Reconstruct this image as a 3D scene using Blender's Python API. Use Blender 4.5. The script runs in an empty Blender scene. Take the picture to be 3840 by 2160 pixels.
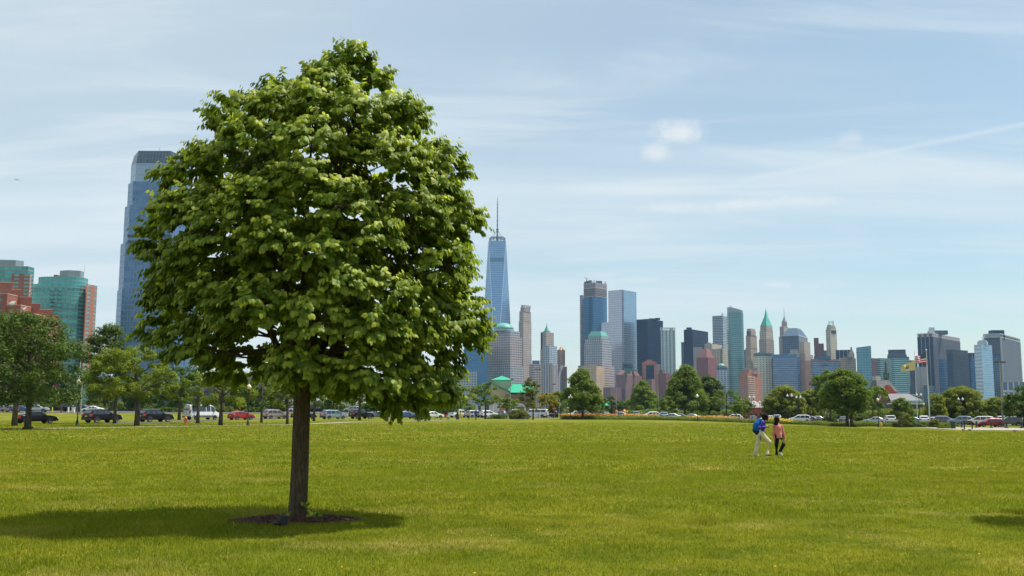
FASTGRASS = False
NLOBE = 150
import bpy, math, random
import numpy as np
from mathutils import Vector, Matrix, noise as mnoise

SC = bpy.context.scene
COL = SC.collection
R = math.radians
random.seed(7)
RS = np.random.RandomState(11)

# ------------------------------------------------------------------ camera
EYE = 1.75
CAM_PITCH, CAM_ROLL, FOC = 7.01, 0.2, 35.0
cd = bpy.data.cameras.new('camera')
cd.lens = FOC; cd.sensor_width = 36; cd.clip_start = 0.1; cd.clip_end = 20000
cam = bpy.data.objects.new('camera', cd); COL.objects.link(cam)
CM = Matrix.Rotation(R(90 + CAM_PITCH), 4, 'X') @ Matrix.Rotation(R(CAM_ROLL), 4, 'Z')
cam.matrix_world = Matrix.Translation((0, 0, EYE)) @ CM
SC.camera = cam
FPX = 3840 * FOC / 36.0
CR = CM.to_3x3()

def sst(v, a, b):
    t = min(1.0, max(0.0, (v - a) / (b - a)))
    return t * t * (3 - 2 * t)

def gz(x, y):
    """height of the park's ground"""
    z = 1.05 * sst(y, 185, 235) * sst(-x, 22, 45) * (1 - sst(y, 420, 560))
    z -= 0.75 * sst(x, 25, 60) * sst(y, 70, 130) * (1 - sst(y, 420, 560))
    z += 0.05 * (mnoise.noise(Vector((x * .05, y * .05, 3))) ) * sst(y, 5, 20) * (1 - sst(y, 300, 500))
    return z

def pt(px, py, Y):
    d = CR @ Vector(((px - 1920) / FPX, -(py - 1080) / FPX, -1))
    return Vector((0, 0, EYE)) + d * (Y / d.y)

def gnd(px, py):
    d = CR @ Vector(((px - 1920) / FPX, -(py - 1080) / FPX, -1))
    t = 2.0
    while t < 900:
        p = Vector((0, 0, EYE)) + d * t
        if p.z <= gz(p.x, p.y):
            return Vector((p.x, p.y, gz(p.x, p.y)))
        t *= 1.004
    return Vector((p.x, p.y, 0))

def at(px, D):
    """ground point seen in picture column px at distance D"""
    p = pt(px, 1560, D)
    return Vector((p.x, D, gz(p.x, D)))

# ------------------------------------------------------------------ objects
def tag(o, label=None, cat=None, group=None, kind=None):
    if label: o['label'] = label
    if cat: o['category'] = cat
    if group: o['group'] = group
    if kind: o['kind'] = kind
    return o

def thing(name, label, cat, loc=(0, 0, 0), group=None, rz=0.0):
    o = bpy.data.objects.new(name, None); COL.objects.link(o)
    o.empty_display_size = .3
    o.location = loc; o.rotation_euler = (0, 0, rz)
    return tag(o, label, cat, group)

def dup(root, loc, rz=0.0, label=None, group=None, scale=None, keep=None):
    r = root.copy(); COL.objects.link(r); r.location = loc; r.rotation_euler = (0, 0, rz)
    if scale: r.scale = (scale,) * 3
    if label: r['label'] = label
    if group: r['group'] = group
    for ch in list(root.children):
        c = ch.copy(); COL.objects.link(c); c.parent = r
        for g in ch.children:
            d = g.copy(); COL.objects.link(d); d.parent = c
    return r

class MB:
    """collects faces, then links them as ONE mesh object"""
    def __init__(s):
        s.v = []; s.f = []; s.uv = []; s.m = []; s.cur = 0
    def face(s, pts, uv=None):
        n = len(s.v)
        s.v.extend([tuple(p) for p in pts]); s.f.append(tuple(range(n, n + len(pts))))
        s.uv.append(uv or [(0, 0)] * len(pts)); s.m.append(s.cur)
    def box(s, x0, x1, y0, y1, z0, z1, M=None):
        c = [Vector(p) for p in ((x0,y0,z0),(x1,y0,z0),(x1,y1,z0),(x0,y1,z0),(x0,y0,z1),(x1,y0,z1),(x1,y1,z1),(x0,y1,z1))]
        if M is not None: c = [M @ p for p in c]
        for q in ((0,3,2,1),(4,5,6,7),(0,1,5,4),(1,2,6,5),(2,3,7,6),(3,0,4,7)):
            a = [c[i] for i in q]
            w = (a[1]-a[0]).length; h = (a[3]-a[0]).length
            s.face(a, [(0,0),(w,0),(w,h),(0,h)])
        return s
    def walls(s, poly, z0, z1, top=None):
        """side faces of a prism, uv in metres; z1 number or list; top = other polygon at the top"""
        n = len(poly); top = top or poly
        zt = z1 if isinstance(z1, (list, tuple)) else [z1] * n
        for i in range(n):
            j = (i + 1) % n
            a, b = poly[i], poly[j]; c, d = top[j], top[i]
            w = math.hypot(b[0]-a[0], b[1]-a[1])
            w2 = math.hypot(c[0]-d[0], c[1]-d[1]); o = (w - w2) / 2
            s.face([(a[0],a[1],z0),(b[0],b[1],z0),(c[0],c[1],zt[j]),(d[0],d[1],zt[i])],
                   [(0,z0),(w,z0),(w-o,zt[j]),(o,zt[i])])
        return s
    def cap(s, poly, z):
        zt = z if isinstance(z, (list, tuple)) else [z] * len(poly)
        s.face([(p[0],p[1],q) for p, q in zip(poly, zt)], [(p[0],p[1]) for p in poly]); return s
    def prism(s, poly, z0, z1, top=None):
        s.walls(poly, z0, z1, top); s.cap(top or poly, z1); s.cap(list(poly)[::-1], z0); return s
    def tube(s, P, rad, n=8, caps=True):
        P = [Vector(p) for p in P]
        rr = rad if isinstance(rad, (list, tuple)) else [rad] * len(P)
        rings = []; up = Vector((0.013, 0.02, 1))
        for i, p in enumerate(P):
            d = (P[min(i+1, len(P)-1)] - P[max(i-1, 0)])
            if d.length < 1e-9: d = Vector((0,0,1))
            d.normalize()
            a = up.cross(d)
            if a.length < .05: a = Vector((1,0,0)).cross(d)
            a.normalize(); b = d.cross(a)
            rings.append([p + (a*math.cos(t)+b*math.sin(t))*rr[i] for t in [2*math.pi*k/n for k in range(n)]])
        base = len(s.v)
        for rg in rings: s.v.extend([tuple(q) for q in rg])
        L = 0.0
        for i in range(len(P)-1):
            l2 = L + (P[i+1]-P[i]).length
            for k in range(n):
                k2 = (k+1) % n
                s.f.append((base+i*n+k, base+i*n+k2, base+(i+1)*n+k2, base+(i+1)*n+k))
                s.uv.append([(k/n, L),((k+1)/n, L),((k+1)/n, l2),(k/n, l2)]); s.m.append(s.cur)
            L = l2
        if caps:
            s.f.append(tuple(base+k for k in range(n))[::-1]); s.uv.append([(0,0)]*n); s.m.append(s.cur)
            e = base+(len(P)-1)*n
            s.f.append(tuple(e+k for k in range(n))); s.uv.append([(0,0)]*n); s.m.append(s.cur)
        return s
    def lathe(s, c, prof, n=16):
        """prof = [(radius, z)...] around the vertical axis through c"""
        return s.tube([(c[0], c[1], c[2]+z) for r, z in prof], [max(r, 1e-4) for r, z in prof], n)
    def ball(s, c, r, n=10, m=7, sc=(1,1,1), M=None):
        base = len(s.v); c = Vector(c)
        for i in range(m+1):
            ph = math.pi*i/m
            for k in range(n):
                th = 2*math.pi*k/n
                q = Vector((math.sin(ph)*math.cos(th)*r*sc[0], math.sin(ph)*math.sin(th)*r*sc[1], math.cos(ph)*r*sc[2]))
                if M is not None: q = M @ q
                s.v.append(tuple(c+q))
        for i in range(m):
            for k in range(n):
                s.f.append((base+i*n+k, base+(i+1)*n+k, base+(i+1)*n+(k+1)%n, base+i*n+(k+1)%n))
                s.uv.append([(0,0)]*4); s.m.append(s.cur)
        return s
    def build(s, name, mat, parent=None, smooth=False, world=True):
        me = bpy.data.meshes.new(name)
        off = Vector((0,0,0))
        if parent is not None and world:      # faces given in world coordinates are stored relative to the parent
            off = abs_loc(parent); k = s.v[len(s.v)//2]
            if math.hypot(k[0], k[1]) < math.hypot(k[0]-off.x, k[1]-off.y): off = Vector((0,0,0))
        me.from_pydata([(p[0]-off.x, p[1]-off.y, p[2]-off.z) for p in s.v] if off.length else s.v, [], s.f)
        uvl = me.uv_layers.new(name='UVMap')
        flat = [c for f in s.uv for uv in f for c in uv]
        if len(flat) == 2*len(me.loops): uvl.data.foreach_set('uv', flat)
        for m in (mat if isinstance(mat, (list, tuple)) else [mat]): me.materials.append(m)
        if any(s.m): me.polygons.foreach_set('material_index', s.m)
        if smooth: me.polygons.foreach_set('use_smooth', [True]*len(me.polygons))
        o = bpy.data.objects.new(name, me); COL.objects.link(o)
        if parent is not None: o.parent = parent
        return o

def abs_loc(o):
    p = Vector(o.location)
    while o.parent: o = o.parent; p += Vector(o.location)
    return p

def np_mesh(name, V, F, mat, parent=None, smooth=False, attrs=None):
    """V (n,3) array, F (m,k) array"""
    me = bpy.data.meshes.new(name)
    m, k = F.shape
    me.vertices.add(len(V)); me.vertices.foreach_set('co', V.astype(np.float32).ravel())
    me.loops.add(m*k); me.loops.foreach_set('vertex_index', F.astype(np.int32).ravel())
    me.polygons.add(m); me.polygons.foreach_set('loop_start', np.arange(0, m*k, k, dtype=np.int32))
    me.polygons.foreach_set('loop_total', np.full(m, k, dtype=np.int32))
    if smooth: me.polygons.foreach_set('use_smooth', np.ones(m, dtype=bool))
    for an, ar in (attrs or {}).items():
        a = me.attributes.new(an, 'FLOAT', 'POINT'); a.data.foreach_set('value', ar.astype(np.float32))
    me.update(calc_edges=True)
    me.materials.append(mat)
    o = bpy.data.objects.new(name, me); COL.objects.link(o)
    if parent is not None: o.parent = parent
    return o

# ------------------------------------------------------------------ materials
MATS = {}
def new_mat(name):
    m = bpy.data.materials.new(name); m.use_nodes = True
    nt = m.node_tree; nt.nodes.clear()
    out = nt.nodes.new('ShaderNodeOutputMaterial'); b = nt.nodes.new('ShaderNodeBsdfPrincipled')
    nt.links.new(b.outputs[0], out.inputs[0])
    return m, nt, b
def N(nt, t, **kw):
    n = nt.nodes.new('ShaderNode' + t)
    for k, v in kw.items(): setattr(n, k, v)
    return n
def mathn(nt, op, a, b=None, c=None):
    n = nt.nodes.new('ShaderNodeMath'); n.operation = op
    for i, x in enumerate((a, b, c)):
        if x is None: continue
        if isinstance(x, (int, float)): n.inputs[i].default_value = x
        else: nt.links.new(x, n.inputs[i])
    return n.outputs[0]
def mixc(nt, f, a, b, blend='MIX'):
    n = nt.nodes.new('ShaderNodeMix'); n.data_type = 'RGBA'; n.blend_type = blend
    if isinstance(f, (int, float)): n.inputs[0].default_value = f
    else: nt.links.new(f, n.inputs[0])
    for i, x in ((6, a), (7, b)):
        if isinstance(x, (tuple, list)): n.inputs[i].default_value = (*x[:3], 1)
        else: nt.links.new(x, n.inputs[i])
    return n.outputs[2]
def ramp(nt, f, stops, interp='LINEAR'):
    n = nt.nodes.new('ShaderNodeValToRGB'); n.color_ramp.interpolation = interp
    el = n.color_ramp.elements
    while len(el) < len(stops): el.new(.5)
    for e, (p, c) in zip(el, stops):
        e.position = p; e.color = (c, c, c, 1) if isinstance(c, (int, float)) else (*c, 1)
    nt.links.new(f, n.inputs[0])
    return n.outputs[0]
def mapr(nt, f, a, b, c=0.0, d=1.0, smooth=True):
    n = nt.nodes.new('ShaderNodeMapRange')
    if smooth: n.interpolation_type = 'SMOOTHSTEP'
    nt.links.new(f, n.inputs[0])
    for i, v in zip((1, 2, 3, 4), (a, b, c, d)): n.inputs[i].default_value = v
    return n.outputs[0]

def plain(name, col, rough=.6, metal=0.0, var=.12, scale=3.0, coat=0.0, bump=0.0, spec=.5):
    """a paint, stone or metal with slight unevenness of its own"""
    if name in MATS: return MATS[name]
    m, nt, b = new_mat(name)
    tc = N(nt, 'TexCoord'); nz = N(nt, 'TexNoise'); nz.inputs['Scale'].default_value = scale; nz.inputs['Detail'].default_value = 4
    nt.links.new(tc.outputs['Object'], nz.inputs['Vector'])
    f = mapr(nt, nz.outputs[0], .3, .7)
    c = mixc(nt, f, tuple(x*(1-var) for x in col), tuple(min(1, x*(1+var)) for x in col))
    nt.links.new(c, b.inputs['Base Color'])
    b.inputs['Roughness'].default_value = rough; b.inputs['Metallic'].default_value = metal
    b.inputs['Specular IOR Level'].default_value = spec
    if coat: b.inputs['Coat Weight'].default_value = coat; b.inputs['Coat Roughness'].default_value = .08
    if bump:
        bp = N(nt, 'Bump'); bp.inputs['Strength'].default_value = bump; bp.inputs['Distance'].default_value = .02
        nt.links.new(nz.outputs[0], bp.inputs['Height']); nt.links.new(bp.outputs[0], b.inputs['Normal'])
    MATS[name] = m
    return m

def facade(name, wall, g1, g2, bw=3.0, fh=4.0, fw=.6, fv=.55, metal=.3, grough=.15, spec=.5, blind=0.0, wvar=.1, big=0.0, wmetal=0.0, band=0.0):
    """wall with windows: bays bw wide, storeys fh high, window share fw x fv; UVs are metres"""
    if name in MATS: return MATS[name]
    if name not in ('teal_glass_flats', 'brick_flats', 'terrace_brick', 'low_teal') and bw < 9: bw *= 1.35; fh *= 1.3
    m, nt, b = new_mat(name)
    uv = N(nt, 'UVMap', uv_map='UVMap'); sp = N(nt, 'SeparateXYZ'); nt.links.new(uv.outputs[0], sp.inputs[0])
    u = mathn(nt, 'DIVIDE', sp.outputs[0], bw); v = mathn(nt, 'DIVIDE', sp.outputs[1], fh)
    mu = mathn(nt, 'LESS_THAN', mathn(nt, 'ABSOLUTE', mathn(nt, 'SUBTRACT', mathn(nt, 'FRACT', u), .5)), fw/2)
    mv = mathn(nt, 'LESS_THAN', mathn(nt, 'ABSOLUTE', mathn(nt, 'SUBTRACT', mathn(nt, 'FRACT', v), .5)), fv/2)
    mask = mathn(nt, 'MULTIPLY', mu, mv)
    cb = N(nt, 'CombineXYZ'); nt.links.new(mathn(nt, 'FLOOR', u), cb.inputs[0]); nt.links.new(mathn(nt, 'FLOOR', v), cb.inputs[1])
    wn = N(nt, 'TexWhiteNoise', noise_dimensions='2D'); nt.links.new(cb.outputs[0], wn.inputs['Vector'])
    g = mixc(nt, wn.outputs[0], g1, g2)
    if blind:
        g = mixc(nt, mathn(nt, 'GREATER_THAN', wn.outputs[0], 1 - blind), g, (.62, .62, .58))
    tc = N(nt, 'TexCoord'); nz = N(nt, 'TexNoise'); nz.inputs['Scale'].default_value = .06; nz.inputs['Detail'].default_value = 6
    nt.links.new(tc.outputs['Object'], nz.inputs['Vector'])
    f = mapr(nt, nz.outputs[0], .3, .7)
    w = mixc(nt, f, tuple(x*(1-wvar) for x in wall), tuple(min(1, x*(1+wvar)) for x in wall))
    if big:   # pale spandrel band every "big" storeys
        bm_ = mathn(nt, 'LESS_THAN', mathn(nt, 'FRACT', mathn(nt, 'DIVIDE', sp.outputs[1], fh*big)), .35/big)
        w = mixc(nt, bm_, w, tuple(min(1, x*1.5+.08) for x in wall))
        mask = mathn(nt, 'MULTIPLY', mask, mathn(nt, 'SUBTRACT', 1.0, bm_))
    nt.links.new(mixc(nt, mask, w, g), b.inputs['Base Color'])
    nt.links.new(mathn(nt, 'MULTIPLY_ADD', mask, grough-.75 if not wmetal else grough-.35, .75 if not wmetal else .35), b.inputs['Roughness'])
    nt.links.new(mathn(nt, 'MULTIPLY_ADD', mask, metal-wmetal, wmetal), b.inputs['Metallic']); b.inputs['Specular IOR Level'].default_value = spec
    MATS[name] = m
    return m
# ------------------------------------------------------------------ sun, sky, air
SUN_EL, SUN_AZ = 64.0, 78.0          # azimuth measured from +Y (view) towards +X
sd = Vector((math.cos(R(SUN_EL))*math.sin(R(SUN_AZ)), math.cos(R(SUN_EL))*math.cos(R(SUN_AZ)), math.sin(R(SUN_EL))))
sl = bpy.data.lights.new('sun', 'SUN'); sl.energy = 5.0; sl.angle = R(1.0); sl.color = (1, .95, .86)
so = bpy.data.objects.new('sun', sl); COL.objects.link(so)
so.rotation_euler = sd.to_track_quat('Z', 'Y').to_euler(); so.location = (60, 20, 120)
wd = bpy.data.worlds.new('World'); SC.world = wd; wd.use_nodes = True
nt = wd.node_tree; nt.nodes.clear()
wo = N(nt, 'OutputWorld'); bg = N(nt, 'Background'); nt.links.new(bg.outputs[0], wo.inputs[0])
sky = N(nt, 'TexSky'); sky.sky_type = 'NISHITA'; sky.sun_disc = False
sky.sun_elevation = R(SUN_EL); sky.sun_rotation = R(SUN_AZ)
sky.air_density = 1.0; sky.dust_density = .8; sky.ozone_density = 1.2; sky.altitude = 0
bg.inputs[1].default_value = 0.094
tc = N(nt, 'TexCoord'); sp = N(nt, 'SeparateXYZ'); nt.links.new(tc.outputs['Generated'], sp.inputs[0])
zz = mathn(nt, 'ADD', mathn(nt, 'MAXIMUM', sp.outputs[2], 0.0), .10)
cv = N(nt, 'CombineXYZ')          # direction laid on a high flat layer: cirrus run in long streaks
nt.links.new(mathn(nt, 'DIVIDE', sp.outputs[0], zz), cv.inputs[0]); nt.links.new(mathn(nt, 'DIVIDE', sp.outputs[1], zz), cv.inputs[1])
def cloud_noise(scale, loc, rot, detail, rough, dist=0.0):
    mp = N(nt, 'Mapping'); mp.inputs['Scale'].default_value = scale; mp.inputs['Location'].default_value = loc
    mp.inputs['Rotation'].default_value = (0, 0, R(rot)); nt.links.new(cv.outputs[0], mp.inputs[0])
    n = N(nt, 'TexNoise'); n.inputs['Scale'].default_value = 1.0; n.inputs['Detail'].default_value = detail
    n.inputs['Roughness'].default_value = rough; n.inputs['Distortion'].default_value = dist
    nt.links.new(mp.outputs[0], n.inputs['Vector']); return n.outputs[0]
c1 = mapr(nt, cloud_noise((.20, .95, 1), (3.1, 1.7, 0), 7, 7, .55, .6), .40, .68)
c2 = mapr(nt, cloud_noise((.7, 2.6, 1), (9.1, 4.2, 0), -9, 8, .6, .8), .44, .70)
c3 = mapr(nt, cloud_noise((.12, .3, 1), (1.4, 8.2, 0), 20, 4, .5, .3), .30, .70)
veil = mathn(nt, 'ADD', mathn(nt, 'MULTIPLY', c1, .46), mathn(nt, 'ADD', mathn(nt, 'MULTIPLY', c2, .34), mathn(nt, 'MULTIPLY', c3, .25)))
leftw = mapr(nt, sp.outputs[0], -.5, .4, .50, .10)      # the veil is denser towards one side of the sky
veil = mathn(nt, 'ADD', veil, leftw)
# small fair-weather clouds and the aircraft trail stand at given compass directions
fluff = N(nt, 'TexNoise'); fluff.inputs['Scale'].default_value = 24; fluff.inputs['Detail'].default_value = 9; fluff.inputs['Roughness'].default_value = .68
nt.links.new(tc.outputs['Generated'], fluff.inputs['Vector'])
fl = mathn(nt, 'SUBTRACT', fluff.outputs[0], .5)
def puff(px, py, rx, rz, dens):
    d = (CR @ Vector(((px-1920)/FPX, -(py-1080)/FPX, -1))).normalized()
    s = Vector((d.y, -d.x, 0)).normalized(); u = s.cross(d)
    def dotn(v):
        n = N(nt, 'VectorMath', operation='DOT_PRODUCT'); nt.links.new(tc.outputs['Generated'], n.inputs[0]); n.inputs[1].default_value = v; return n.outputs['Value']
    a = mathn(nt, 'DIVIDE', dotn(s), rx/FPX); b_ = mathn(nt, 'DIVIDE', dotn(u), rz/FPX)
    r2 = mathn(nt, 'ADD', mathn(nt, 'MULTIPLY', a, a), mathn(nt, 'MULTIPLY', b_, b_))
    e = mathn(nt, 'ADD', mathn(nt, 'SUBTRACT', 1.0, mathn(nt, 'SQRT', r2)), mathn(nt, 'MULTIPLY', fl, 2.4))
    front = mathn(nt, 'GREATER_THAN', dotn(d), .5)
    return mathn(nt, 'MULTIPLY', mathn(nt, 'MULTIPLY', mapr(nt, e, -.05, 1.05), dens), front)
pf = puff(2560, 490, 105, 58, .85)
for a in ((2465, 578, 75, 42, .62), (2900, 1068, 90, 16, .4), (3030, 1075, 80, 13, .32), (3190, 515, 62, 34, .3), (2250, 1030, 90, 14, .22), (2400, 1050, 90, 14, .16), (2800, 765, 430, 26, .5)):
    pf = mathn(nt, 'MAXIMUM', pf, puff(*a))
def trail(p0, p1, wpx, dens):
    d0 = (CR @ Vector(((p0[0]-1920)/FPX, -(p0[1]-1080)/FPX, -1))).normalized(); d1 = (CR @ Vector(((p1[0]-1920)/FPX, -(p1[1]-1080)/FPX, -1))).normalized()
    n_ = d0.cross(d1).normalized(); al = (d1-d0*d1.dot(d0)).normalized()
    def dotn(v):
        n = N(nt, 'VectorMath', operation='DOT_PRODUCT'); nt.links.new(tc.outputs['Generated'], n.inputs[0]); n.inputs[1].default_value = v; return n.outputs['Value']
    dd = mathn(nt, 'ABSOLUTE', mathn(nt, 'ADD', dotn(n_), mathn(nt, 'MULTIPLY', fl, .004)))
    k = mapr(nt, dd, 0.0, wpx/FPX, 1, 0)
    st = mapr(nt, dotn(al), 0.0, .12, 0, 1)
    fr = mathn(nt, 'GREATER_THAN', dotn(d0), 0.0)
    return mathn(nt, 'MULTIPLY', mathn(nt, 'MULTIPLY', k, st), mathn(nt, 'MULTIPLY', fr, dens))
tr = trail((2500, 738), (3830, 468), 15, .46)
pf2 = tr
tot = mathn(nt, 'SUBTRACT', 1.0, mathn(nt, 'MULTIPLY', mathn(nt, 'SUBTRACT', 1.0, mathn(nt, 'MINIMUM', veil, .97)), mathn(nt, 'SUBTRACT', 1.0, pf2)))
CLOUD = (6.05, 6.8, 7.15)
blue = mixc(nt, 1.0, sky.outputs[0], (1.06, 1.17, 1.08), 'MULTIPLY')
nt.links.new(mixc(nt, mathn(nt, 'MULTIPLY', pf, .85), mixc(nt, tot, blue, CLOUD), (7.7, 7.65, 7.6)), bg.inputs[0])

SC.view_settings.view_transform = 'Standard'; SC.view_settings.look = 'None'
SC.view_settings.gamma = 1; SC.view_settings.exposure = 0.42
SC.cycles.volume_bounces = 0; SC.cycles.max_bounces = 8; SC.cycles.transparent_max_bounces = 8
SC.cycles.volume_step_rate = 1.0

hz = MB(); hz.box(-3600, 3600, -60, 3400, -3.5, 560)
hm = bpy.data.materials.new('air'); hm.use_nodes = True; hn = hm.node_tree; hn.nodes.clear()
ho = N(hn, 'OutputMaterial'); hv = N(hn, 'VolumePrincipled'); hn.links.new(hv.outputs[0], ho.inputs['Volume'])
hv.inputs['Color'].default_value = (.45, .70, 1, 1); hv.inputs['Density'].default_value = 4.5e-5
tag(hz.build('haze', hm), 'thin blue summer haze lying over the park and the far city', 'haze', kind='stuff')

# ------------------------------------------------------------------ ground
def grass_colour(nt, per=None):
    """lawn colour by place: lush, yellow and dry patches; used by the turf and by the blades"""
    g = N(nt, 'NewGeometry')
    def nz(s, d, r=.55, loc=(0,0,0), st=(1,1,1)):
        mp = N(nt, 'Mapping'); mp.inputs['Location'].default_value = loc; mp.inputs['Scale'].default_value = st; nt.links.new(g.outputs['Position'], mp.inputs[0])
        n = N(nt, 'TexNoise'); n.inputs['Scale'].default_value = s; n.inputs['Detail'].default_value = d; n.inputs['Roughness'].default_value = r
        nt.links.new(mp.outputs[0], n.inputs['Vector']); return n.outputs[0]
    a = mapr(nt, nz(.09, 5, .6), .41, .59); b_ = mapr(nt, nz(.8, 5, .65, (7,3,0)), .44, .60)
    d_ = mapr(nt, nz(.33, 6, .7, (2,9,0), (.9,1.1,1)), .51, .68); e = mapr(nt, nz(9, 3, .6), .3, .7)
    c = mixc(nt, a, GR[0], GR[1]); c = mixc(nt, mathn(nt, 'MULTIPLY', b_, .85), c, GR[2])
    c = mixc(nt, mathn(nt, 'MULTIPLY', d_, .62), c, GR[3])
    c = mixc(nt, mathn(nt, 'MULTIPLY', e, .3), c, GR[4])
    return c, e
GR = [(.140, .188, .013), (.208, .222, .018), (.068, .118, .008), (.43, .335, .11), (.28, .262, .026)]
TURF_TONE = (.80, .76, .9)       # self-shadow of the blades put evenly into the turf colour
m, nt, b = new_mat('turf')
c, e = grass_colour(nt)
nt.links.new(mixc(nt, 1.0, c, TURF_TONE, 'MULTIPLY'), b.inputs['Base Color']); b.inputs['Roughness'].default_value = 1.0; b.inputs['Specular IOR Level'].default_value = .02
g = N(nt, 'NewGeometry'); nz = N(nt, 'TexNoise'); nz.inputs['Scale'].default_value = 14; nz.inputs['Detail'].default_value = 8; nz.inputs['Roughness'].default_value = .7
nt.links.new(g.outputs['Position'], nz.inputs['Vector'])
bp = N(nt, 'Bump'); bp.inputs['Strength'].default_value = .9; bp.inputs['Distance'].default_value = .05
nt.links.new(nz.outputs[0], bp.inputs['Height']); nt.links.new(bp.outputs[0], b.inputs['Normal'])
TURF = m
# blades
m, nt, b = new_mat('grass_blade')
c, e = grass_colour(nt)
at_ = N(nt, 'Attribute', attribute_name='rnd'); ah = N(nt, 'Attribute', attribute_name='hgt')
c2_ = mixc(nt, mapr(nt, at_.outputs['Fac'], .0, 1.0, 0, .55, False), c, (.29, .32, .012))
c2_ = mixc(nt, mapr(nt, at_.outputs['Fac'], .0, .30, .62, 0), c2_, (.03, .065, .004))
c2_ = mixc(nt, mapr(nt, at_.outputs['Fac'], .90, .97), c2_, (.42, .34, .10))
nt.links.new(c2_, b.inputs['Base Color']); b.inputs['Roughness'].default_value = .8; b.inputs['Specular IOR Level'].default_value = .04
tl = N(nt, 'BsdfTranslucent'); nt.links.new(mixc(nt, .5, c2_, (.36, .40, .01)), tl.inputs[0])
mx = N(nt, 'MixShader'); mx.inputs[0].default_value = .38
nt.links.new(b.outputs[0], mx.inputs[1]); nt.links.new(tl.outputs[0], mx.inputs[2])
nt.links.new(mx.outputs[0], [n for n in nt.nodes if n.type == 'OUTPUT_MATERIAL'][0].inputs[0])
BLADE = m

def sheet(xs, ys, name, mat, lift=0.0, clipf=None):
    V = np.array([(x, y, gz(x, y)+lift) for y in ys for x in xs]); nx = len(xs)
    F = [(j*nx+i, j*nx+i+1, (j+1)*nx+i+1, (j+1)*nx+i) for j in range(len(ys)-1) for i in range(nx-1)]
    if clipf: F = [f for f in F if clipf(sum(V[k][0] for k in f)/4, sum(V[k][1] for k in f)/4)]
    return np_mesh(name, V, np.array(F), mat, smooth=True)
def rng(a, b_, s): return list(np.arange(a, b_+1e-6, s))
xs = [-9000, -4000, -1500, -600, -300] + rng(-180, 180, 4) + [300, 600, 1500, 4000, 9000]
ys = [-3000, -600, -120] + rng(-40, 300, 4) + [330, 380, 440, 520, 640, 900, 2000, 5000, 11000]
tag(sheet(xs, ys, 'ground', TURF), kind='structure')
# river between the park and the city
m, nt, b = new_mat('river_water')
b.inputs['Base Color'].default_value = (.04, .07, .08, 1); b.inputs['Roughness'].default_value = .12
nz = N(nt, 'TexNoise'); nz.inputs['Scale'].default_value = .5; g = N(nt, 'NewGeometry'); nt.links.new(g.outputs['Position'], nz.inputs['Vector'])
bp = N(nt, 'Bump'); bp.inputs['Strength'].default_value = .3; nt.links.new(nz.outputs[0], bp.inputs['Height']); nt.links.new(bp.outputs[0], b.inputs['Normal'])
w = MB(); w.face([(-120, 660, .02), (9000, 660, .02), (9000, 2060, .02), (-120, 2060, .02)]); w.face([(-900, 1500, .02), (-120, 1500, .02), (-120, 2060, .02), (-900, 2060, .02)])
tag(w.build('water', m), kind='structure')

def strip(pts, width, name, mat, lift, seg=3.0):
    """a paved strip that follows the ground"""
    P = []
    for a, b_ in zip(pts[:-1], pts[1:]):
        a, b_ = Vector(a[:2]), Vector(b_[:2]); n = max(1, int((b_-a).length/seg))
        for i in range(n): P.append(a.lerp(b_, i/n))
    P.append(Vector(pts[-1][:2])); mb = MB(); prev = None
    for i, p in enumerate(P):
        d = (P[min(i+1, len(P)-1)]-P[max(i-1, 0)]).normalized(); nrm = Vector((-d.y, d.x))*width/2
        a, b_ = p+nrm, p-nrm
        cur = (Vector((a.x, a.y, gz(a.x, a.y)+lift)), Vector((b_.x, b_.y, gz(b_.x, b_.y)+lift)))
        if prev: mb.face([prev[1], cur[1], cur[0], prev[0]])
        prev = cur
    return mb.build(name, mat)
CONC = plain('concrete_path', (.34, .29, .24), .9, var=.18, scale=1.5)
ASPH = plain('asphalt', (.075, .072, .07), .9, var=.2, scale=1.2)
PATH = [gnd(a, b_) for a, b_ in ((-60, 1613), (250, 1606.5), (640, 1600), (1100, 1592.5), (1300, 1584), (1565, 1578.5), (1750, 1574), (2100, 1571.5), (2330, 1571.5))]
tag(strip(PATH, 2.0, 'footpath', CONC, .025), kind='structure')
y0_ = gnd(3700, 1613.5).y; PLAZA = q = [Vector((pt(px_, 1600, y0_).x, y0_+dy_, 0)) for px_, dy_ in ((3622, 0), (3800, -.3), (4200, -1))]
tag(strip([(p.x, p.y+10.5) for p in q], 21.0, 'pavement', plain('plaza_concrete', (.29, .26, .215), .9, var=.15, scale=.8), .03), kind='structure')
tag(strip([(-48, 118), (-49, 150), (-49, 175), (-46, 200), (-36, 222), (-22, 238), (-5, 248), (20, 252)], 5.0, 'road', ASPH, .028), kind='structure')
tag(sheet(rng(-150, -24, 4), rng(222, 340, 4), 'parking_lot', ASPH, .05, lambda x, y: x < -24-(y-222)*.1), kind='structure')
tag(sheet(rng(-16, 168, 4), rng(236, 330, 4), 'parking_lot', ASPH, .05), kind='structure')
tag(sheet(rng(56, 168, 4), rng(192, 236, 4), 'parking_lot', ASPH, .05), kind='structure')

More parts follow.
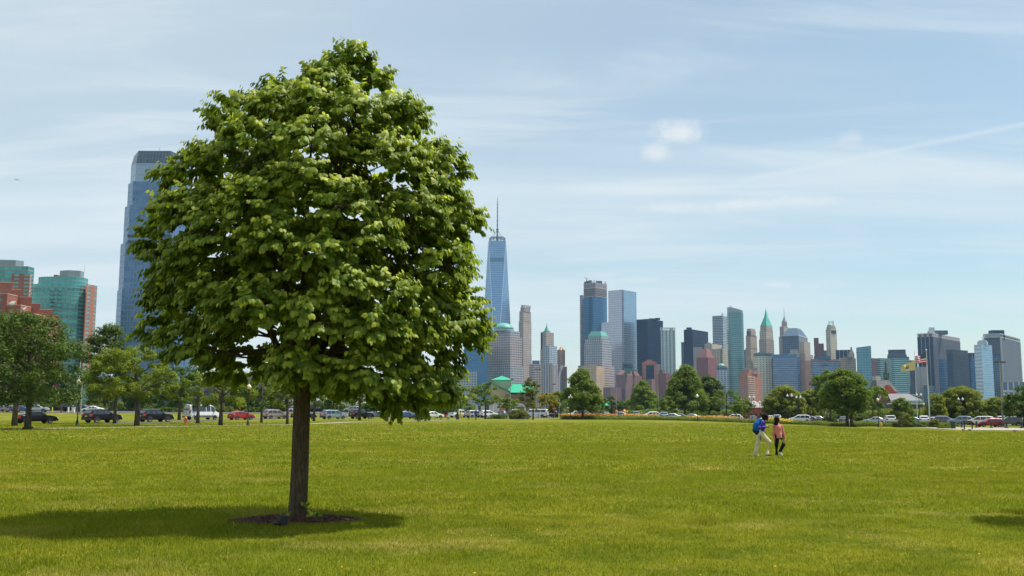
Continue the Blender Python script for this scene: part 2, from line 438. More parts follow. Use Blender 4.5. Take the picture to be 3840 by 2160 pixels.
# ------------------------------------------------------------------ blades of grass
TB = gnd(1113.5, 1951)                       # foot of the big linden
def in_mulch(x, y):
    u = (x-TB.x-.02)/1.03; v = (y-TB.y+.12-.10*(x-TB.x))/.50
    return u*u+v*v + .15*np.sin(7*np.arctan2(v, u)) < 1
def vnoise(x, y, s, seed):
    r = np.random.RandomState(seed).rand(256, 256); x = x*s+50; y = y*s+50
    xi = np.floor(x).astype(int); yi = np.floor(y).astype(int); fx = x-xi; fy = y-yi; fx = fx*fx*(3-2*fx); fy = fy*fy*(3-2*fy)
    g = lambda a, b_: r[a % 256, b_ % 256]
    return (g(xi, yi)*(1-fx)+g(xi+1, yi)*fx)*(1-fy)+(g(xi, yi+1)*(1-fx)+g(xi+1, yi+1)*fx)*fy
def blades(d0, d1, dens, h0, wid):
    n = int(.60*(d1*d1-d0*d0)*dens)
    y = np.sqrt(RS.rand(n)*(d1*d1-d0*d0)+d0*d0); x = (RS.rand(n)*2-1)*.60*y
    keep = ~in_mulch(x, y) & (RS.rand(n) < np.clip((160-y)/95, 0, 1)) & ~((x > PLAZA[0].x-.3) & (y > np.interp(x, [p.x for p in PLAZA], [p.y for p in PLAZA]))); x = x[keep]; y = y[keep]; n = len(x)
    lush = vnoise(x, y, .9, 1)*.5+vnoise(x, y, 2.7, 2)*.3+vnoise(x, y, .23, 3)*.2
    tuft = np.clip((vnoise(x, y, 1.3, 5)-.80)/.12, 0, 1)
    h = h0*(.45+.9*lush+.35*RS.rand(n))*(1+.8*tuft)
    for cx, cy, cr, ch in TUFTS:
        q = np.exp(-(((x-cx)/cr)**2+((y-cy)/(cr*1.4))**2)); h *= 1+ch*q
    w_ = wid*(.6+.8*RS.rand(n))
    th = RS.rand(n)*2*np.pi; lean = (.25+.65*RS.rand(n)); la = RS.rand(n)*2*np.pi
    dx = np.cos(th)*w_/2; dy = np.sin(th)*w_/2
    z = np.zeros(n)
    far = y > 20
    if far.any(): z[far] = np.array([gz(a, b_) for a, b_ in zip(x[far], y[far])])
    lx = np.cos(la)*lean*h; ly = np.sin(la)*lean*h
    mx_ = x+lx*.35; my_ = y+ly*.35; mz = z+h*.6; tz = z+h*(1-.25*lean)
    V = np.stack([np.stack([x-dx, y-dy, z-.01], 1), np.stack([x+dx, y+dy, z-.01], 1), np.stack([mx_+dx*.7, my_+dy*.7, mz], 1), np.stack([mx_-dx*.7, my_-dy*.7, mz], 1),
                  np.stack([x+lx+dx*.08, y+ly+dy*.08, tz], 1), np.stack([x+lx-dx*.08, y+ly-dy*.08, tz], 1)], 1).reshape(-1, 3)
    b0 = np.arange(n)*6
    F = np.stack([np.stack([b0, b0+1, b0+2, b0+3], 1), np.stack([b0+3, b0+2, b0+4, b0+5], 1)], 1).reshape(-1, 4)
    rr = np.clip(RS.rand(n), 0, 1); hg = np.tile(np.array([0, 0, .6, .6, 1, 1]), n)
    return V, F, np.repeat(rr, 6), hg
tg = [gnd(1960, 1862), gnd(640, 2032), gnd(2640, 1962), gnd(2665, 1965), gnd(1910, 1970), gnd(1840, 1860)]
TUFTS = [(tg[0].x, tg[0].y, .5, .9), (tg[1].x, tg[1].y, .35, 1.0), (tg[2].x, tg[2].y, .22, 1.8), (tg[3].x, tg[3].y, .15, 1.5), (tg[4].x, tg[4].y, .4, .8), (tg[5].x, tg[5].y, .4, .6)]
LAWN = [(9, 17, 1500, .046, .007), (17, 30, 560, .048, .012), (30, 55, 150, .050, .024), (55, 150, 22, .052, .07)]
if FASTGRASS: LAWN = [(a, b_, c_*.3, d_, e_*1.8) for a, b_, c_, d_, e_ in LAWN]
Vs, Fs, Rs_, Hs, off = [], [], [], [], 0
for a in LAWN:
    V, F, r_, h_ = blades(*a); Vs.append(V); Fs.append(F+off); Rs_.append(r_); Hs.append(h_); off += len(V)
tag(np_mesh('grass', np.concatenate(Vs), np.concatenate(Fs), BLADE, attrs={'rnd': np.concatenate(Rs_), 'hgt': np.concatenate(Hs)}),
    'bright green mown lawn grass of the wide park field', 'grass', kind='stuff')

# dandelions
fw = MB(); rr = random.Random(5)
for i in range(46):
    y = 10.5+rr.random()**1.6*20; x = (rr.random()*2-1)*.52*y
    z = gz(x, y)+.075; s = rr.uniform(.008, .016)
    fw.ball((x, y, z), s, 6, 4, (1, 1, .5))
    fw.tube([(x, y, z-.09), (x, y, z)], .002, 3, False)
tag(fw.build('wildflowers', plain('dandelion_petal', (.60, .38, .03), .7)), 'tiny orange and yellow dandelion heads scattered in the lawn', 'wildflowers', kind='stuff')

# mulch under the linden
mm = plain('mulch', (.12, .055, .042), .95, var=.5, scale=60, bump=.6)
mb = MB(); rows = []
for i in range(7):
    t = i/6; ring = []
    for k in range(48):
        a = 2*math.pi*k/48; rr_ = t*(1+.05*math.sin(3*a+1)+.04*math.sin(7*a))
        x = TB.x+.02+1.05*rr_*math.cos(a); y = TB.y-.12+.52*rr_*math.sin(a)+.10*1.05*rr_*math.cos(a)
        ring.append((x, y, .085*(1-t*t)+.004+.01*mnoise.noise(Vector((x*9, y*9, 1)))*(1-t)))
    rows.append(ring)
for i in range(6):
    for k in range(48): mb.face([rows[i][k], rows[i+1][k], rows[i+1][(k+1) % 48], rows[i][(k+1) % 48]])
for i in range(2600):
    a = random.random()*6.283; t = math.sqrt(random.random())*1.02
    x = TB.x+.02+1.05*t*math.cos(a); y = TB.y-.12+.52*t*math.sin(a)+.10*1.05*t*math.cos(a); z = .085*max(0, 1-t*t)+.012
    M = Matrix.Translation((x, y, z)) @ Matrix.Rotation(random.random()*6.3, 4, 'Z') @ Matrix.Rotation(random.uniform(-.5, .5), 4, 'Y')
    l = random.uniform(.012, .04); w_ = random.uniform(.005, .012)
    mb.face([M @ Vector(p) for p in ((-l, -w_, 0), (l, -w_, 0), (l*.9, w_, .004), (-l*.9, w_, .002))])
tag(mb.build('mulch', mm), 'red-brown bark mulch ring round the foot of the big linden', 'mulch', kind='stuff')
# ------------------------------------------------------------------ foliage and bark
def leaf_mat(name, cols, gloss=.45, tr=.35, young=None):
    if name in MATS: return MATS[name]
    m, nt, b = new_mat(name)
    a = N(nt, 'Attribute', attribute_name='rnd'); young_lit = N(nt, 'Attribute', attribute_name='young')
    c = mixc(nt, a.outputs['Fac'], cols[0], cols[1])
    if young: c = mixc(nt, young_lit.outputs['Fac'], c, young)  # young tip leaves, and sunlit tips painted in the same pale yellow
    nt.links.new(c, b.inputs['Base Color']); b.inputs['Roughness'].default_value = gloss; b.inputs['Specular IOR Level'].default_value = .28
    tl = N(nt, 'BsdfTranslucent'); nt.links.new(mixc(nt, 1.0, c, (1.25, 1.35, .45), 'MULTIPLY'), tl.inputs[0])
    mx = N(nt, 'MixShader'); mx.inputs[0].default_value = tr
    nt.links.new(b.outputs[0], mx.inputs[1]); nt.links.new(tl.outputs[0], mx.inputs[2])
    nt.links.new(mx.outputs[0], [n for n in nt.nodes if n.type == 'OUTPUT_MATERIAL'][0].inputs[0])
    MATS[name] = m; return m
def bark_mat(name, c0, c1, su=24, sv=2.2, bump=.8):
    m, nt, b = new_mat(name)
    tc = N(nt, 'TexCoord'); mp = N(nt, 'Mapping'); mp.inputs['Scale'].default_value = (su, su, sv); nt.links.new(tc.outputs['Object'], mp.inputs[0])
    n1 = N(nt, 'TexNoise'); n1.inputs['Scale'].default_value = 1.0; n1.inputs['Detail'].default_value = 6; n1.inputs['Roughness'].default_value = .65; n1.inputs['Distortion'].default_value = .6
    nt.links.new(mp.outputs[0], n1.inputs['Vector'])
    f = mapr(nt, n1.outputs[0], .35, .62)
    n2 = N(nt, 'TexNoise'); n2.inputs['Scale'].default_value = 2.2; n2.inputs['Detail'].default_value = 5; nt.links.new(tc.outputs['Object'], n2.inputs['Vector'])
    c = mixc(nt, f, c0, c1); c = mixc(nt, mapr(nt, n2.outputs[0], .45, .7, 0, .45), c, tuple(x*.6 for x in c1))
    nt.links.new(c, b.inputs['Base Color']); b.inputs['Roughness'].default_value = .9; b.inputs['Specular IOR Level'].default_value = .2
    bp = N(nt, 'Bump'); bp.inputs['Strength'].default_value = bump; bp.inputs['Distance'].default_value = .02
    nt.links.new(f, bp.inputs['Height']); nt.links.new(bp.outputs[0], b.inputs['Normal'])
    MATS[name] = m; return m
BARK = bark_mat('linden_bark', (.052, .037, .021), (.118, .088, .054), 34, 5.5, .6)
BARK2 = bark_mat('park_bark', (.045, .035, .028), (.12, .095, .075), 6, 1.2, .5)
def unit(a): return a/np.maximum(np.linalg.norm(a, axis=-1, keepdims=True), 1e-9)

# ------------------------------------------------------------------ the big linden
LIN = leaf_mat('linden_leaf', [(.098, .158, .010), (.20, .265, .018)], .5, .44, (.66, .68, .09))
DT = TB.y
prof = [(105, 868, 888), (125, 850, 905), (160, 742, 955), (210, 655, 1003), (250, 590, 1022), (290, 515, 1075), (360, 460, 1158), (430, 400, 1186), (500, 355, 1205), (620, 322, 1212),
        (720, 332, 1238), (800, 330, 1240), (850, 345, 1232), (900, 390, 1220), (930, 452, 1208), (960, 600, 1190), (1000, 800, 1165), (1040, 1010, 1135), (1062, 1070, 1110)]
PZ, PL, PR = [], [], []
for y, l, r in prof[::-1]:
    p = pt(l*1.4907, y*1.4907, DT); p2 = pt(r*1.4907, y*1.4907, DT); PZ.append(p.z); PL.append(p.x); PR.append(p2.x)
PZ, PL, PR = map(np.array, (PZ, PL, PR)); md_ = (PL+PR)/2; PL = np.minimum(PL+.33, md_-.02); PR = np.maximum(PR-.14, md_+.02); PZ = PZ[0]+.12+(PZ-PZ[0])*(PZ[-1]-PZ[0]-.17)/(PZ[-1]-PZ[0])
ZB, ZT = PZ[0], PZ[-1]
def crown(z): return np.interp(z, PZ, PL), np.interp(z, PZ, PR)
rr = np.random.RandomState(3)
# the crown is built of leafy lobes (one per bough end); sprays of shoots sit on the upper and outer side of each lobe
lobes = []; tries = 0
for q in ((.0, .0, 7.26, .27), (-.32, -.1, 6.98, .30), (.30, .1, 6.9, .30)): lobes.append((crown(ZT-.1)[0]+q[0]+.1, DT+q[1], ZT+q[2]-7.48, q[3]))
while len(lobes) < NLOBE and tries < 30000:
    tries += 1
    z = ZB+.12+(ZT-ZB-.3)*rr.rand(); l, r_ = crown(z); rx = (r_-l)/2
    if rr.rand() > rx/2.9: continue
    lr = .27+.24*rr.rand(); lr *= min(1, .55+rx*.25)
    th = rr.rand()*2*np.pi; rho = 1.0 if rr.rand() < .80 else .35+.5*rr.rand()
    ry = max(rx*.76, min(2.1, (z-ZB)*2.6) if z < 4.0 else 0)
    jut = rr.uniform(-.22, .10)
    x = (l+r_)/2+rho*(rx-lr*.75+jut)*math.cos(th); y = DT+rho*max(.1, ry-lr*.75)*math.sin(th)
    if z-lr*.6 < 2.85 and TB.x-1.1 < x < TB.x+.2 and y < DT+.5: continue      # the fork of the trunk is open to view
    if math.hypot(x-TB.x, y-DT) < .8 and z < 3.2: continue
    if any((q[0]-x)**2+(q[1]-y)**2+(1.25*(q[2]-z))**2 < (1.0*(q[3]+lr))**2 for q in lobes): continue
    lobes.append((x, y, z, lr))
SPR, SPO, SPU, SPL = [], [], [], []
for k_, (x, y, z, lr) in enumerate(lobes):
    l, r_ = crown(z); co = np.array((x-(l+r_)/2, y-DT, .35*(z-3.9))); co /= max(np.linalg.norm(co), .2)
    pts_ = []; t_ = 0; ns_ = int(7+34*lr*lr*1.9)
    while len(pts_) < ns_ and t_ < 200:
        t_ += 1; d = rr.randn(3); d /= np.linalg.norm(d)
        if d @ co < -.35 or d[2] < -.62: continue
        q = d*lr*np.array((1, 1, .72))*(.82+.3*rr.rand())
        if any(np.sum((q-w_)**2) < .034 for w_ in pts_): continue
        pts_.append(q); SPR.append(np.array((x, y, z))+q); o_ = d*.7+co*.6; SPO.append(o_/np.linalg.norm(o_)); SPU.append(max(0, d[2])); SPL.append(k_)
SPR = np.array(SPR)
print('lobes', len(lobes), 'sprays', len(SPR))
# limbs
zf = pt(1130, 1445, DT).z
FORK = Vector((TB.x+.03, DT, zf))
limbs = []; wood = MB()
la = [(-.95, .1, .50), (-.6, -.5, .80), (-.72, .45, .62), (.85, -.25, .42), (.6, .55, .62), (.95, .15, .58), (-.2, -.8, .55), (.25, -.75, .72), (.1, .85, .6), (-.1, .15, .97), (.22, -.12, .92), (-.32, -.1, .88), (.4, .2, .84)]
for k, (ux, uy, tz) in enumerate(la):
    z1 = ZB+(ZT-ZB)*(.12+tz*.84); l, r_ = crown(z1); rx = (r_-l)/2
    end = Vector(((l+r_)/2+ux*rx*.72, DT+uy*rx*.72, z1))
    s = FORK+Vector((ux*.11, uy*.11, random.uniform(-.12, .1)))
    mid1 = s.lerp(end, .33)+Vector((0, 0, -.12 if tz < .65 else .1))+Vector((random.uniform(-.1, .1), random.uniform(-.1, .1), 0))
    mid2 = s.lerp(end, .68)+Vector((random.uniform(-.12, .12), random.uniform(-.12, .12), .05))
    P = []
    for i in range(15):
        t = i/14; a = s.lerp(mid1, t); b_ = mid1.lerp(mid2, t); c_ = mid2.lerp(end, t)
        P.append((a.lerp(b_, t)).lerp(b_.lerp(c_, t), t))
    r0 = .075 if k < 9 else .06
    rad = [r0*(1-.86*(i/14)**.8) for i in range(15)]
    wood.tube(P, rad, 8)
    limbs.append((P, rad))
LP = [(p, r_) for P, rad in limbs for p, r_ in list(zip(P, rad))[3:]]
for x, y, z, lr in lobes:
    v = Vector((x, y, z-.1*lr)); best = None
    for q, r_ in LP:
        d = (q-v).length+max(0, q.z-v.z+.15)*1.6
        if best is None or d < best[0]: best = (d, q, r_)
    q = best[1]; L = (v-q).length
    m1 = q.lerp(v, .45)+Vector((random.uniform(-.1, .1), random.uniform(-.1, .1), -.08*L))
    r0 = min(best[2]*.7, .010+.014*L)
    wood.tube([q, q.lerp(m1, .6), m1, m1.lerp(v, .55), v], [r0, r0*.85, r0*.7, r0*.55, .006], 6, False)
for p, k_ in zip(SPR, SPL):
    x, y, z, lr = lobes[k_]; a = Vector((x, y, z-.1*lr)); b_ = Vector(p)
    wood.tube([a, a.lerp(b_, .5)+Vector((0, 0, -.02)), b_], [.006, .005, .003], 4, False)
linden = thing('linden_tree', 'big linden tree in full leaf standing alone on the lawn in a mulch ring', 'tree', TB)
# trunk
tk = MB(); P = []; rad = []
wb = .143
for i in range(22):
    t = i/21; z = zf*t
    P.append(Vector((TB.x+.03*t+.010*math.sin(4*t), DT, z-.05 if i == 0 else z)))
    rad.append(wb*(1+.20*math.exp(-z*8)-.05*t)*(1+.02*math.sin(z*5))+ (.028*max(0, t-.88)/.12))
P.append(FORK+Vector((0, 0, .10))); rad.append(.15)
P.append(FORK+Vector((0, 0, .22))); rad.append(.07)
tk.tube(P, rad, 28)
tk.v = [(x+.012*mnoise.noise(Vector((x*9, y*9, z*1.5))), y+.012*mnoise.noise(Vector((x*9+5, y*9, z*1.5))), z) for x, y, z in tk.v]
tk.build('trunk', BARK, linden, True)
wood.build('branches', BARK, linden, True)
# leaves: heart-shaped blades along drooping shoots
LT = np.array([(0,0,0), (0,.33,.02), (0,.66,0), (0,1,-.12), (-.2,-.12,-.03), (-.44,.1,-.10), (-.44,.42,-.12), (-.22,.78,-.10), (.2,-.12,-.03), (.44,.1,-.10), (.44,.42,-.12), (.22,.78,-.10)])
LFc = np.array([(0,4,5,1), (1,5,6,2), (2,6,7,3), (0,1,9,8), (1,2,10,9), (2,3,11,10)])
def leaves(name, shoots, mat, parent, size=.100, step=.031, nl=(5, 10)):
    """shoots: list of (start, direction, outward)"""
    C, T, Nn, S, Y = [], [], [], [], []
    for s, d, o, young_lit in [(*q, 1.0)[:4] for q in shoots]:
        oh = np.array((o[0], o[1], 0))+rr.randn(3)*np.array((.30, .30, 0)); oh /= max(np.linalg.norm(oh), .2)
        n = rr.randint(nl[0], nl[1]+1); side = np.cross(d, (0, 0, 1.0)); side /= max(np.linalg.norm(side), 1e-6)
        p = np.array(s, float); dd = d.copy()
        for k in range(n):
            t = k/max(n-1, 1)
            dd = dd+np.array((0, 0, -.07)); dd /= np.linalg.norm(dd); p = p+dd*step*(.8+.4*rr.rand())
            sg = 1 if k % 2 else -1
            tip = dd*.45+side*sg*(.60 if k < n-1 else 0)+np.array((0, 0, -.80))+rr.randn(3)*.20
            nn = np.array((0, 0, .50))+oh*.75+dd*.25+rr.randn(3)*.26
            C.append(p+side*sg*.012); T.append(tip); Nn.append(nn); S.append(size*(1.12-.45*t**2)*(.8+.4*rr.rand())); Y.append(max(0, t-.35)/.65*(.25+.75*rr.rand()) *young_lit if rr.rand() < .8 else 0)
    C = np.array(C); T = np.array(T); Nn = unit(np.array(Nn)); S = np.array(S)[:, None]; Y = np.array(Y)
    T = unit(T-np.sum(T*Nn, 1, keepdims=True)*Nn); B = np.cross(T, Nn); n = len(C)
    cup = .6+.9*rr.rand(n)
    V = C[:, None, :]+S[:, None, :]*(B[:, None, :]*LT[None, :, 0:1]+T[:, None, :]*LT[None, :, 1:2]+Nn[:, None, :]*LT[None, :, 2:3]*cup[:, None, None])
    V = V.reshape(-1, 3); F = (np.arange(n)[:, None, None]*12+LFc[None]).reshape(-1, 4)
    if parent is not None: V = V-np.array(parent.location)
    return np_mesh(name, V, F, mat, parent, True, {'rnd': np.repeat(rr.rand(n), 12), 'young': np.repeat(Y, 12)})
shoots = []
for p, o, up_ in zip(SPR, SPO, SPU):
    young_lit = .4+.8*up_ if rr.rand() < .8 else 0  # upward sprays get more of it: sunlight painted on the lobe tops
    for k in range(rr.randint(4, 6)):
        d = o*.8+rr.randn(3)*np.array((.55, .55, .30))+np.array((0, 0, .18)); d /= np.linalg.norm(d)
        shoots.append((p+rr.randn(3)*.03-o*.06, d, o, young_lit))
leaves('crown', shoots, LIN, linden)
# suckers at the foot
shoots = []
for px, py in ((1060, 1938), (1078, 1930), (1150, 1942), (1172, 1935), (1190, 1930), (1180, 1918), (1165, 1928), (1140, 1890), (1082, 1936), (1195, 1922)):
    q = pt(px, py, TB.y-.12-.1*random.random())
    for k in range(2): shoots.append((np.array(q)+rr.randn(3)*.02-np.array((0, 0, .05)), unit(np.array((rr.randn()*.6, -.3, .9))), np.array((0, -.6, .5))))
leaves('sucker_leaves', shoots, LIN, linden, .085, .03, (2, 3))
gd = MB(); g0 = gnd(1066, 1976); gd.lathe((g0.x, g0.y, 0), [(.045, 0), (.047, .16), (.04, .165), (.04, .05)], 12)
for a in (-.035, .05): gd.tube([(g0.x+a, g0.y-.05, 0), (g0.x+a, g0.y-.05, .13)], .006, 5)
tag(gd.build('trunk_guard', plain('black_plastic', (.012, .014, .014), .5)), 'short black plastic tube standing in the mulch before the linden trunk', 'tube')
br = MB(); br.ball((g0.x-.10, g0.y+.02, .05), .055, 10, 6, (1.5, 1, .8))
tag(br.build('soaker_bag', plain('black_plastic2', (.014, .013, .013), .6, var=.5, scale=20)), 'crumpled black bag lying in the mulch beside the short tube', 'bag')

# ------------------------------------------------------------------ park trees
LM = {'dark': leaf_mat('leaf_dark', [(.045, .084, .009), (.088, .138, .013)], .6, .32),
      'mid': leaf_mat('leaf_mid', [(.088, .142, .010), (.155, .212, .018)], .7, .36),
      'yellow': leaf_mat('leaf_yellow', [(.115, .158, .009), (.200, .238, .016)], .7, .4),
      'light': leaf_mat('leaf_light', [(.115, .175, .010), (.19, .25, .02)], .7, .38),
      'olive': leaf_mat('leaf_olive', [(.085, .105, .012), (.15, .165, .02)], .7, .33),
      'locust': leaf_mat('leaf_locust', [(.150, .185, .018), (.245, .265, .034)], .75, .4),
      'bed': leaf_mat('leaf_bed', [(.085, .125, .014), (.185, .215, .030)], .7, .35),
      'gold': leaf_mat('leaf_gold', [(.20, .18, .006), (.30, .25, .010)], .7, .35)}
def leaf_cloud(C, rad, n_each, size, rs, flat=.7):
    """leaf-sized quads on lumpy shells round the clump centres C"""
    k = len(C); n = k*n_each
    c = np.repeat(C, n_each, 0); r_ = np.repeat(rad, n_each)[:, None]
    d = unit(rs.randn(n, 3)); rad_ = r_*(.35+.65*rs.rand(n, 1)**.5)
    P = c+d*rad_*np.array((1, 1, flat))
    nn = unit(d*.6+np.array((0, 0, .7))+rs.randn(n, 3)*.45)
    t = unit(np.cross(nn, rs.randn(n, 3))); b_ = np.cross(nn, t)
    s = size*(.6+.8*rs.rand(n, 1))
    V = np.stack([P-t*s, P+b_*s*.55-nn*s*.12, P+t*s, P-b_*s*.55-nn*s*.12], 1).reshape(-1, 3)
    return V, np.arange(n*4).reshape(-1, 4), np.repeat(np.clip(rs.rand(n)*.6+np.repeat(rs.rand(k), n_each)*.4, 0, 1), 4)
TREES = []
def park_tree(px, py, L, Rr, T, B, hue, label, D=None, shape='oval', dens=1.0, seed=0, cat='tree', group=None, trunk=1, name='park_tree', cw=1.0):
    rs = np.random.RandomState(seed+int(px) % 991); random.seed(seed+int(px))
    base = at(px, D) if D else gnd(px, py); D = base.y
    zt = pt(px, T, D).z-base.z; zb = pt(px, B, D).z-base.z
    xl = pt(L, (T+B)/2, D).x-base.x; xr = pt(Rr, (T+B)/2, D).x-base.x
    root = thing(name, label, cat, base, group)
    H = zt-zb; cx = (xl+xr)/2; rx = (xr-xl)/2*({'cone': 1.28, 'oval': 1.15}.get(shape, 1.12) if name == 'park_tree' else 1); C = []; rad = []
    nC = int((70 if shape != 'vase' else 60)*dens*max(.5, min(1.6, rx*H/30)))
    cr = min(rx, H/2)*.24*cw
    while len(C) < nC:
        t = rs.rand()**.9; th = rs.rand()*2*np.pi
        if shape == 'oval': w_ = math.sqrt(max(0, 1-((t-.42)/.60)**2))
        elif shape == 'cone': w_ = min(1, 1.15*(1-t)**.75)*(1 if t > .08 else .8)
        elif shape == 'vase': w_ = math.sqrt(max(0, 1-((t-.5)/.56)**2))*(.9+.1*t)
        else: w_ = min(1, (t+.1)*4)*math.sqrt(max(0, 1-t**2.4))
        rho = rs.rand()**.42
        if rs.rand() > .3+w_*.8: continue
        q = (cx*t**.3+rho*w_*(rx-cr*.6)*math.cos(th), rho*w_*(rx-cr*.6)*math.sin(th), zb+H*.04+t*(H-cr*.9))
        if mnoise.noise(Vector((q[0]*.5+px, q[1]*.5, q[2]*.5))) < -.22: continue
        C.append(q); rad.append(cr*(.55+.75*rs.rand()))
    C = np.array(C); rad = np.array(rad)
    lsz = max(.11, D*.00095); ne = int(min(170, max(36, 1.7*(cr/lsz)**2*3.0)))
    V, F, rn = leaf_cloud(C, rad, ne, lsz, rs)
    np_mesh('crown', V, F, LM[hue], root, False, {'rnd': rn, 'young': rn*0})
    tr = MB(); r0 = max(.07, min(.26, rx*.055))
    for k in range(trunk):
        ox = (k-.5*(trunk-1))*.75
        P = [Vector((ox, 0, -.05)), Vector((ox*.95, 0, zb*.6)), Vector((ox*.8+.03, 0, zb+H*.2)), Vector((cx*.5, 0, zb+H*.55)), Vector((cx*.8, 0, zb+H*.85))]
        tr.tube(P, [r0*1.25, r0, r0*.85, r0*.45, r0*.12], 8)
    for k in range(14):
        q = C[rs.randint(len(C))]; t = max(.1, min(.7, (q[2]-zb)/H-.25)); a = Vector((cx*t*.6, 0, zb+H*t*.8+.1)); qq = Vector(q)
        tr.tube([a, a.lerp(qq, .5)+Vector((0, 0, .1)), qq], [r0*.38*(1-t*.5), r0*.22, r0*.07], 5, False)
    tr.build('trunk', BARK2, root, True, world=False)
    return root
ROW = 'trees along the edge of the lawn'; FARG = 'trees beyond the car park'
TL = [
 (103,1610,-110,296,1163,1513,'dark','largest dark green tree, its trunk before the black sedan',None,'oval',1.7),
 (54,1597,-190,110,1285,1500,'dark','slim-trunked dark tree just behind the largest dark green tree',None,'oval',1.1),
 (429,1589,318,505,1216,1497,'dark','tall pointed dark tree whose trunk stands before the black crossover',None,'oval',1.5),
 (513,1597,335,640,1293,1512,'yellow','spreading yellow-green tree between the two black SUVs and the glass tower',None,'oval',1.3),
 (672,1563,590,765,1372,1522,'dark','dark small tree behind the rear end of the white van',165,'oval',1.0),
 (741,1588,655,850,1392,1516,'mid','mid-green tree whose trunk stands before the white van',None,'oval',1.1),
 (827,1595,735,965,1362,1527,'yellow','yellow-green tree between the white van and the red hatchback',None,'oval',1.2),
 (980,1585,912,1045,1362,1524,'dark','thin dark tree before the tan minivan with buildings showing through it',None,'oval',.7),
 (1077,1591,1000,1150,1392,1530,'yellow','low yellowish tree between the tan minivan and the linden trunk',None,'oval',1.0),
 (1177,1579,1118,1260,1398,1522,'mid','green tree directly behind the linden trunk',None,'oval',.9),
 (1348,1576,1275,1440,1402,1526,'yellow','yellow-green tree before the black boxy SUV',None,'oval',1.0),
 (1451,1581,1395,1545,1400,1530,'mid','green tree beside the silver sedan under the linden boughs',None,'oval',.9),
 (1595,1578,1525,1665,1405,1536,'mid','green tree beside the black litter bins',None,'oval',.9),
 (1716,1574,1640,1782,1425,1537,'yellow','yellow-green tree before the white pickup truck',None,'oval',.9),
 (1820,1572,1764,1869,1424,1525,'mid','round-headed tree before the white crossover and the green-roofed hall',None,'oval',1.0),
 (1999,1574,1950,2035,1414,1533,'olive','narrow olive tree rising behind the big round bush',None,'oval',1.1),
 (2185,1573,2098,2258,1374,1540,'mid','loose wide-branched tree beside the black lamp with a white head',None,'cone',1.1),
 (2412,1562,2350,2473,1425,1552,'light','bright light-green cone-shaped tree with leaves down to the flowers',None,'cone',1.5),
 (2569,1572,2484,2655,1362,1544,'mid','tall full green tree, its dark trunk by the flower bed and the globe lamp',None,'cone',1.5),
 (2660,1573,2592,2712,1406,1543,'dark','dark green tree beside the litter bin by the flower bed',None,'oval',1.2),
 (2725,1580,2670,2783,1457,1540,'mid','small flat-headed tree with a thin trunk beyond the litter bin',None,'oval',.9),
 (2772,1584,2755,2803,1500,1556,'mid','young sapling with a very thin stem before the flower bed',None,'oval',.6),
 (3115,1587,3040,3142,1386,1535,'mid','tree with a pale straight trunk beside the big twin-trunked tree',None,'oval',1.0),
 (3186,1600,3072,3264,1380,1553,'mid','largest tree by the flagpoles, twin-trunked with a broad crown',None,'dome',2.0),
 (3275,1589,3232,3338,1446,1551,'mid','slender tree between the broad twin-trunked tree and the globe lamp',None,'oval',1.0),
 (3842,1602,3774,3940,1444,1566,'dark','dark dense tree by the paved crossing at the edge of the field',None,'oval',1.7)]
for i, (px, py, L, Rr, T, B, hue, lab, D, sh, de) in enumerate(TL):
    park_tree(px, py, L, Rr, T, B, hue, lab, D, sh, de, i, group=ROW, trunk=2 if 'twin-trunked with' in lab else 1)
FT = [
 (2943,2869,3017,1446,1552,'yellow','round light green tree behind the two walkers and the small brick building',285,'dome'),
 (3030,2985,3090,1463,1552,'yellow','low light green tree between the round tree and the twin-trunked tree',290,'dome'),
 (3607,3522,3692,1449,1563,'yellow','largest domed yellow-green tree beneath the dark office slab',245,'dome'),
 (3503,3466,3542,1476,1562,'yellow','yellow-green tree just beside the American flag pole',240,'dome'),
 (3737,3680,3792,1489,1564,'yellow','low domed yellow-green tree behind the tall parking light',245,'dome'),
 (3815,3790,3900,1480,1562,'yellow','yellow-green tree mostly hidden by the dark tree at the crossing',250,'dome'),
 (1900,1862,1938,1488,1532,'light','small fresh green tree in front of the green-roofed hall',262,'oval'),
 (2050,2018,2090,1472,1540,'gold','small golden-leaved tree beside the tall grey parking light',258,'oval'),
 (2092,2060,2128,1468,1542,'mid','green tree beside the golden-leaved tree',262,'oval'),
 (2295,2245,2345,1486,1546,'dark','dark low tree over the green tent roof',285,'oval'),
 (2500,2468,2545,1486,1552,'mid','green tree behind the bright cone-shaped tree and the tall full tree',270,'oval'),
 (2790,2752,2828,1492,1552,'mid','low green tree beside the small red brick building',285,'oval'),
 (3380,3340,3425,1494,1560,'mid','low green tree before the old railway terminal',260,'dome'),
 (2240,2205,2262,1478,1548,'mid','green tree filling the gap behind the loose wide-branched tree',275,'oval'),
 (640,585,700,1438,1536,'dark','dark tree standing behind the black crossover far side of the road',245,'oval'),
 (905,850,970,1428,1532,'mid','mid-green tree standing behind the red hatchback',255,'oval'),
 (1030,965,1090,1440,1530,'dark','dark tree standing behind the tan minivan',255,'oval'),
 (1250,1195,1310,1440,1532,'mid','mid-green tree standing behind the blue-grey minivan',250,'oval'),
 (1420,1370,1480,1448,1534,'dark','dark tree standing behind the dark sedan',262,'oval'),
 (1530,1480,1590,1440,1536,'yellow','yellowish tree standing behind the blue sedan',262,'oval'),
 (1650,1600,1700,1448,1536,'mid','mid-green tree standing behind the person in red on the bench',262,'oval'),
 (230,150,300,1400,1508,'dark','dark tree standing behind the white fence posts and masts',300,'oval'),
 (390,330,450,1420,1520,'yellow','light tree with its crown behind the black crossover roof',270,'oval'),
 (520,470,590,1430,1525,'mid','green tree showing between the two black SUVs',280,'oval')]
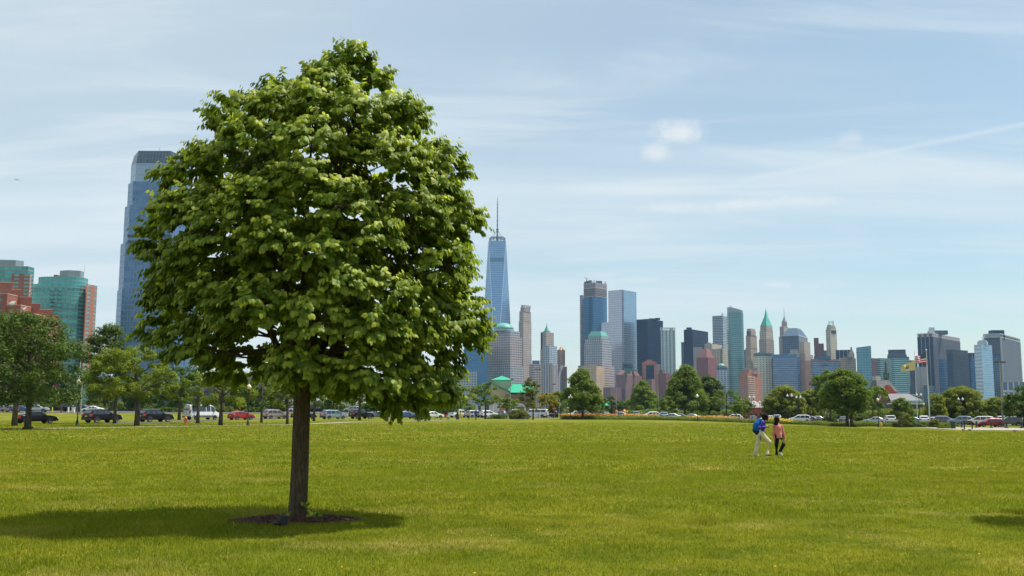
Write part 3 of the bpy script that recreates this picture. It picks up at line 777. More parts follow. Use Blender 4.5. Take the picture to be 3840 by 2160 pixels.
for i, (px, L, Rr, T, B, hue, lab, D, sh) in enumerate(FT):
    park_tree(px, 0, L-5, Rr+5, T-3, B+(14 if sh == 'dome' else 4), 'locust' if sh == 'dome' and hue == 'yellow' else hue, lab, D, sh, 2.4 if sh == 'dome' else 1.5, 50+i, group=FARG)
sh_ = park_tree(4750, 0, 4110, 5390, 60, 1440, 'mid', 'shade tree standing just outside the view whose shadow falls on the lawn', 16.3, 'oval', .9, 77, name='shade_tree')
# ------------------------------------------------------------------ bushes
def bush(px, py, L, Rr, T, hue, label, D=None, name='bush', group='bushes in the park', squash=.8):
    rs = np.random.RandomState(int(px)+7); base = at(px, D) if D else gnd(px, py); D = base.y
    zt = pt(px, T, D).z-base.z; xl = pt(L, py, D).x-base.x; xr = pt(Rr, py, D).x-base.x
    rx = (xr-xl)/2; cx = (xl+xr)/2; cr = min(rx, zt)*.28; C = []
    nC = int(30+22*rx/max(zt, .4))
    while len(C) < nC:
        d = unit(rs.randn(1, 3))[0]*rs.rand()**.3
        if d[2] < -.1: continue
        C.append((cx+d[0]*(rx-cr*.7), d[1]*min(rx, zt*1.1), max(cr*.3, d[2]*(zt-cr*.7))))
    C = np.array(C); root = thing(name, label, 'bush', base, group)
    ls = max(.07, D*.0006)
    V, F, rn = leaf_cloud(C, cr*(.6+.6*rs.rand(nC)), int(min(220, 60+2.5*(cr/ls)**2)), ls, rs, .85)
    np_mesh('foliage', V, F, LM[hue], root, False, {'rnd': rn, 'young': rn*0})
    st = MB()
    for k in range(5):
        q = C[rs.randint(nC)]; st.tube([(cx+rs.randn()*.1, 0, 0), (q[0]*.5+cx*.5, q[1]*.5, q[2]*.5), tuple(q)], [.03, .02, .008], 5)
    st.build('stems', BARK2, root, world=False)
for a in [
 (1945,1572,1893,1996,1528,'olive','big round olive-green bush between two trees before the parked vans'),
 (1862,1571,1825,1905,1549,'mid','low grassy bush tucked against the big round bush'),
 (3115,1585,3082,3147,1545,'dark','dark green bush round the pale straight trunk'),
 (3232,1587,3194,3270,1550,'dark','wide dark green bush behind the twin-trunked tree'),
 (3392,1602,3346,3424,1534,'olive','tall loose bush with reddish tips near the foot of the globe lamp'),
 (3425,1602,3388,3450,1556,'mid','bright leafy bush at the foot of the yellow flag pole'),
 (3500,1603,3476,3530,1568,'olive','dark reddish bush at the foot of the American flag pole'),
 (3543,1607,3510,3574,1588,'light','clipped low mound of light green hedge beside the green litter bin'),
 (3458,1603,3436,3482,1578,'mid','green bush in front of the single globe lamp by the flagpoles'),
 (3590,1592,3545,3640,1573,'mid','low bush row between the litter bin and the parked silver cars'),
 (108,1611,80,128,1596,'dark','small dark clump of shoots at the foot of the largest dark tree'),
 (3200,1601,3190,3212,1590,'dark','tiny clump of shoots at the foot of the twin trunks')]:
    bush(*a)
for px, L, Rr, T, D, hue, lab in [(330,290,420,1510,262,'olive','olive shrub between the glass tower base and the dark SUV'), (610,560,700,1522,235,'dark','dark shrub bank behind the white van rear'),
        (860,780,900,1518,240,'olive','brownish shrub bank behind the white van front'), (985,900,1010,1524,240,'dark','dark shrub bank behind the red hatchback'),
        (1290,1260,1322,1512,285,'olive','bare reddish shrub behind the blue-grey minivan')]:
    bush(px, 1550, L, Rr, T, hue, lab, D, 'shrub')
# ------------------------------------------------------------------ the city
def X(px, py, D): return pt(px, py, D).x
def Z(px, py, D): return pt(px, py, D).z
ROOFM = plain('roof_grey', (.20, .20, .20), .9, scale=.05)
def foot(L, C, Rr, T, D, phi=None):
    """ground plan whose near corner shows in column C and whose sides end in columns L and R"""
    if C is None:
        x0, x1 = X(L, T, D), X(Rr, T, D); d = min(x1-x0, 60); xc = (x0+x1)/2     # the front faces the park
        q = math.hypot(xc, D); n = (xc/q, D/q); t = (n[1], -n[0]); tl, tr = x0/D, x1/D
        s0 = (tl*D-xc)/(t[0]-tl*t[1]); s1 = (tr*D-xc)/(t[0]-tr*t[1])
        a, b_ = (xc+s0*t[0], D+s0*t[1]), (xc+s1*t[0], D+s1*t[1])
        return [a, b_, (b_[0]+n[0]*d, b_[1]+n[1]*d), (a[0]+n[0]*d, a[1]+n[1]*d)]
    c = (X(C, T, D), D)
    tL, tR = X(L, T, D)/D, X(Rr, T, D)/D
    if phi is None: phi = math.degrees(math.atan2(abs(X(Rr, T, D)-c[0]), abs(c[0]-X(L, T, D))+1e-6)); phi = min(62, max(28, phi))
    f = R(phi)
    while math.sin(f)-tR*math.cos(f) < .12 and f < R(80): f += R(2)
    a = (c[0]-tL*c[1])/(math.cos(f)+tL*math.sin(f)); b_ = (tR*c[1]-c[0])/(math.sin(f)-tR*math.cos(f))
    a, b_ = max(a, 1), max(b_, 1)
    l = (c[0]-a*math.cos(f), c[1]+a*math.sin(f)); r_ = (c[0]+b_*math.sin(f), c[1]+b_*math.cos(f))
    return [c, r_, (l[0]+r_[0]-c[0], l[1]+r_[1]-c[1]), l]
def rnd_foot(L, Rr, T, D, n=28, sy=1.0, pw=2.0):
    x0, x1 = X(L, T, D), X(Rr, T, D); r_ = (x1-x0)/2*(1+(x1-x0)/2*sy/D); cx = (x0+x1)/2*(1+r_*sy/D); P = []
    for k in range(n):
        a = 2*math.pi*k/n-math.pi/2; c_, s_ = math.cos(a), math.sin(a)
        P.append((cx+r_*math.copysign(abs(c_)**(2/pw), c_), D+r_*sy+r_*sy*math.copysign(abs(s_)**(2/pw), s_)))
    return P
def cen(P): return (sum(p[0] for p in P)/len(P), sum(p[1] for p in P)/len(P))
def scl(P, s, sy=None):
    c = cen(P); sy = s if sy is None else sy
    return [(c[0]+(p[0]-c[0])*s, c[1]+(p[1]-c[1])*sy) for p in P]
CITY = 'towers of the city skyline'
class Bld:
    def __init__(s, label, D, cat='skyscraper', name='skyscraper', group=CITY, x=None):
        s.D = D; s.label = label; s.root = None; s.a = (label, cat, name, group)
        s.z = 0.0; s.P = None
    def _root(s, P):
        if s.root is None:
            c = cen(P); s.root = thing(s.a[2], s.a[0], s.a[1], (c[0], c[1], 0), s.a[3])
    def tier(s, P, z1, mat, part='tower', roof=True, z0=None, top=None):
        s._root(P); z0 = s.z if z0 is None else z0
        mb = MB(); mb.walls(P, z0, z1, top); mb.build(part, mat, s.root)
        if roof:
            rf = MB(); tp = top or P
            if isinstance(z1, (list, tuple)): rf.cap(tp, [q-.02 for q in z1])
            else:
                i_ = scl(tp, .985); rf.cap(i_, z1-.6); rf.walls(i_[::-1], z1-.6, z1)
                for k in range(len(tp)):
                    j = (k+1) % len(tp); rf.face([(*tp[k], z1), (*tp[j], z1), (*i_[j], z1), (*i_[k], z1)])
            rf.build('roof', ROOFM, s.root)
        s.z = min(z1) if isinstance(z1, (list, tuple)) else z1; s.P = P
        return s
    def box(s, L, C, Rr, T, mat, phi=None, part='tower', dD=0, **k):
        P = foot(L, C, Rr, T, s.D+dD, phi); return s.tier(P, Z((L+Rr)/2 if C is None else C, T, s.D+dD), mat, part, **k)
    def peak(s, P, z0, z1, mat, part='roof_pyramid', f=.02):
        mb = MB(); top = scl(P, f); mb.walls(P, z0, z1, top); mb.cap(top, z1); mb.build(part, mat, s.root); s.z = z1; return s
    def add(s, mb, part, mat): mb.build(part, mat, s.root); return s
    def clutter(s, n=4, seed=0, hmax=4.0, mat=None):
        """plant rooms on the roof"""
        rr_ = random.Random(seed); c = cen(s.P); w_ = (max(p[0] for p in s.P)-min(p[0] for p in s.P))
        for i in range(n):
            x = c[0]+rr_.uniform(-.28, .28)*w_; y = c[1]+rr_.uniform(-.25, .05)*w_; a, b_, h = rr_.uniform(.04, .12)*w_, rr_.uniform(.04, .1)*w_, rr_.uniform(.4, 1)*hmax
            mb = MB(); mb.box(x-a, x+a, y-b_, y+b_, s.z-.7+i*.011, s.z+h)
            s.add(mb, 'plant_room', mat or plain('plant_room', (.22, .23, .24), .8, scale=.1))
        return s
def mast(mb, x, y, z0, z1, r_=.6): mb.tube([(x, y, z0), (x, y, z1)], [r_, r_*.4], 5)
GREEN = plain('copper_green', (.075, .40, .29), .6, scale=.1); GREEN2 = plain('copper_dome', (.10, .33, .27), .55, scale=.05)

F_wtc = facade('glass_sky_blue', (.24, .35, .50), (.19, .33, .54), (.25, .40, .60), 3.0, 4.2, .86, .80, .62, .16, wvar=.04, wmetal=.5)
F_lt = facade('pale_office_grid', (.36, .35, .37), (.09, .14, .20), (.14, .20, .27), 4.2, 4.2, .62, .6, .35, .2)
F_lt2 = facade('pink_granite_grid', (.36, .295, .28), (.10, .12, .17), (.16, .18, .23), 5.0, 4.2, .7, .42, .3, .2)
F_park = facade('pinkish_limestone', (.40, .33, .29), (.09, .10, .13), (.18, .18, .2), 3.6, 3.6, .48, .5, .25, .25)
F_gs = facade('deep_blue_glass', (.045, .13, .25), (.03, .13, .27), (.05, .17, .33), 3, 4.2, .9, .8, .5, .15)
F_3a = facade('blue_curtain_glass', (.05, .14, .25), (.04, .16, .32), (.07, .21, .38), 3, 4.3, .88, .82, .5, .14)
F_3b = facade('construction_floors', (.17, .17, .20), (.05, .05, .06), (.12, .11, .11), 5, 4.5, .8, .62, .1, .5)
F_4a = facade('mirror_glass_pink_lit', (.36, .37, .42), (.40, .40, .47), (.45, .45, .52), 3, 4.2, .93, .9, .7, .12, wmetal=.4)  # the mirror glass with pinkish light put into its colour
F_4b = facade('mirror_glass_blue', (.22, .32, .42), (.26, .38, .50), (.30, .42, .55), 3, 4.2, .93, .9, .72, .12, wmetal=.4)
F_blk = facade('black_steel', (.004, .014, .036), (.004, .018, .052), (.009, .03, .08), 8.5, 3.9, .84, .5, .1, .35, .12)
F_wht = facade('white_piers', (.50, .54, .52), (.09, .20, .24), (.15, .28, .30), 6.2, 3.6, .52, .82, .35, .2)
F_tan = facade('tan_apartments', (.44, .35, .28), (.13, .14, .17), (.24, .22, .22), 3.2, 3.1, .5, .5, .15, .3, .06)
F_cream = facade('cream_stone', (.48, .43, .33), (.13, .13, .14), (.22, .21, .20), 4.6, 3.9, .46, .5, .15, .3)
F_brick = facade('red_brick_apartments', (.23, .09, .078), (.06, .06, .09), (.13, .11, .13), 3.4, 3.0, .42, .48, .2, .3, .14)
F_brick2 = facade('purple_brick', (.21, .115, .10), (.06, .07, .10), (.14, .13, .16), 3.2, 3.0, .45, .5, .2, .3, .12)
F_org = facade('orange_brick', (.40, .165, .09), (.08, .09, .12), (.2, .17, .16), 3.6, 3.0, .42, .5, .2, .3, .08)
F_grn = facade('green_glass_bands', (.20, .30, .30), (.07, .20, .22), (.12, .28, .30), 3, 3.6, .95, .62, .4, .18)
F_grn2 = facade('teal_band_offices', (.27, .42, .40), (.04, .12, .14), (.06, .17, .18), 40, 4.2, 1.0, .5, .3, .2)
F_blu = facade('blue_residential_glass', (.25, .29, .39), (.035, .11, .21), (.12, .23, .36), 3.4, 3.6, .92, .52, .35, .2, .05)
F_gry = facade('grey_glass_bands', (.30, .34, .38), (.10, .15, .20), (.14, .2, .26), 30, 4.0, 1.0, .55, .4, .2)
F_stripe = facade('dark_striped', (.26, .22, .21), (.008, .025, .06), (.014, .04, .085), 6.6, 3.8, .78, 1.0, .1, .4, .15)
F_slate = facade('slate_offices', (.09, .13, .19), (.03, .065, .12), (.055, .095, .16), 3.6, 3.8, .72, .6, .35, .2)
F_slate2 = facade('grey_dots', (.10, .115, .15), (.03, .04, .065), (.06, .07, .1), 3.8, 3.9, .6, .5, .1, .3, .12)
F_lb = facade('light_blue_grid', (.36, .44, .52), (.08, .13, .19), (.12, .18, .25), 5, 3.4, .6, .5, .3, .2)
F_tealtower = facade('teal_mirror', (.16, .29, .34), (.06, .19, .25), (.10, .25, .31), 4.5, 4.2, .9, .82, .5, .15)

# one tall tapering tower: square base turned 45 degrees to its square top
B = Bld('tall tapering blue glass tower with a ring and a long mast, highest of the skyline', 2400)
D = 2400; cx = X(1864, 897, D)
ztop = Z(1864, 897, D); hw = (X(1896.5, 897, D)-X(1831, 897, D))/2
zb = 56; hb = hw*1.41
base = [(cx, D-hb*1.0+hb), (cx+hb*1.41, D+hb*1.41), (cx, D+hb*2.82), (cx-hb*1.41, D+hb*1.41)]
base = [(cx, D), (cx+hb*1.41/1.0, D+hb*1.41), (cx, D+hb*2.82), (cx-hb*1.41, D+hb*1.41)]
cy = D+hb*1.41
B.tier(base, zb, facade('podium_glass', (.35, .4, .45), (.25, .32, .4), (.3, .38, .45), 3, 4, .9, .8, .5, .2), 'podium', roof=False)
tp = [(cx-hw, cy-hw), (cx+hw, cy-hw), (cx+hw, cy+hw), (cx-hw, cy+hw)]
mb = MB(); hgt = ztop-zb
for i in range(4):
    b0 = base[i]; b1 = base[(i+1) % 4]; t0 = tp[i]; t1 = tp[(i+1) % 4]
    mb.face([(*b0, zb), (*t1, ztop), (*t0, ztop)], [(0, 0), (hw, hgt), (-hw, hgt)])
    mb.face([(*b0, zb), (*b1, zb), (*t1, ztop)], [(-hb, 0), (hb, 0), (0, hgt)])
B.add(mb, 'tapering_shaft', F_wtc)
ed = MB()
for i in range(4):
    ed.tube([(*base[i], zb), (*tp[i], ztop)], .7, 4); ed.tube([(*base[i], zb), (*tp[(i+1) % 4], ztop)], .7, 4)
B.add(ed, 'edge', plain('pale_metal', (.75, .78, .8), .3, .3))
z4 = Z(1864, 1000, D); z5 = Z(1864, 962, D); vb = MB()
for k in range(22):
    x = cx-hw*.76+hw*1.52*k/21; vb.box(x-.55, x+.55, cy-hw-1.1-.12*(ztop-z4)*.25, cy-hw+1, z4, z5)
B.add(vb, 'louvre_band', plain('louvre_dark', (.12, .2, .3), .4, .5))
rg = MB(); zr = ztop
rg.cap(scl(tp, .97), ztop); rg.tube([(cx+hw*.93*math.cos(a), cy+hw*.93*math.sin(a), zr+9) for a in [2*math.pi*k/24 for k in range(25)]], .9, 5, False)
rg.tube([(cx+hw*.93*math.cos(a), cy+hw*.93*math.sin(a), zr+5.5) for a in [2*math.pi*k/24 for k in range(25)]], .6, 5, False)
rg.tube([(cx+hw*.80*math.cos(a), cy+hw*.80*math.sin(a), zr+12.0) for a in [2*math.pi*k/24 for k in range(25)]], .6, 5, False)
for k in range(12):
    a = 2*math.pi*k/12; rg.tube([(cx+hw*.7*math.cos(a), cy+hw*.7*math.sin(a), zr), (cx+hw*.93*math.cos(a), cy+hw*.93*math.sin(a), zr+9)], .5, 4)
    rg.tube([(cx+hw*.93*math.cos(a), cy+hw*.93*math.sin(a), zr+9), (cx, cy, zr+12)], .35, 4)
B.add(rg, 'ring', plain('dark_steel_blue', (.07, .12, .20), .5, .3))
ms = MB(); zm = Z(1864, 726, D); Lm = zm-ztop
ms.tube([(cx, cy, ztop), (cx, cy, ztop+Lm*.28), (cx, cy, ztop+Lm*.29), (cx, cy, ztop+Lm*.85), (cx, cy, zm)], [2.6, 2.0, 1.4, .9, .3], 8)
for t, r_ in ((.28, 3.6), (.38, 2.2), (.48, 2.1), (.58, 2.0), (.67, 1.9), (.76, 1.8), (.84, 1.6), (.91, 1.2)): ms.lathe((cx, cy, ztop+Lm*t), [(r_*.5, -1.5), (r_, 0), (r_, 1.2), (r_*.4, 2.2)], 8)
for k in range(8):
    a = 2*math.pi*k/8; ms.tube([(cx, cy, ztop+Lm*.28), (cx+hw*.8*math.cos(a), cy+hw*.8*math.sin(a), ztop+8)], .22, 3)
B.add(ms, 'mast', plain('dark_steel_blue', (.07, .12, .20)))

B = Bld('deep blue curved glass office block beside the green-domed tower', 2230); B.tier(foot(1740, None, 1828, 1300, 2230), Z(1800, 1300, 2230), F_gs)
B = Bld('low grey-pink office block at the foot of the deep blue glass block', 2160); B.box(1560, None, 1790, 1392, F_lt)
B = Bld('grey office tower with a green copper dome before the tapering tower', 2260)
B.box(1827, 1914, 1966, 1372, F_lt, 38, part='lower_block'); B.box(1827, 1914, 1957, 1262, F_lt2, 38, part='upper_block')
B.box(1829, 1914, 1950, 1240, F_lt, 38, part='crown_block')
zc = Z(1890, 1240, 2260); P = rnd_foot(1852, 1927, 1234, 2262, 24)
B.tier(P, Z(1890, 1232, 2262), plain('drum_grey', (.3, .33, .36), .5), 'drum', roof=False)
c_ = cen(P); rr_ = (X(1927, 1234, 2262)-X(1852, 1234, 2262))/2; hd = Z(1890, 1208, 2262)-B.z
dm = MB(); dm.lathe((c_[0], c_[1], B.z), [(rr_*math.cos(a), hd*math.sin(a)) for a in [math.pi/2*k/8 for k in range(9)]], 28); dm.build('dome', GREEN2, B.root, True)
B = Bld('slender pinkish stone tower with a notched top beside the green dome', 2420)
B.box(1944, 1962, 1994, 1330, F_park, 35, part='lower_shaft'); B.box(1945.5, 1962, 1993, 1204, F_park, 35, part='shaft'); B.box(1947.5, 1963, 1991.5, 1167, F_park, 35, part='upper_shaft')
B.box(1951.5, 1965, 1988.5, 1153, F_park, 35, part='crown'); 
for k, p in enumerate(B.P):
    q = B.P[(k+1) % 4]
    for t in (.06, .36, .64, .94)[(k > 0):(3 if k == 3 else 4)]:
        if k not in (0, 3): continue
        x, y = p[0]+(q[0]-p[0])*t, p[1]+(q[1]-p[1])*t; pc = MB(); pc.box(x-1.6, x+1.6, y-1.6, y+1.6, B.z-.3-k*.02, Z(1970, 1143.5, 2420)); B.add(pc, 'pinnacle', plain('limestone', (.42, .34, .31), .8))
B = Bld('low pink stone block between the notched tower and the green-peaked tower', 2330); B.box(1985, 2000, 2034, 1365, F_lt2)
B = Bld('low blue-topped block behind the low pink stone block', 2400); B.box(1996, None, 2024, 1352, F_gs)
B = Bld('stone tower with a green pyramid and spire beside a dark glass slab', 2480)
B.box(2026, 2040, 2078, 1310, F_park, 40, part='base_block'); B.box(2034, 2048, 2077, 1246, F_park, 40, part='shaft')
P = foot(2036.5, 2051, 2064, 1241, 2484, 44); zt = Z(2051, 1241, 2484); B.tier(P, zt, F_park, 'upper_shaft')
P2 = scl(P, .72); B.peak(P2, zt, Z(2051, 1222, 2484), GREEN, 'green_pyramid', .18); P3 = scl(P2, .2); B.peak(P3, B.z, Z(2051, 1208, 2484), GREEN, 'spire', .03)
B = Bld('narrow dark glass slab behind the green-spired stone tower', 2500); B.box(2027.5, None, 2043, 1246, F_blk)
B = Bld('grey glass-fronted tower in front of the green-spired stone tower', 2350); B.box(2036, 2060, 2088, 1296, F_lb, 35)
B = Bld('brown brick tower with a small golden pyramid roof', 2420); B.box(2089, 2103, 2119, 1312, facade('brown_brick', (.33, .2, .16), (.1, .1, .12), (.18, .15, .16), 3.4, 3.4, .45, .5, .2, .3)); B.peak(scl(B.P, .8), B.z, Z(2104, 1298, 2420), plain('gold_roof', (.75, .42, .15), .4, .2), 'golden_pyramid')
B = Bld('tan apartment block with blue vertical window stripes below the green-spired tower', 2200); B.box(2036, 2072, 2118, 1367, facade('striped_tan', (.42, .34, .31), (.08, .13, .2), (.14, .2, .28), 5.2, 3.1, .55, .9, .25, .25), 35); B.clutter(3, 3)
B = Bld('narrow brown block beside the blue-striped tan apartment block', 2230); B.box(2114, None, 2126, 1375, F_brick2)

B = Bld('blue glass tower still under construction with bare floors on top', 2440)
B.box(2174.5, 2181, 2190, 1106.5, facade('bare_scaffold', (.28, .27, .3), (.05, .08, .14), (.1, .14, .2), 6, 4.3, .7, .7, .2, .4), 45, part='core_tower')
B.z = 0; B.box(2187, 2233, 2276, 1111, F_3a, 42, part='glass_shaft'); zq = B.z; B.box(2188.5, 2233, 2275.5, 1080, F_3b, 42, part='bare_floors'); B.box(2188.5, 2233, 2275.5, 1059, facade('top_floors', (.22, .23, .27), (.1, .1, .12), (.22, .2, .2), 7, 5, .6, .6, .1, .5), 42, part='screened_floors')
st = MB(); rr_ = random.Random(4); Pc = B.P
for k in range(26):
    e = k % 2; a, b_ = (Pc[3], Pc[0]) if e else (Pc[0], Pc[1]); t = rr_.random(); x, y = a[0]+(b_[0]-a[0])*t, a[1]+(b_[1]-a[1])*t
    st.tube([(x, y+1, B.z-1), (x, y+1, B.z+rr_.uniform(3, 8))], .35, 4)
for k in range(5):
    a, b_ = (Pc[3], Pc[0]) if k < 3 else (Pc[0], Pc[1]); t = .2+.18*k if k < 3 else .2+.25*(k-3); x, y = a[0]+(b_[0]-a[0])*t, a[1]+(b_[1]-a[1])*t
    pr_ = MB(); pr_.box(x-4, x+4, y+3, y+9, B.z-.5, B.z+5+k % 3); B.add(pr_, 'plant_room', F_slate)
B.add(st, 'bare_columns', plain('raw_steel', (.16, .17, .2), .7)); st = MB()
st.tube([(Pc[3][0]+8, Pc[3][1]+3, B.z), (Pc[3][0]+8, Pc[3][1]+3, B.z+14)], .8, 4); st.tube([(Pc[3][0]+2, Pc[3][1]+3, B.z+17), (Pc[3][0]+8, Pc[3][1]+3, B.z+12), (Pc[3][0]+13, Pc[3][1]+3, B.z+13)], .5, 4)
B.add(st, 'crane', plain('raw_steel', (.16, .17, .2), .7))
bd = MB(); [bd.prism(scl(foot(2188, 2233, 2276, 1111, 2440, 42), 1.01), z_, z_+1.4) for z_ in (zq, Z(2233, 1080, 2440), Z(2233, 1062, 2440))]
B.add(bd, 'floor_edge', plain('orange_netting', (.5, .3, .24), .8))
B = Bld('pale mirror-glass tower with a sharp corner and a lower shoulder', 2400)
B.box(2254, 2331, 2386, 1205, F_4a, 40, part='shoulder', dD=6); P = foot(2280.5, 2331, 2386, 1088, 2398, 40); zt = Z(2331, 1086, 2398)
c0 = P; mb = MB(); mb.walls(c0, 0, zt); B.root.name
mb2 = MB(); i = 0
def one_wall(P, i, z0, z1): 
    m_ = MB(); j = (i+1) % 4; a, b_ = P[i], P[j]; w_ = math.hypot(b_[0]-a[0], b_[1]-a[1]); m_.face([(*a, z0), (*b_, z0), (*b_, z1), (*a, z1)], [(0, z0), (w_, z0), (w_, z1), (0, z1)]); return m_
for i, mt in ((0, F_4b), (1, F_4b), (2, F_4a), (3, F_4a)): B.add(one_wall(P, i, 0, zt), 'glass_face', mt)  # pinkish light on the left faces is painted by their glass colour
rf = MB(); rf.cap(P, zt); B.add(rf, 'roof', ROOFM); co = MB()
a, b_ = P[0], P[1]; d_ = Vector((b_[0]-a[0], b_[1]-a[1])).normalized()*9; co.face([(a[0]+d_.x*.03-.1, a[1]-.25, 0), (a[0]+d_.x, a[1]+d_.y-.25, 0), (a[0]+d_.x, a[1]+d_.y-.25, zt-.2), (a[0]+d_.x*.03-.1, a[1]-.25, zt-.2)])
B.add(co, 'corner_notch', F_slate)
B = Bld('dark navy steel office slab next to the mirror-glass tower', 2370); B.box(2387, 2428, 2486, 1196, F_blk, 40); B.clutter(3, 5, 5, plain('navy_plant', (.02, .04, .08)))
B = Bld('white tower with rows of square openings along its top', 2300); B.box(2477.7, None, 2532, 1239, F_wht)
tp_ = B.P; pc = MB()
for k in range(9):
    x = tp_[0][0]+(tp_[1][0]-tp_[0][0])*k/8; pc.box(x-1.1, x+1.1, tp_[0][1]-.5, tp_[0][1]+1.5, B.z-.1, B.z+5.0)
pc.box(tp_[0][0]-1, tp_[1][0]+1, tp_[0][1]-.8, tp_[0][1]+2, B.z+5, B.z+6.8); B.add(pc, 'crown_screen', plain('white_stone', (.6, .62, .6), .8)); B.clutter(2, 2, 8)
B = Bld('grey office tower with a green flat-topped copper roof', 2230)
B.box(2168, 2262, 2304, 1369, F_lt2, 30, part='lower_block'); B.box(2191, 2257, 2294, 1288, F_lt, 32, part='shaft'); B.box(2194, 2257, 2290, 1270, F_lt, 32, part='upper_shaft')
P = foot(2205, 2255, 2281, 1258, 2236, 32); B.tier(P, Z(2243, 1258, 2236), plain('green_grey_stone', (.22, .32, .31), .6), 'attic', roof=False); B.peak(P, B.z, Z(2243, 1241, 2236), GREEN2, 'copper_roof', .72)
B = Bld('tan apartment block with a yellow grid front below the green flat-topped tower', 2160); B.box(2186, 2236, 2267, 1372, facade('yellow_grid', (.50, .36, .22), (.16, .15, .16), (.26, .22, .2), 3.3, 3.1, .5, .5, .15, .3)); B.clutter(3, 8, 6, plain('tan_stone', (.42, .33, .27)))
B = Bld('wide brick apartment tower with a steep mansard and a green tank', 2150)
B.box(2310, 2345, 2407, 1405, F_brick2, 30, part='main_block'); B.P = foot(2314, 2345, 2400, 1405, 2152, 30); mb = MB(); t_ = scl(B.P, .74); zt = Z(2350, 1388, 2152); mb.walls(B.P, B.z, zt, t_); mb.cap(t_, zt); B.add(mb, 'mansard', plain('mansard_brick', (.19, .09, .085), .8)); B.z = zt; B.clutter(4, 4, 4)
tk_ = MB(); x = X(2354, 1388, 2150); tk_.box(x-6, x+6, 2149, 2158, Z(2354, 1402, 2150), Z(2354, 1380, 2150)); B.add(tk_, 'green_tank', plain('tank_green', (.03, .16, .11)))
B = Bld('low purple brick block below the mansard brick tower', 2120); B.box(2262, 2290, 2330, 1452, F_brick2)
B = Bld('orange brick tower with a stepped gable framing dark glass', 2180)
B.box(2408, 2418, 2467, 1364, F_org, 72, part='main_block')
P0 = B.P; zt = B.z; gp = MB()
for k, (l, r_, t) in enumerate(((2412, 2463, 1358), (2421, 2456, 1353), (2429, 2447, 1348))): x0, x1 = X(l, t, 2180), X(r_, t, 2180); gp.box(x0, x1, 2185+k, 2196, zt-.5, Z(2437, t, 2180))
B.add(gp, 'stepped_gable', plain('orange_brick_plain', (.40, .165, .10), .85))
dg = MB(); a, b_ = P0[0], P0[1]; q0 = (a[0]+(b_[0]-a[0])*.10, a[1]+(b_[1]-a[1])*.10-.5); q1 = (a[0]+(b_[0]-a[0])*.70, a[1]+(b_[1]-a[1])*.70-.5)
zz_ = Z(2437, 1369, 2180); dg.face([(*q0, 0), (*q1, 0), (*q1, zz_), (*q0, zz_)], [(0, 0), (30, 0), (30, zz_), (0, zz_)]); B.add(dg, 'dark_glass_bay', F_blk)
B = Bld('grey block just behind the orange stepped-gable tower', 2260); B.box(2448, None, 2476, 1366, F_lt)
B = Bld('red brick apartment tower with a small square lantern top', 2140); B.box(2468, 2497, 2517, 1400, F_brick, 55); B.box(2472, 2484, 2494, 1386, F_brick, 45, part='lantern', dD=5)
B = Bld('small purple brick block below the orange stepped-gable tower', 2110); B.box(2426, 2444, 2456, 1421, F_brick2)

B = Bld('dark navy slab tower with a small box on its flat roof', 2500); B.box(2564, 2596, 2655, 1235, F_blk, 35); q = MB(); x = X(2589, 1233, 2500); q.box(x-6, x+6, 2515, 2525, B.z-.5, Z(2589, 1226, 2500)); B.add(q, 'plant_room', F_blk)
B = Bld('narrow purple-grey slab against the dark navy slab', 2520); B.box(2554, None, 2566, 1283, F_slate)
B = Bld('light stone tower behind the red mansard apartment tower', 2330); B.box(2600, None, 2632, 1302, F_park)
B = Bld('brick apartment tower with a red dormered mansard cap', 2200); B.box(2611, 2655, 2689, 1340, F_brick, 35); P = foot(2618, 2650, 2679, 1340, 2204, 35); B.peak(P, B.z, Z(2650, 1306, 2204), plain('red_mansard', (.20, .08, .065), .8), 'mansard', .45)
B = Bld('beige classical block with a raised attic storey', 2360); B.box(2660, 2700, 2731, 1307, F_cream, 35); B.z = 0; B.box(2642, 2670, 2707, 1289, F_cream, 35, part='attic_block', dD=30); B.clutter(3, 9, 5)
B = Bld('light blue-grey office slab below the beige classical block', 2180); B.box(2688, None, 2731, 1386, F_lb); x0, x1 = X(2690, 1384, 2180), X(2729, 1384, 2180); q = MB(); q.box(x0, x1, 2181, 2190, B.z-.5, Z(2700, 1378, 2180)); B.add(q, 'dark_cap', F_slate)
B = Bld('brown block with a green dome behind the light blue-grey slab', 2250); B.box(2690, None, 2726, 1374, F_park); x = X(2709, 1370, 2250); q = MB(); q.lathe((x, 2262, B.z-.5), [(9, 0), (9, 3), (6, 6.5), (.3, 8)], 16); B.add(q, 'green_dome', GREEN2)
B = Bld('grey banded glass tower with an antenna beside the rounded tower', 2460); B.box(2671, 2710, 2729, 1183, F_gry, 30); q = MB(); x = X(2715, 1180, 2460); mast(q, x, 2480, B.z-1, Z(2715, 1169, 2460), 1); q.box(x-4, x+4, 2479, 2481, B.z+5, B.z+6); B.add(q, 'antenna', plain('raw_steel', (.16, .17, .2)))
B = Bld('tall rounded green glass tower with a slanting screen on top', 2340)
P = rnd_foot(2727.5, 2785, 1172, 2340, 28, 1, 3.2); B.tier(P, Z(2756, 1171, 2340), F_grn)
n_ = len(P); x0, x1 = min(p[0] for p in P), max(p[0] for p in P); za, zb_ = Z(2728, 1149.5, 2340), Z(2785, 1165, 2340)
Pi = scl(P, .97); B.tier(Pi, [za+(zb_-za)*(p[0]-x0)/(x1-x0) for p in Pi], facade('screen_glass', (.35, .4, .42), (.2, .28, .32), (.24, .32, .36), 3, 4, .8, .7, .4, .3), 'slanted_screen', roof=False)
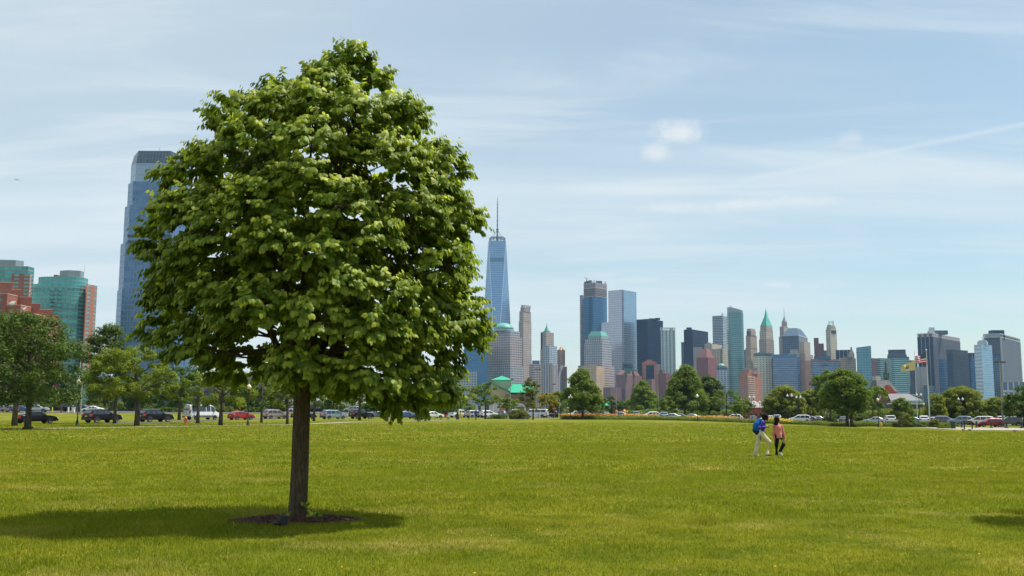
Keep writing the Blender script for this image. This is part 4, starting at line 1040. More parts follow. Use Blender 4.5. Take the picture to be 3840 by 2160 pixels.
q = MB(); x = X(2742, 1150, 2340); q.tube([(x-3, 2350, za-6), (x+1, 2350, za+3), (x+4, 2350, za-1)], .7, 4); B.add(q, 'crane', plain('raw_steel', (.16, .17, .2)))
B = Bld('tan stone tower with a rounded top between the glass tower and the green-spired tower', 2440)
B.box(2794.5, 2815, 2840, 1305, F_tan, 42, part='lower_shaft'); B.box(2796.5, 2815, 2838, 1258, F_tan, 42, part='shaft'); B.box(2799, 2816, 2834, 1240, F_tan, 42, part='upper_shaft'); B.box(2800.5, 2816, 2832, 1232, plain('tan_stone', (.42, .33, .27)), 42, part='crown')
q = MB(); a, b_ = B.P[3], B.P[0]; q.box(X(2806, 1245, 2435), X(2811, 1245, 2435), 2436, 2450, Z(2810, 1258, 2440), Z(2810, 1243, 2440)); B.add(q, 'arched_opening', plain('dark_opening', (.05, .05, .06)))
B = Bld('small dark slanted block between the rounded tower and the tan stone tower', 2480); B.box(2784, None, 2800, 1312, F_slate)
B = Bld('grey stone tower with a bright green pyramid roof and thin spire', 2420)
B.box(2846, 2874, 2902, 1272, facade('banded_stone', (.40, .33, .29), (.12, .11, .12), (.2, .17, .17), 3.6, 3.6, .5, .55, .2, .3, wvar=.1), 45, part='shaft'); B.box(2848, 2874, 2899, 1240, F_cream, 45, part='upper_shaft'); B.box(2850.5, 2874, 2896.5, 1222, F_tan, 45, part='arcade')
P = B.P; zA, zB_, zC = B.z, Z(2873, 1187, 2425), Z(2873, 1172, 2425); t1 = scl(P, .30); mb = MB(); tm = scl(P, .70); zm_ = zA+(zB_-zA)*.42; mb.walls(P, zA, zm_, tm); mb.walls(tm, zm_, zB_, t1)
B.add(mb, 'green_pyramid', GREEN); t2 = scl(P, .16); mb = MB(); mb.walls(t1, zB_, zC, t2); mb.walls(t2, zC, Z(2873, 1160, 2425), scl(P, .05)); mb.walls(scl(P, .05), Z(2873, 1160, 2425), Z(2873, 1150, 2425), scl(P, .01)); B.add(mb, 'spire', GREEN)
B = Bld('cream faceted tower block with a dark teal band at its top', 2250); P = rnd_foot(2826, 2898, 1336, 2250, 12, .8, 3); B.tier(P, Z(2862, 1336, 2250), facade('cream_grid', (.62, .59, .48), (.10, .14, .15), (.15, .19, .2), 4.6, 4.0, .52, .42, .3, .25)); B.tier(scl(P, .98), Z(2862, 1324, 2250), plain('teal_cap', (.05, .15, .16), .4, .3), 'teal_band'); B.clutter(3, 7, 5)
B = Bld('wide blue glass apartment building with a darker top band', 2210); B.box(2898, None, 2988, 1344, F_blu); B.tier(B.P, Z(2940, 1328.5, 2210), facade('blue_cap', (.08, .16, .28), (.05, .15, .28), (.07, .18, .32), 4, 4, .9, .9, .4, .2), 'dark_cap'); B.z = 0; B.box(2988.5, None, 2999, 1340, F_blu, part='side_wing', dD=8)
B = Bld('orange brick apartment building with balconies in the middle of the waterfront', 2100)
B.box(2770, 2802, 2856, 1400, F_org, 35); P_ = B.P; B.box(2784, 2806, 2844, 1386, F_org, 38, part='upper_block', dD=6); q = MB(); a, b_ = P_[0], P_[1]
for k in range(22):
    z_ = B.z-16-5.0*k*.92
    if z_ < 8: break
    q.prism([(a[0]+(b_[0]-a[0])*t+o_, a[1]+(b_[1]-a[1])*t-o2) for t, o_, o2 in ((.05, 0, 0), (.05, 0, 2), (.5, 0, 2), (.5, 0, 0))], z_, z_+1.1)
B.add(q, 'balcony_slabs', plain('cream_concrete', (.62, .55, .45), .8)); B.clutter(3, 1, 7)
B = Bld('grey stone spire tower with an ornate tapering top and needle', 2520)
B.box(2920.5, 2938, 2960, 1262, F_park, 42, part='shaft'); B.box(2923.5, 2939, 2956, 1224, F_park, 42, part='upper_shaft'); P = rnd_foot(2931, 2951.5, 1208, 2530, 10); B.tier(P, Z(2941, 1208, 2530), F_park, 'lantern'); B.peak(P, B.z, Z(2941, 1193, 2530), plain('grey_lead', (.22, .2, .24), .6), 'tapering_cap', .28)
q = MB(); c_ = cen(P); q.tube([(c_[0], c_[1], B.z-1), (c_[0], c_[1], Z(2941, 1184, 2530)), (c_[0], c_[1], Z(2941, 1156, 2530))], [2.6, .8, .3], 6); B.add(q, 'needle', plain('grey_lead', (.22, .2, .24)))
B = Bld('dark glass tower with a slate hipped roof like a tent', 2360); B.box(2933, 2995, 3028, 1259, F_slate, 28); P = foot(2931.5, 2995, 3029.5, 1257, 2358, 28); q = MB(); q.prism(P, B.z, B.z+2.2); B.add(q, 'cornice', plain('pale_stone', (.45, .46, .46))); P = scl(P, .95); B.peak(P, B.z+2.2, Z(2990, 1226, 2358), plain('slate_roof', (.05, .10, .15), .45, .2), 'hipped_roof', .50)
B = Bld('tan stepped stone tower beside the slate-roofed tower', 2300); B.box(2990, 3020, 3049, 1328, F_tan, 42, part='lower_block'); B.box(2997, 3015, 3038, 1281, F_tan, 42, part='shaft')
B = Bld('low pale stone stepped top below the slate-roofed tower', 2280); B.box(2956, None, 2996, 1326, F_cream); B.box(2963, None, 2993, 1311, F_cream, part='upper_block')
B = Bld('brown brick tower with narrow windows below the tan stepped tower', 2200); B.box(3000, 3020, 3052, 1352, facade('brown_narrow', (.33, .19, .14), (.12, .1, .12), (.2, .16, .16), 3.2, 3.4, .4, .5, .2, .3)); 
B = Bld('plain red brick tower with a taller slim bay', 2400); B.box(3069, None, 3089, 1288, F_brick); B.z = 0; B.box(3051.5, None, 3069.5, 1267, F_brick, part='tall_bay', dD=3)
B = Bld('cream stone tower with three tall arched windows and an antenna frame', 2380)
B.box(3096.5, 3113, 3137, 1236, F_cream, 48, part='shaft'); B.box(3098.5, 3114, 3135, 1226, F_cream, 48, part='upper_shaft'); B.box(3101, 3115, 3132, 1218, F_cream, 48, part='crown'); q = MB()
c_ = cen(B.P)
for sx in (-5, 5):
    for sy in (-5, 5): q.tube([(c_[0]+sx, c_[1]+sy, B.z-1), (c_[0]+sx*.8, c_[1]+sy*.8, Z(3118, 1203, 2380))], .6, 4)
for z_ in (5, 9): q.box(c_[0]-5, c_[0]+5, c_[1]-5.5, c_[1]-4.5, B.z+z_, B.z+z_+.7)
B.add(q, 'antenna_frame', plain('raw_steel', (.16, .17, .2)))
q = MB(); P = foot(3096.5, 3113, 3137, 1236, 2380, 48); a, b_ = P[0], P[1]
for t in (.25, .5, .75):
    x, y = a[0]+(b_[0]-a[0])*t, a[1]+(b_[1]-a[1])*t; q.box(x-1.5, x+1.5, y-2.0, y+.5, Z(3118, 1250, 2380), Z(3118, 1239, 2380))
B.add(q, 'arched_window', plain('dark_opening', (.05, .05, .06)))
B = Bld('dark glass block with white vertical fins behind the brick waterfront', 2330); B.box(3133, None, 3192, 1312, F_stripe)
B = Bld('small tower with a steep bronze pyramid roof and chimney', 2290); B.box(3182, None, 3204, 1328, F_tan); B.peak(B.P, B.z, Z(3192, 1306, 2290), plain('bronze_roof', (.22, .17, .13), .6), 'steep_roof', .2); q = MB(); c_ = cen(B.P); q.tube([(c_[0], c_[1], B.z-1), (c_[0], c_[1], Z(3192, 1301, 2290))], 1.8, 6); B.add(q, 'chimney', plain('dark_opening', (.05, .05, .06)))
B = Bld('small dark block between the brick tower and the cream stone tower', 2450); B.box(3086, None, 3104, 1314, F_gs)
B = Bld('wide blue-windowed block with an orange brick parapet', 2170); B.box(3040, 3050, 3146, 1352, F_blu, 75); B.tier(B.P, Z(3095, 1346, 2170), plain('orange_brick_plain', (.4, .165, .1)), 'brick_parapet'); q = MB(); q.box(X(3062, 1340, 2170), X(3116, 1340, 2170), 2172, 2190, B.z-.7, Z(3090, 1335, 2170)); B.add(q, 'roof_screen', F_slate)
B = Bld('beige arcaded stone block beside the teal slanted tower', 2190); B.box(3145, 3152, 3209, 1342, F_tan, 75); B.clutter(5, 6, 4)
B = Bld('teal mirror-glass tower with a slanting roofline', 2140); P = foot(3210.5, None, 3266, 1300, 2140); B.tier(P, [Z(3210, 1303, 2140), Z(3266, 1297, 2140), Z(3266, 1297, 2140), Z(3210, 1303, 2140)], F_tealtower); q = MB(); q.box(P[0][0]-.4, P[1][0]+.4, P[0][1]-.6, P[0][1]-.1, Z(3238, 1324, 2140), Z(3238, 1320, 2140)); B.add(q, 'band', plain('teal_cap', (.05, .15, .16)))
B = Bld('narrow brown brick block beside the teal slanted tower', 2210); B.box(3262, 3270, 3290, 1343, F_brick2); 
B = Bld('low tan block with a small dome beneath the narrow brown brick block', 2090); B.box(3270, 3284, 3302, 1410, F_tan)
B = Bld('low teal banded office wing to the side of the dark-topped office tower', 2160); B.box(3287, 3300, 3340, 1343, F_grn2, 70)
B = Bld('dark-topped office tower with stepped shoulders behind the railway terminal', 2240); B.box(3327, None, 3409, 1338, F_slate, part='shaft'); B.box(3327, None, 3400, 1329, F_slate, part='upper_shaft'); B.box(3330, None, 3396, 1311, F_slate2, part='crown')
B = Bld('stepped teal banded office block directly behind the railway terminal', 2110); B.box(3340, 3352, 3432, 1478, F_grn2, 75, part='lower_step'); B.box(3340, 3352, 3412, 1447, F_grn2, 75, part='middle_step'); B.box(3340, 3352, 3410, 1344, F_grn2, 75, part='upper_step')
B = Bld('dark brown office block beside the stepped teal banded block', 2160); B.box(3408, None, 3440, 1351, facade('dark_brown_glass', (.06, .05, .08), (.03, .035, .06), (.05, .05, .08), 4, 4, .7, .6, .3, .2)); 

B = Bld('broad office slab of dark stripes with a pale open top storey', 2260); P = foot(3439, 3499, 3599.5, 1262, 2260, 40); B.tier(P, Z(3499, 1262, 2260), F_stripe); zt = B.z
B.tier(scl(P, .985), Z(3499, 1249, 2260), facade('loggia', (.55, .46, .42), (.05, .06, .09), (.07, .08, .1), 8.5, 13, .55, .62, .2, .3), 'open_top_storey'); q = MB(); q.prism(scl(P, 1.005), B.z-2, B.z+.3); B.add(q, 'cornice', plain('pink_stone', (.5, .4, .37))); B.z += .3
q = MB(); x0, x1 = X(3502, 1240, 2275), X(3565, 1240, 2275); q.box(x0, x1, 2290, 2310, B.z-1, Z(3530, 1237, 2275)); B.add(q, 'penthouse', F_slate); q = MB(); q.box(X(3497, 1240, 2275), X(3514, 1240, 2275), 2288, 2296, B.z-.5, Z(3500, 1226, 2275)); B.add(q, 'roof_frame', plain('pale_frame', (.4, .5, .5)))
B = Bld('grey concrete slab with a single column of windows behind the flagpoles', 2150); B.box(3434, None, 3476, 1376, facade('blank_grey', (.34, .31, .31), (.1, .1, .12), (.15, .15, .17), 17, 4, .18, .4, .2, .4))
B = Bld('small mixed blue block at the foot of the broad dark-striped slab', 2120); B.box(3462, 3480, 3508, 1445, F_slate)
B = Bld('small dark blue glass block against the black box tower', 2180); B.box(3519, 3536, 3556, 1347, F_gs)
B = Bld('black glass box tower in front of the broad striped slab', 2130); P = foot(3549, 3572, 3630, 1328, 2130, 55); B.tier(P, Z(3572, 1328, 2130), facade('black_box_glass', (.035, .05, .075), (.02, .035, .06), (.04, .06, .09), 4.4, 4.0, .8, .55, .1, .3, .15)); B.tier(P, Z(3572, 1311, 2130), plain('black_cap', (.02, .03, .045), .5), 'dark_cap')
B = Bld('striped grey slab between the black box tower and the light blue tower', 2260); B.box(3629, None, 3662, 1323, F_stripe)
B = Bld('navy glass block just before the striped grey slab', 2180); B.box(3638, None, 3665, 1340, F_gs)
B = Bld('light blue glass tower with a white serrated edge and rounded top', 2100); P = foot(3652, 3680, 3719.5, 1292, 2100, 55); zt = Z(3680, 1292, 2100)
for i, mt in ((0, facade('light_blue_glass', (.24, .38, .50), (.20, .36, .50), (.25, .42, .55), 3, 3.8, .93, .86, .55, .14, wmetal=.3)), (3, facade('white_serrated', (.60, .62, .62), (.25, .38, .48), (.3, .42, .5), 10, 7.6, 1.0, .5, .4, .2))):
    if B.root is None: B._root(P)
    B.add(one_wall(P, i, 0, zt), 'glass_face', mt)
for i in (1, 2): B.add(one_wall(P, i, 0, zt), 'glass_face', F_gs)
B.z = zt; q = MB(); q.cap(P, zt); B.add(q, 'roof', ROOFM); P2 = rnd_foot(3666, 3703, 1285, 2106, 16); B.P = P2; B.tier(P2, Z(3685, 1281, 2106), plain('pale_drum', (.45, .5, .52), .5), 'drum'); B.tier(scl(P2, .8), Z(3685, 1275.5, 2106), plain('pale_drum', (.45, .5, .52)), 'upper_drum'); q = MB(); c_ = cen(P2); mast(q, c_[0], c_[1], B.z-1, Z(3682, 1262, 2106), .7); B.add(q, 'mast', plain('raw_steel', (.16, .17, .2)))
B = Bld('big grey office tower with a framed top storey, furthest along the skyline', 2300); P = foot(3690, 3752, 3822, 1263, 2300, 38); B.tier(P, Z(3752, 1262, 2300), F_slate2); zt = B.z
fr = MB(); a0, b0_ = P[0], P[1]
fr.prism(scl(P, 1.03), Z(3752, 1253, 2300), Z(3752, 1250, 2300)); fr.prism(scl(P, 1.03), zt-2, zt)
for i in range(4):
    a, b_ = scl(P, 1.02)[i], scl(P, 1.02)[(i+1) % 4]
    for t in [k/11 for k in range(11)]: x, y = a[0]+(b_[0]-a[0])*t, a[1]+(b_[1]-a[1])*t; fr.box(x-1, x+1, y-1, y+1, zt, Z(3752, 1253, 2300))
B.add(fr, 'top_frame', plain('pale_stone', (.45, .46, .46))); B.z = Z(3752, 1250, 2300); q = MB(); x0, x1 = X(3733, 1240, 2310), X(3778, 1240, 2310); q.box(x0, x1, 2325, 2345, B.z-14, Z(3752, 1236, 2310)); B.add(q, 'penthouse', F_blk)
for t in (P[0], P[1], P[3]): q = MB(); q.box(t[0]-1.6, t[0]+1.6, t[1]-1.8, t[1]+1.5, 0, zt-2.2); B.add(q, 'corner_pier', plain('pale_stone', (.45, .46, .46)))
B = Bld('dark narrow block between the light blue tower and the framed grey tower', 2200); B.box(3719, None, 3752, 1336, F_slate)
B = Bld('low block with a white colonnade at the foot of the framed grey tower', 2150); B.box(3758, None, 3834, 1433, facade('colonnade', (.50, .52, .54), (.08, .1, .15), (.1, .13, .18), 8, 18, .72, .8, .3, .3))
B = Bld('dark low block at the far edge of the skyline', 2200); B.box(3826, None, 3960, 1432, F_slate)

# ------------------------------------------------------------------ near shore towers
NEAR = 'waterfront towers on the near shore'
F_gj = facade('blue_grey_curtain', (.13, .20, .32), (.055, .14, .28), (.12, .23, .40), 2.2, 3.9, .72, .72, .5, .16, wmetal=.3)
F_gj2 = facade('dark_curtain', (.09, .12, .16), (.06, .09, .13), (.09, .13, .18), 2.2, 3.9, .7, .9, .5, .2, wmetal=.2)
B = Bld('very tall blue-grey glass tower with stepped sides rising behind the linden', 905, group=NEAR)
def gj(L, Rr, T): 
    D = 905; x0, x1 = X(L, T, D), X(Rr, T, D); c = 9.0; dd = 46
    return [(x0+c, D), (x1-c, D), (x1, D+c*1.3), (x1, D+dd-c), (x1-c, D+dd), (x0+c, D+dd), (x0, D+dd-c), (x0, D+c*1.3)]
for L, Rr, T, pn in ((421, 702, 1085, 'base_shaft'), (434, 694, 909, 'lower_shaft'), (450, 688, 768, 'middle_shaft'), (463, 682, 680, 'upper_shaft')): B.tier(gj(L, Rr, T), Z((L+Rr)/2, T, 905), F_gj, pn)
P = gj(484, 672, 610); B.tier(gj(474, 677, 612), Z(575, 612, 905), facade('louvred_glass', (.28, .36, .46), (.22, .30, .4), (.27, .36, .47), 40, 7.5, 1.0, .84, .5, .2, wmetal=.3), 'louvred_storeys')
zl = Z(578, 575, 905); zc_ = Z(578, 556, 905); Pt = scl(B.P, .93); mb = MB(); x0, x1 = min(p[0] for p in Pt), max(p[0] for p in Pt); zt_ = [zc_-(zc_-zl)*abs((p[0]-x0)/(x1-x0)*2-1)**2 for p in Pt]; mb.walls(B.P, B.z, zt_, Pt); mb.cap(Pt, zt_); B.add(mb, 'dark_crown', F_gj2)
q = MB(); x = X(570, 553, 905); mast(q, x, 925, zc_-2, zc_+7, .25); B.add(q, 'lightning_rod', plain('raw_steel', (.16, .17, .2)))
q = MB()
for T_ in (880, 902): x0, x1 = X(478, T_, 904.6), X(640, T_, 904.6); q.box(x0, x1, 904.5, 905.2, Z(560, T_+10, 905), Z(560, T_, 905))
B.add(q, 'vent_band', plain('vent_dark', (.05, .07, .09), .6))
F_teal = facade('teal_glass_flats', (.20, .31, .31), (.03, .20, .21), (.08, .38, .37), 2.7, 3.05, .88, .70, .45, .15, wvar=.05)
F_brk3 = facade('brick_flats', (.31, .115, .075), (.10, .25, .26), (.16, .36, .36), 8.0, 3.05, .46, .52, .3, .2)
SLAB = plain('concrete_band', (.34, .30, .30), .8, scale=.2)
B = Bld('round teal glass apartment tower with a brick corner slab', 760, 'apartment tower', 'apartment_tower', NEAR)
P = rnd_foot(131, 336, 1063, 760, 36, .62, 2.6); zt = Z(230, 1063, 760); B.tier(P, zt, F_teal, 'glass_drum'); sl_ = MB()
k = 3.05
while k < zt: sl_.walls(scl(P, 1.006), k-.2, k+.2); sl_.cap(scl(P, 1.006), k+.2); k += 3.05
B.add(sl_, 'floor_bands', SLAB); P2 = rnd_foot(152, 326, 1037, 764, 32, .6, 2.6); B.tier(P2, Z(230, 1037, 764), F_teal, 'upper_drum')
P3 = rnd_foot(226, 315, 1015, 770, 6, .7, 2.0); B.tier(P3, Z(270, 1013, 770), facade('penthouse_panels', (.24, .30, .31), (.2, .26, .27), (.22, .28, .3), 3, 20, .9, .98, .2, .3), 'penthouse')
q = MB(); mast(q, X(311, 1013, 772), 775, B.z-.5, Z(311, 990, 772), .12); mast(q, X(232, 1030, 772), 775, B.z-4, B.z-1, .1); B.add(q, 'antenna', plain('raw_steel', (.16, .17, .2)))
q = MB(); q.box(X(197, 1032, 766), X(211, 1032, 766), 768, 772, Z(200, 1036, 766), Z(200, 1029, 766)); B.add(q, 'roof_vent', plain('rust_box', (.3, .12, .08)))
mb = MB(); Pb = [(X(333, 1066, 762), 757), (X(365.5, 1066, 770), 770), (X(365.5, 1066, 796), 796), (X(333, 1066, 790), 790)]; B.z = 0; B.tier(Pb, Z(350, 1066, 760), F_brk3, 'brick_slab'); bl = MB(); k = 3.05
while k < B.z-2:
    bl.box(Pb[0][0]+2.4, Pb[0][0]+4.2, 757.2, 758.6, k, k+.35); k += 3.05
B.add(bl, 'window_ledges', SLAB)
for px in (193, 221):
    bc = MB(); k = 3.05
    while k < zt-4: bc.box(X(px-4, 1063, 757), X(px+5, 1063, 757), 756.0, 760.5, k-.12, k+.9); k += 3.05
    B.add(bc, 'balcony_column', plain('balcony_glass', (.10, .20, .21), .3, .2))
B = Bld('teal glass and brick apartment tower cut by the picture edge', 800, 'apartment tower', 'apartment_tower', NEAR)
P = [(X(-140, 1001, 800), 800), (X(26, 1001, 800), 800), (X(26, 1001, 800), 797), (X(113, 1001, 800), 797), (X(129, 1001, 806), 806), (X(129, 1001, 834), 834), (X(-140, 1001, 834), 834)]
B.tier(P, Z(60, 1001, 800), F_teal, 'glass_block'); P2 = [(X(47, 1027, 794), 793), (X(114, 1027, 794), 793), (X(120, 1027, 800), 800), (X(47, 1027, 794), 806)]; zk = B.z; B.z = 0; B.tier(P2, Z(80, 1027, 794), F_brk3, 'brick_bay')
B.z = zk; B.tier(rnd_foot(-60, 90, 976, 806, 8, .5, 3), Z(40, 974, 806), facade('penthouse_panels', (.24, .30, .31), (.2, .26, .27), (.22, .28, .3)), 'penthouse')
q = MB(); k = 3.05
while k < zk: q.walls(scl(P, 1.004), k-.2, k+.2); k += 3.05
B.add(q, 'floor_bands', SLAB)
BR = facade('terrace_brick', (.26, .085, .058), (.07, .08, .10), (.2, .2, .2), 5.2, 3.0, .34, .5, .2, .3, wvar=.08)
BRP = plain('terrace_brick_plain', (.27, .088, .060), .85, scale=.4)
B = Bld('red brick apartment building stepping down in terraces beside the teal towers', 560, 'apartment building', 'apartment_building', NEAR)
steps = [(-260, 49, 1060), (49, 78, 1087), (78, 121, 1115), (121, 152, 1138.5), (152, 200, 1161), (200, 221, 1184.5), (221, 236, 1222)]
cap_ = MB()
for i, (L, Rr, T) in enumerate(steps):
    x0, x1 = X(L, T, 560), X(Rr, T, 560)
    if i: x0 = lastx
    lastx = x1; z1 = Z(60, T, 560); P = [(x0, 560), (x1, 560), (x1-15, 590), (x0-15, 590)]; B.z = 0; B.tier(P, z1, BRP if i else BR, 'wing', roof=False)
    cap_.prism([(x0-.2, 559.7), (x1+.2, 559.7), (x1-14.8, 590), (x0-15.2, 590)], z1, z1+.35)
for i, (L, Rr, T) in enumerate([(-260, 28, 1103), (28, 78, 1145), (78, 130, 1178), (130, 176, 1210)]):
    D_ = 548-i*.5; x0, x1 = X(L, T, D_), X(Rr, T, D_); z1 = Z(60, T, D_); P = [(x0, D_), (x1, D_), (x1, 559.9), (x0, 559.9)]; B.z = 0; B.tier(P, z1, BR, 'front_wing', roof=False); cap_.box(x0-.2, x1+.2, D_-.3, 559.6, z1, z1+.35)
B.add(cap_, 'coping', plain('tan_coping', (.5, .36, .27), .8)); q = MB(); gh = MB()
for kf in range(1, 14):
    z_ = kf*3.0+1.2
    if z_ > Z(40, 1150, 546): break
    q.box(X(-200, 1200, 546), X(26, 1200, 546), 545.6, 548.2, z_, z_+.35)
B.add(q, 'balcony_slabs', plain('cream_concrete', (.62, .55, .45)))
for px, T in ((22, 1108), (52, 1128), (92, 1150)): x0, x1 = X(px-10, T, 552), X(px+12, T, 552); z_ = Z(60, T+12, 552); gh.face([(x0, 549, z_), (x1, 549, z_), (x1-.6, 552, z_+1.6), (x0+.6, 552, z_+1.6)]); gh.face([(x0, 549, z_-2), (x1, 549, z_-2), (x1, 549, z_), (x0, 549, z_)])
B.add(gh, 'sunroom_glazing', plain('sunroom_glass', (.42, .46, .42), .2, .3))
def low(label, L, Rr, T, D, mat, d=14, name='building', cat='building'):
    x0, x1 = X(L, T, D), X(Rr, T, D); B = Bld(label, D, cat, name, 'low buildings behind the park'); return B.tier([(x0, D), (x1, D), (x1, D+d), (x0, D+d)], Z((L+Rr)/2, T, D), mat, 'walls')
low('low teal glass building at the foot of the round apartment tower', 296, 362, 1392, 520, facade('low_teal', (.2, .3, .36), (.08, .18, .24), (.12, .24, .3), 3, 3.4, .9, .6, .4, .2))
low('pale pinkish building glimpsed through the trees behind the red hatchback', 815, 1060, 1418, 620, F_park).clutter(4, 2, 3)
low('slate blue building glimpsed behind the tree tops by the glass tower', 560, 800, 1432, 640, F_slate)
low('long low beige wall-like building behind the white van', 600, 900, 1526, 420, plain('beige_render', (.42, .38, .33)))
# ------------------------------------------------------------------ buildings of the park
def pb(px, py, D, root): p = pt(px, py, D); return (p.x, D, p.z)
LOWG = 'low buildings behind the park'
# green-roofed hall
D = 420; g = thing('hall', 'beige marina hall with bright green hipped roofs and a roof lantern', 'hall', (X(1900, 1540, D), D, 0), LOWG)
GR_ = plain('bright_green_roof', (.015, .33, .18), .45, scale=.3); BEI = plain('beige_wall', (.40, .34, .27), .8, scale=.3)
def hiproof(x0, x1, y0, y1, z0, z1, ridge=.35, ov=.8):
    m_ = MB(); x0 -= ov; x1 += ov; y0 -= ov; y1 += ov; cy_ = (y0+y1)/2; a = x0+(x1-x0)*ridge; b_ = x1-(x1-x0)*ridge
    m_.face([(x0, y0, z0), (x1, y0, z0), (b_, cy_, z1), (a, cy_, z1)]); m_.face([(x1, y0, z0), (x1, y1, z0), (b_, cy_, z1)]); m_.face([(x1, y1, z0), (x0, y1, z0), (a, cy_, z1), (b_, cy_, z1)]); m_.face([(x0, y1, z0), (x0, y0, z0), (a, cy_, z1)]); m_.face([(x0, y0, z0), (x0, y1, z0), (x1, y1, z0), (x1, y0, z0)])
    return m_
x0, x1 = X(1840, 1470, D), X(2010, 1470, D); ze = Z(1900, 1473, D)
m_ = MB(); m_.box(x0, x1, D, D+22, 0, ze); m_.build('walls', BEI, g)
m_ = MB()
for i in range(9):
    a = x0+1.5+i*(x1-x0-3)/8.6; m_.box(a, a+1.3, D-.12, D+.1, Z(1900, 1508, D), Z(1900, 1480, D))
m_.build('window', plain('hall_window', (.10, .15, .16), .25, .2), g)
hiproof(X(1905, 1470, D), x1, D-6, D+22, ze, Z(1900, 1438, D), .2).build('main_roof', GR_, g)
m_ = MB(); xa, xb, xm = X(1838, 1470, D-4), X(1915, 1470, D-4), X(1842, 1470, D-4); zr, zl_ = Z(1900, 1436, D), Z(1900, 1468, D)
m_.face([(xm, D-8, zr), (xb, D-8, zl_), (xb, D+20, zl_), (xm, D+20, zr)]); m_.face([(xm, D-8, zr-.3), (xm, D-8, zr), (xm, D+20, zr), (xm, D+20, zr-.3)]); m_.face([(xm, D-8, zr-.5), (xb, D-8, zl_-.5), (xb, D-8, zl_), (xm, D-8, zr)]); m_.build('sloped_roof', GR_, g)
m_ = MB(); m_.face([(xm, D-7.5, 3), (xb-.5, D-7.5, 3), (xb-.5, D-7.5, zl_-.5), (xm, D-7.5, zr-.5)]); m_.box(xm, xb-.5, D-7.4, D, 0, zl_-.6); m_.build('gable_wall', BEI, g)
lx0, lx1 = X(1848, 1430, D+4), X(1916, 1430, D+4); zt_ = Z(1880, 1425, D+4)
m_ = MB(); m_.box(lx0, lx1, D+4, D+13, ze-1, zt_); m_.build('lantern', BEI, g)
m_ = MB()
for i in range(8): a = lx0+.5+i*(lx1-lx0-.6)/8; m_.box(a, a+.6, D+3.9, D+4.1, zt_-1.2, zt_-.2)
m_.build('lantern_window', plain('pale_window', (.35, .42, .38), .3), g)
hiproof(lx0, lx1, D+4, D+13, zt_, Z(1880, 1408, D+4), .49, .9).build('lantern_roof', GR_, g)
low('low brown pavilion under the green-roofed hall', 1895, 1985, 1478, 412, plain('brown_pavilion', (.19, .12, .09)), 6)
low('white kiosk with dark windows behind the white crossover', 1783, 1850, 1520, 268, facade('kiosk_white', (.62, .60, .52), (.05, .06, .07), (.1, .12, .13), 1.6, 3.2, .35, .45), 5)
low('white shed behind the stop sign near the hall', 1850, 1876, 1516, 275, plain('white_shed', (.6, .6, .58)), 4)
# arched sign
D = 262; px0, px1 = 1929, 1971; x0, x1 = X(px0, 1530, D), X(px1, 1530, D); gzz = gz(x0, D); xc = (x0+x1)/2; W_ = (x1-x0)/2
g = thing('arched_sign', 'white arched entrance sign with curved green lettering behind the big round bush', 'sign', (xc, D, gzz))
z0 = Z(1950, 1533, D); zt_ = Z(1950, 1513, D); m_ = MB(); n_ = 20; h_ = zt_-z0
arc = lambda t, r_: (xc+W_*(2*t-1), z0+r_*(h_)*(1-(2*t-1)**2)**.5+ (r_-1)*0)
for i in range(n_):
    a, b_ = arc(i/n_, 1), arc((i+1)/n_, 1); c_, d_ = arc(i/n_, .45), arc((i+1)/n_, .45)
    for yy in (D, D+.25): m_.face([(c_[0], yy, c_[1]), (d_[0], yy, d_[1]), (b_[0], yy, b_[1]), (a[0], yy, a[1])])
    m_.face([(a[0], D, a[1]), (b_[0], D, b_[1]), (b_[0], D+.25, b_[1]), (a[0], D+.25, a[1])])
m_.build('arch_panel', plain('pale_mint', (.62, .72, .64), .5), g)
m_ = MB(); m_.box(x0-.1, x0+.35, D, D+.4, gzz, z0+.2); m_.box(x1-.35, x1+.1, D-.01, D+.4, gzz, z0+.2); m_.build('post', plain('white_paint', (.72, .72, .68), .5), g)
cu = bpy.data.curves.new('lettering', 'FONT'); cu.body = 'LIBERTY LANDING'; cu.size = 1; cu.extrude = .02; cu.align_x = 'CENTER'
to = bpy.data.objects.new('lettering_tmp', cu); COL.objects.link(to); bpy.context.view_layer.update()
me = bpy.data.meshes.new_from_object(to.evaluated_get(bpy.context.evaluated_depsgraph_get())); bpy.data.objects.remove(to)
wt = max(v.co.x for v in me.vertices)-min(v.co.x for v in me.vertices)
for v in me.vertices:
    t = v.co.x/wt*.86+.5; s_ = 2*t-1; zc = z0+h_*.82*math.sqrt(max(0, 1-s_*s_))-.32*h_*.25
    v.co = (xc+W_*s_-xc, -.05-v.co.z, zc+v.co.y*h_*.2-gzz-.25)
me.materials.clear(); me.materials.append(plain('sign_green', (.02, .16, .12), .5)); o = bpy.data.objects.new('lettering', me); COL.objects.link(o); o.parent = g
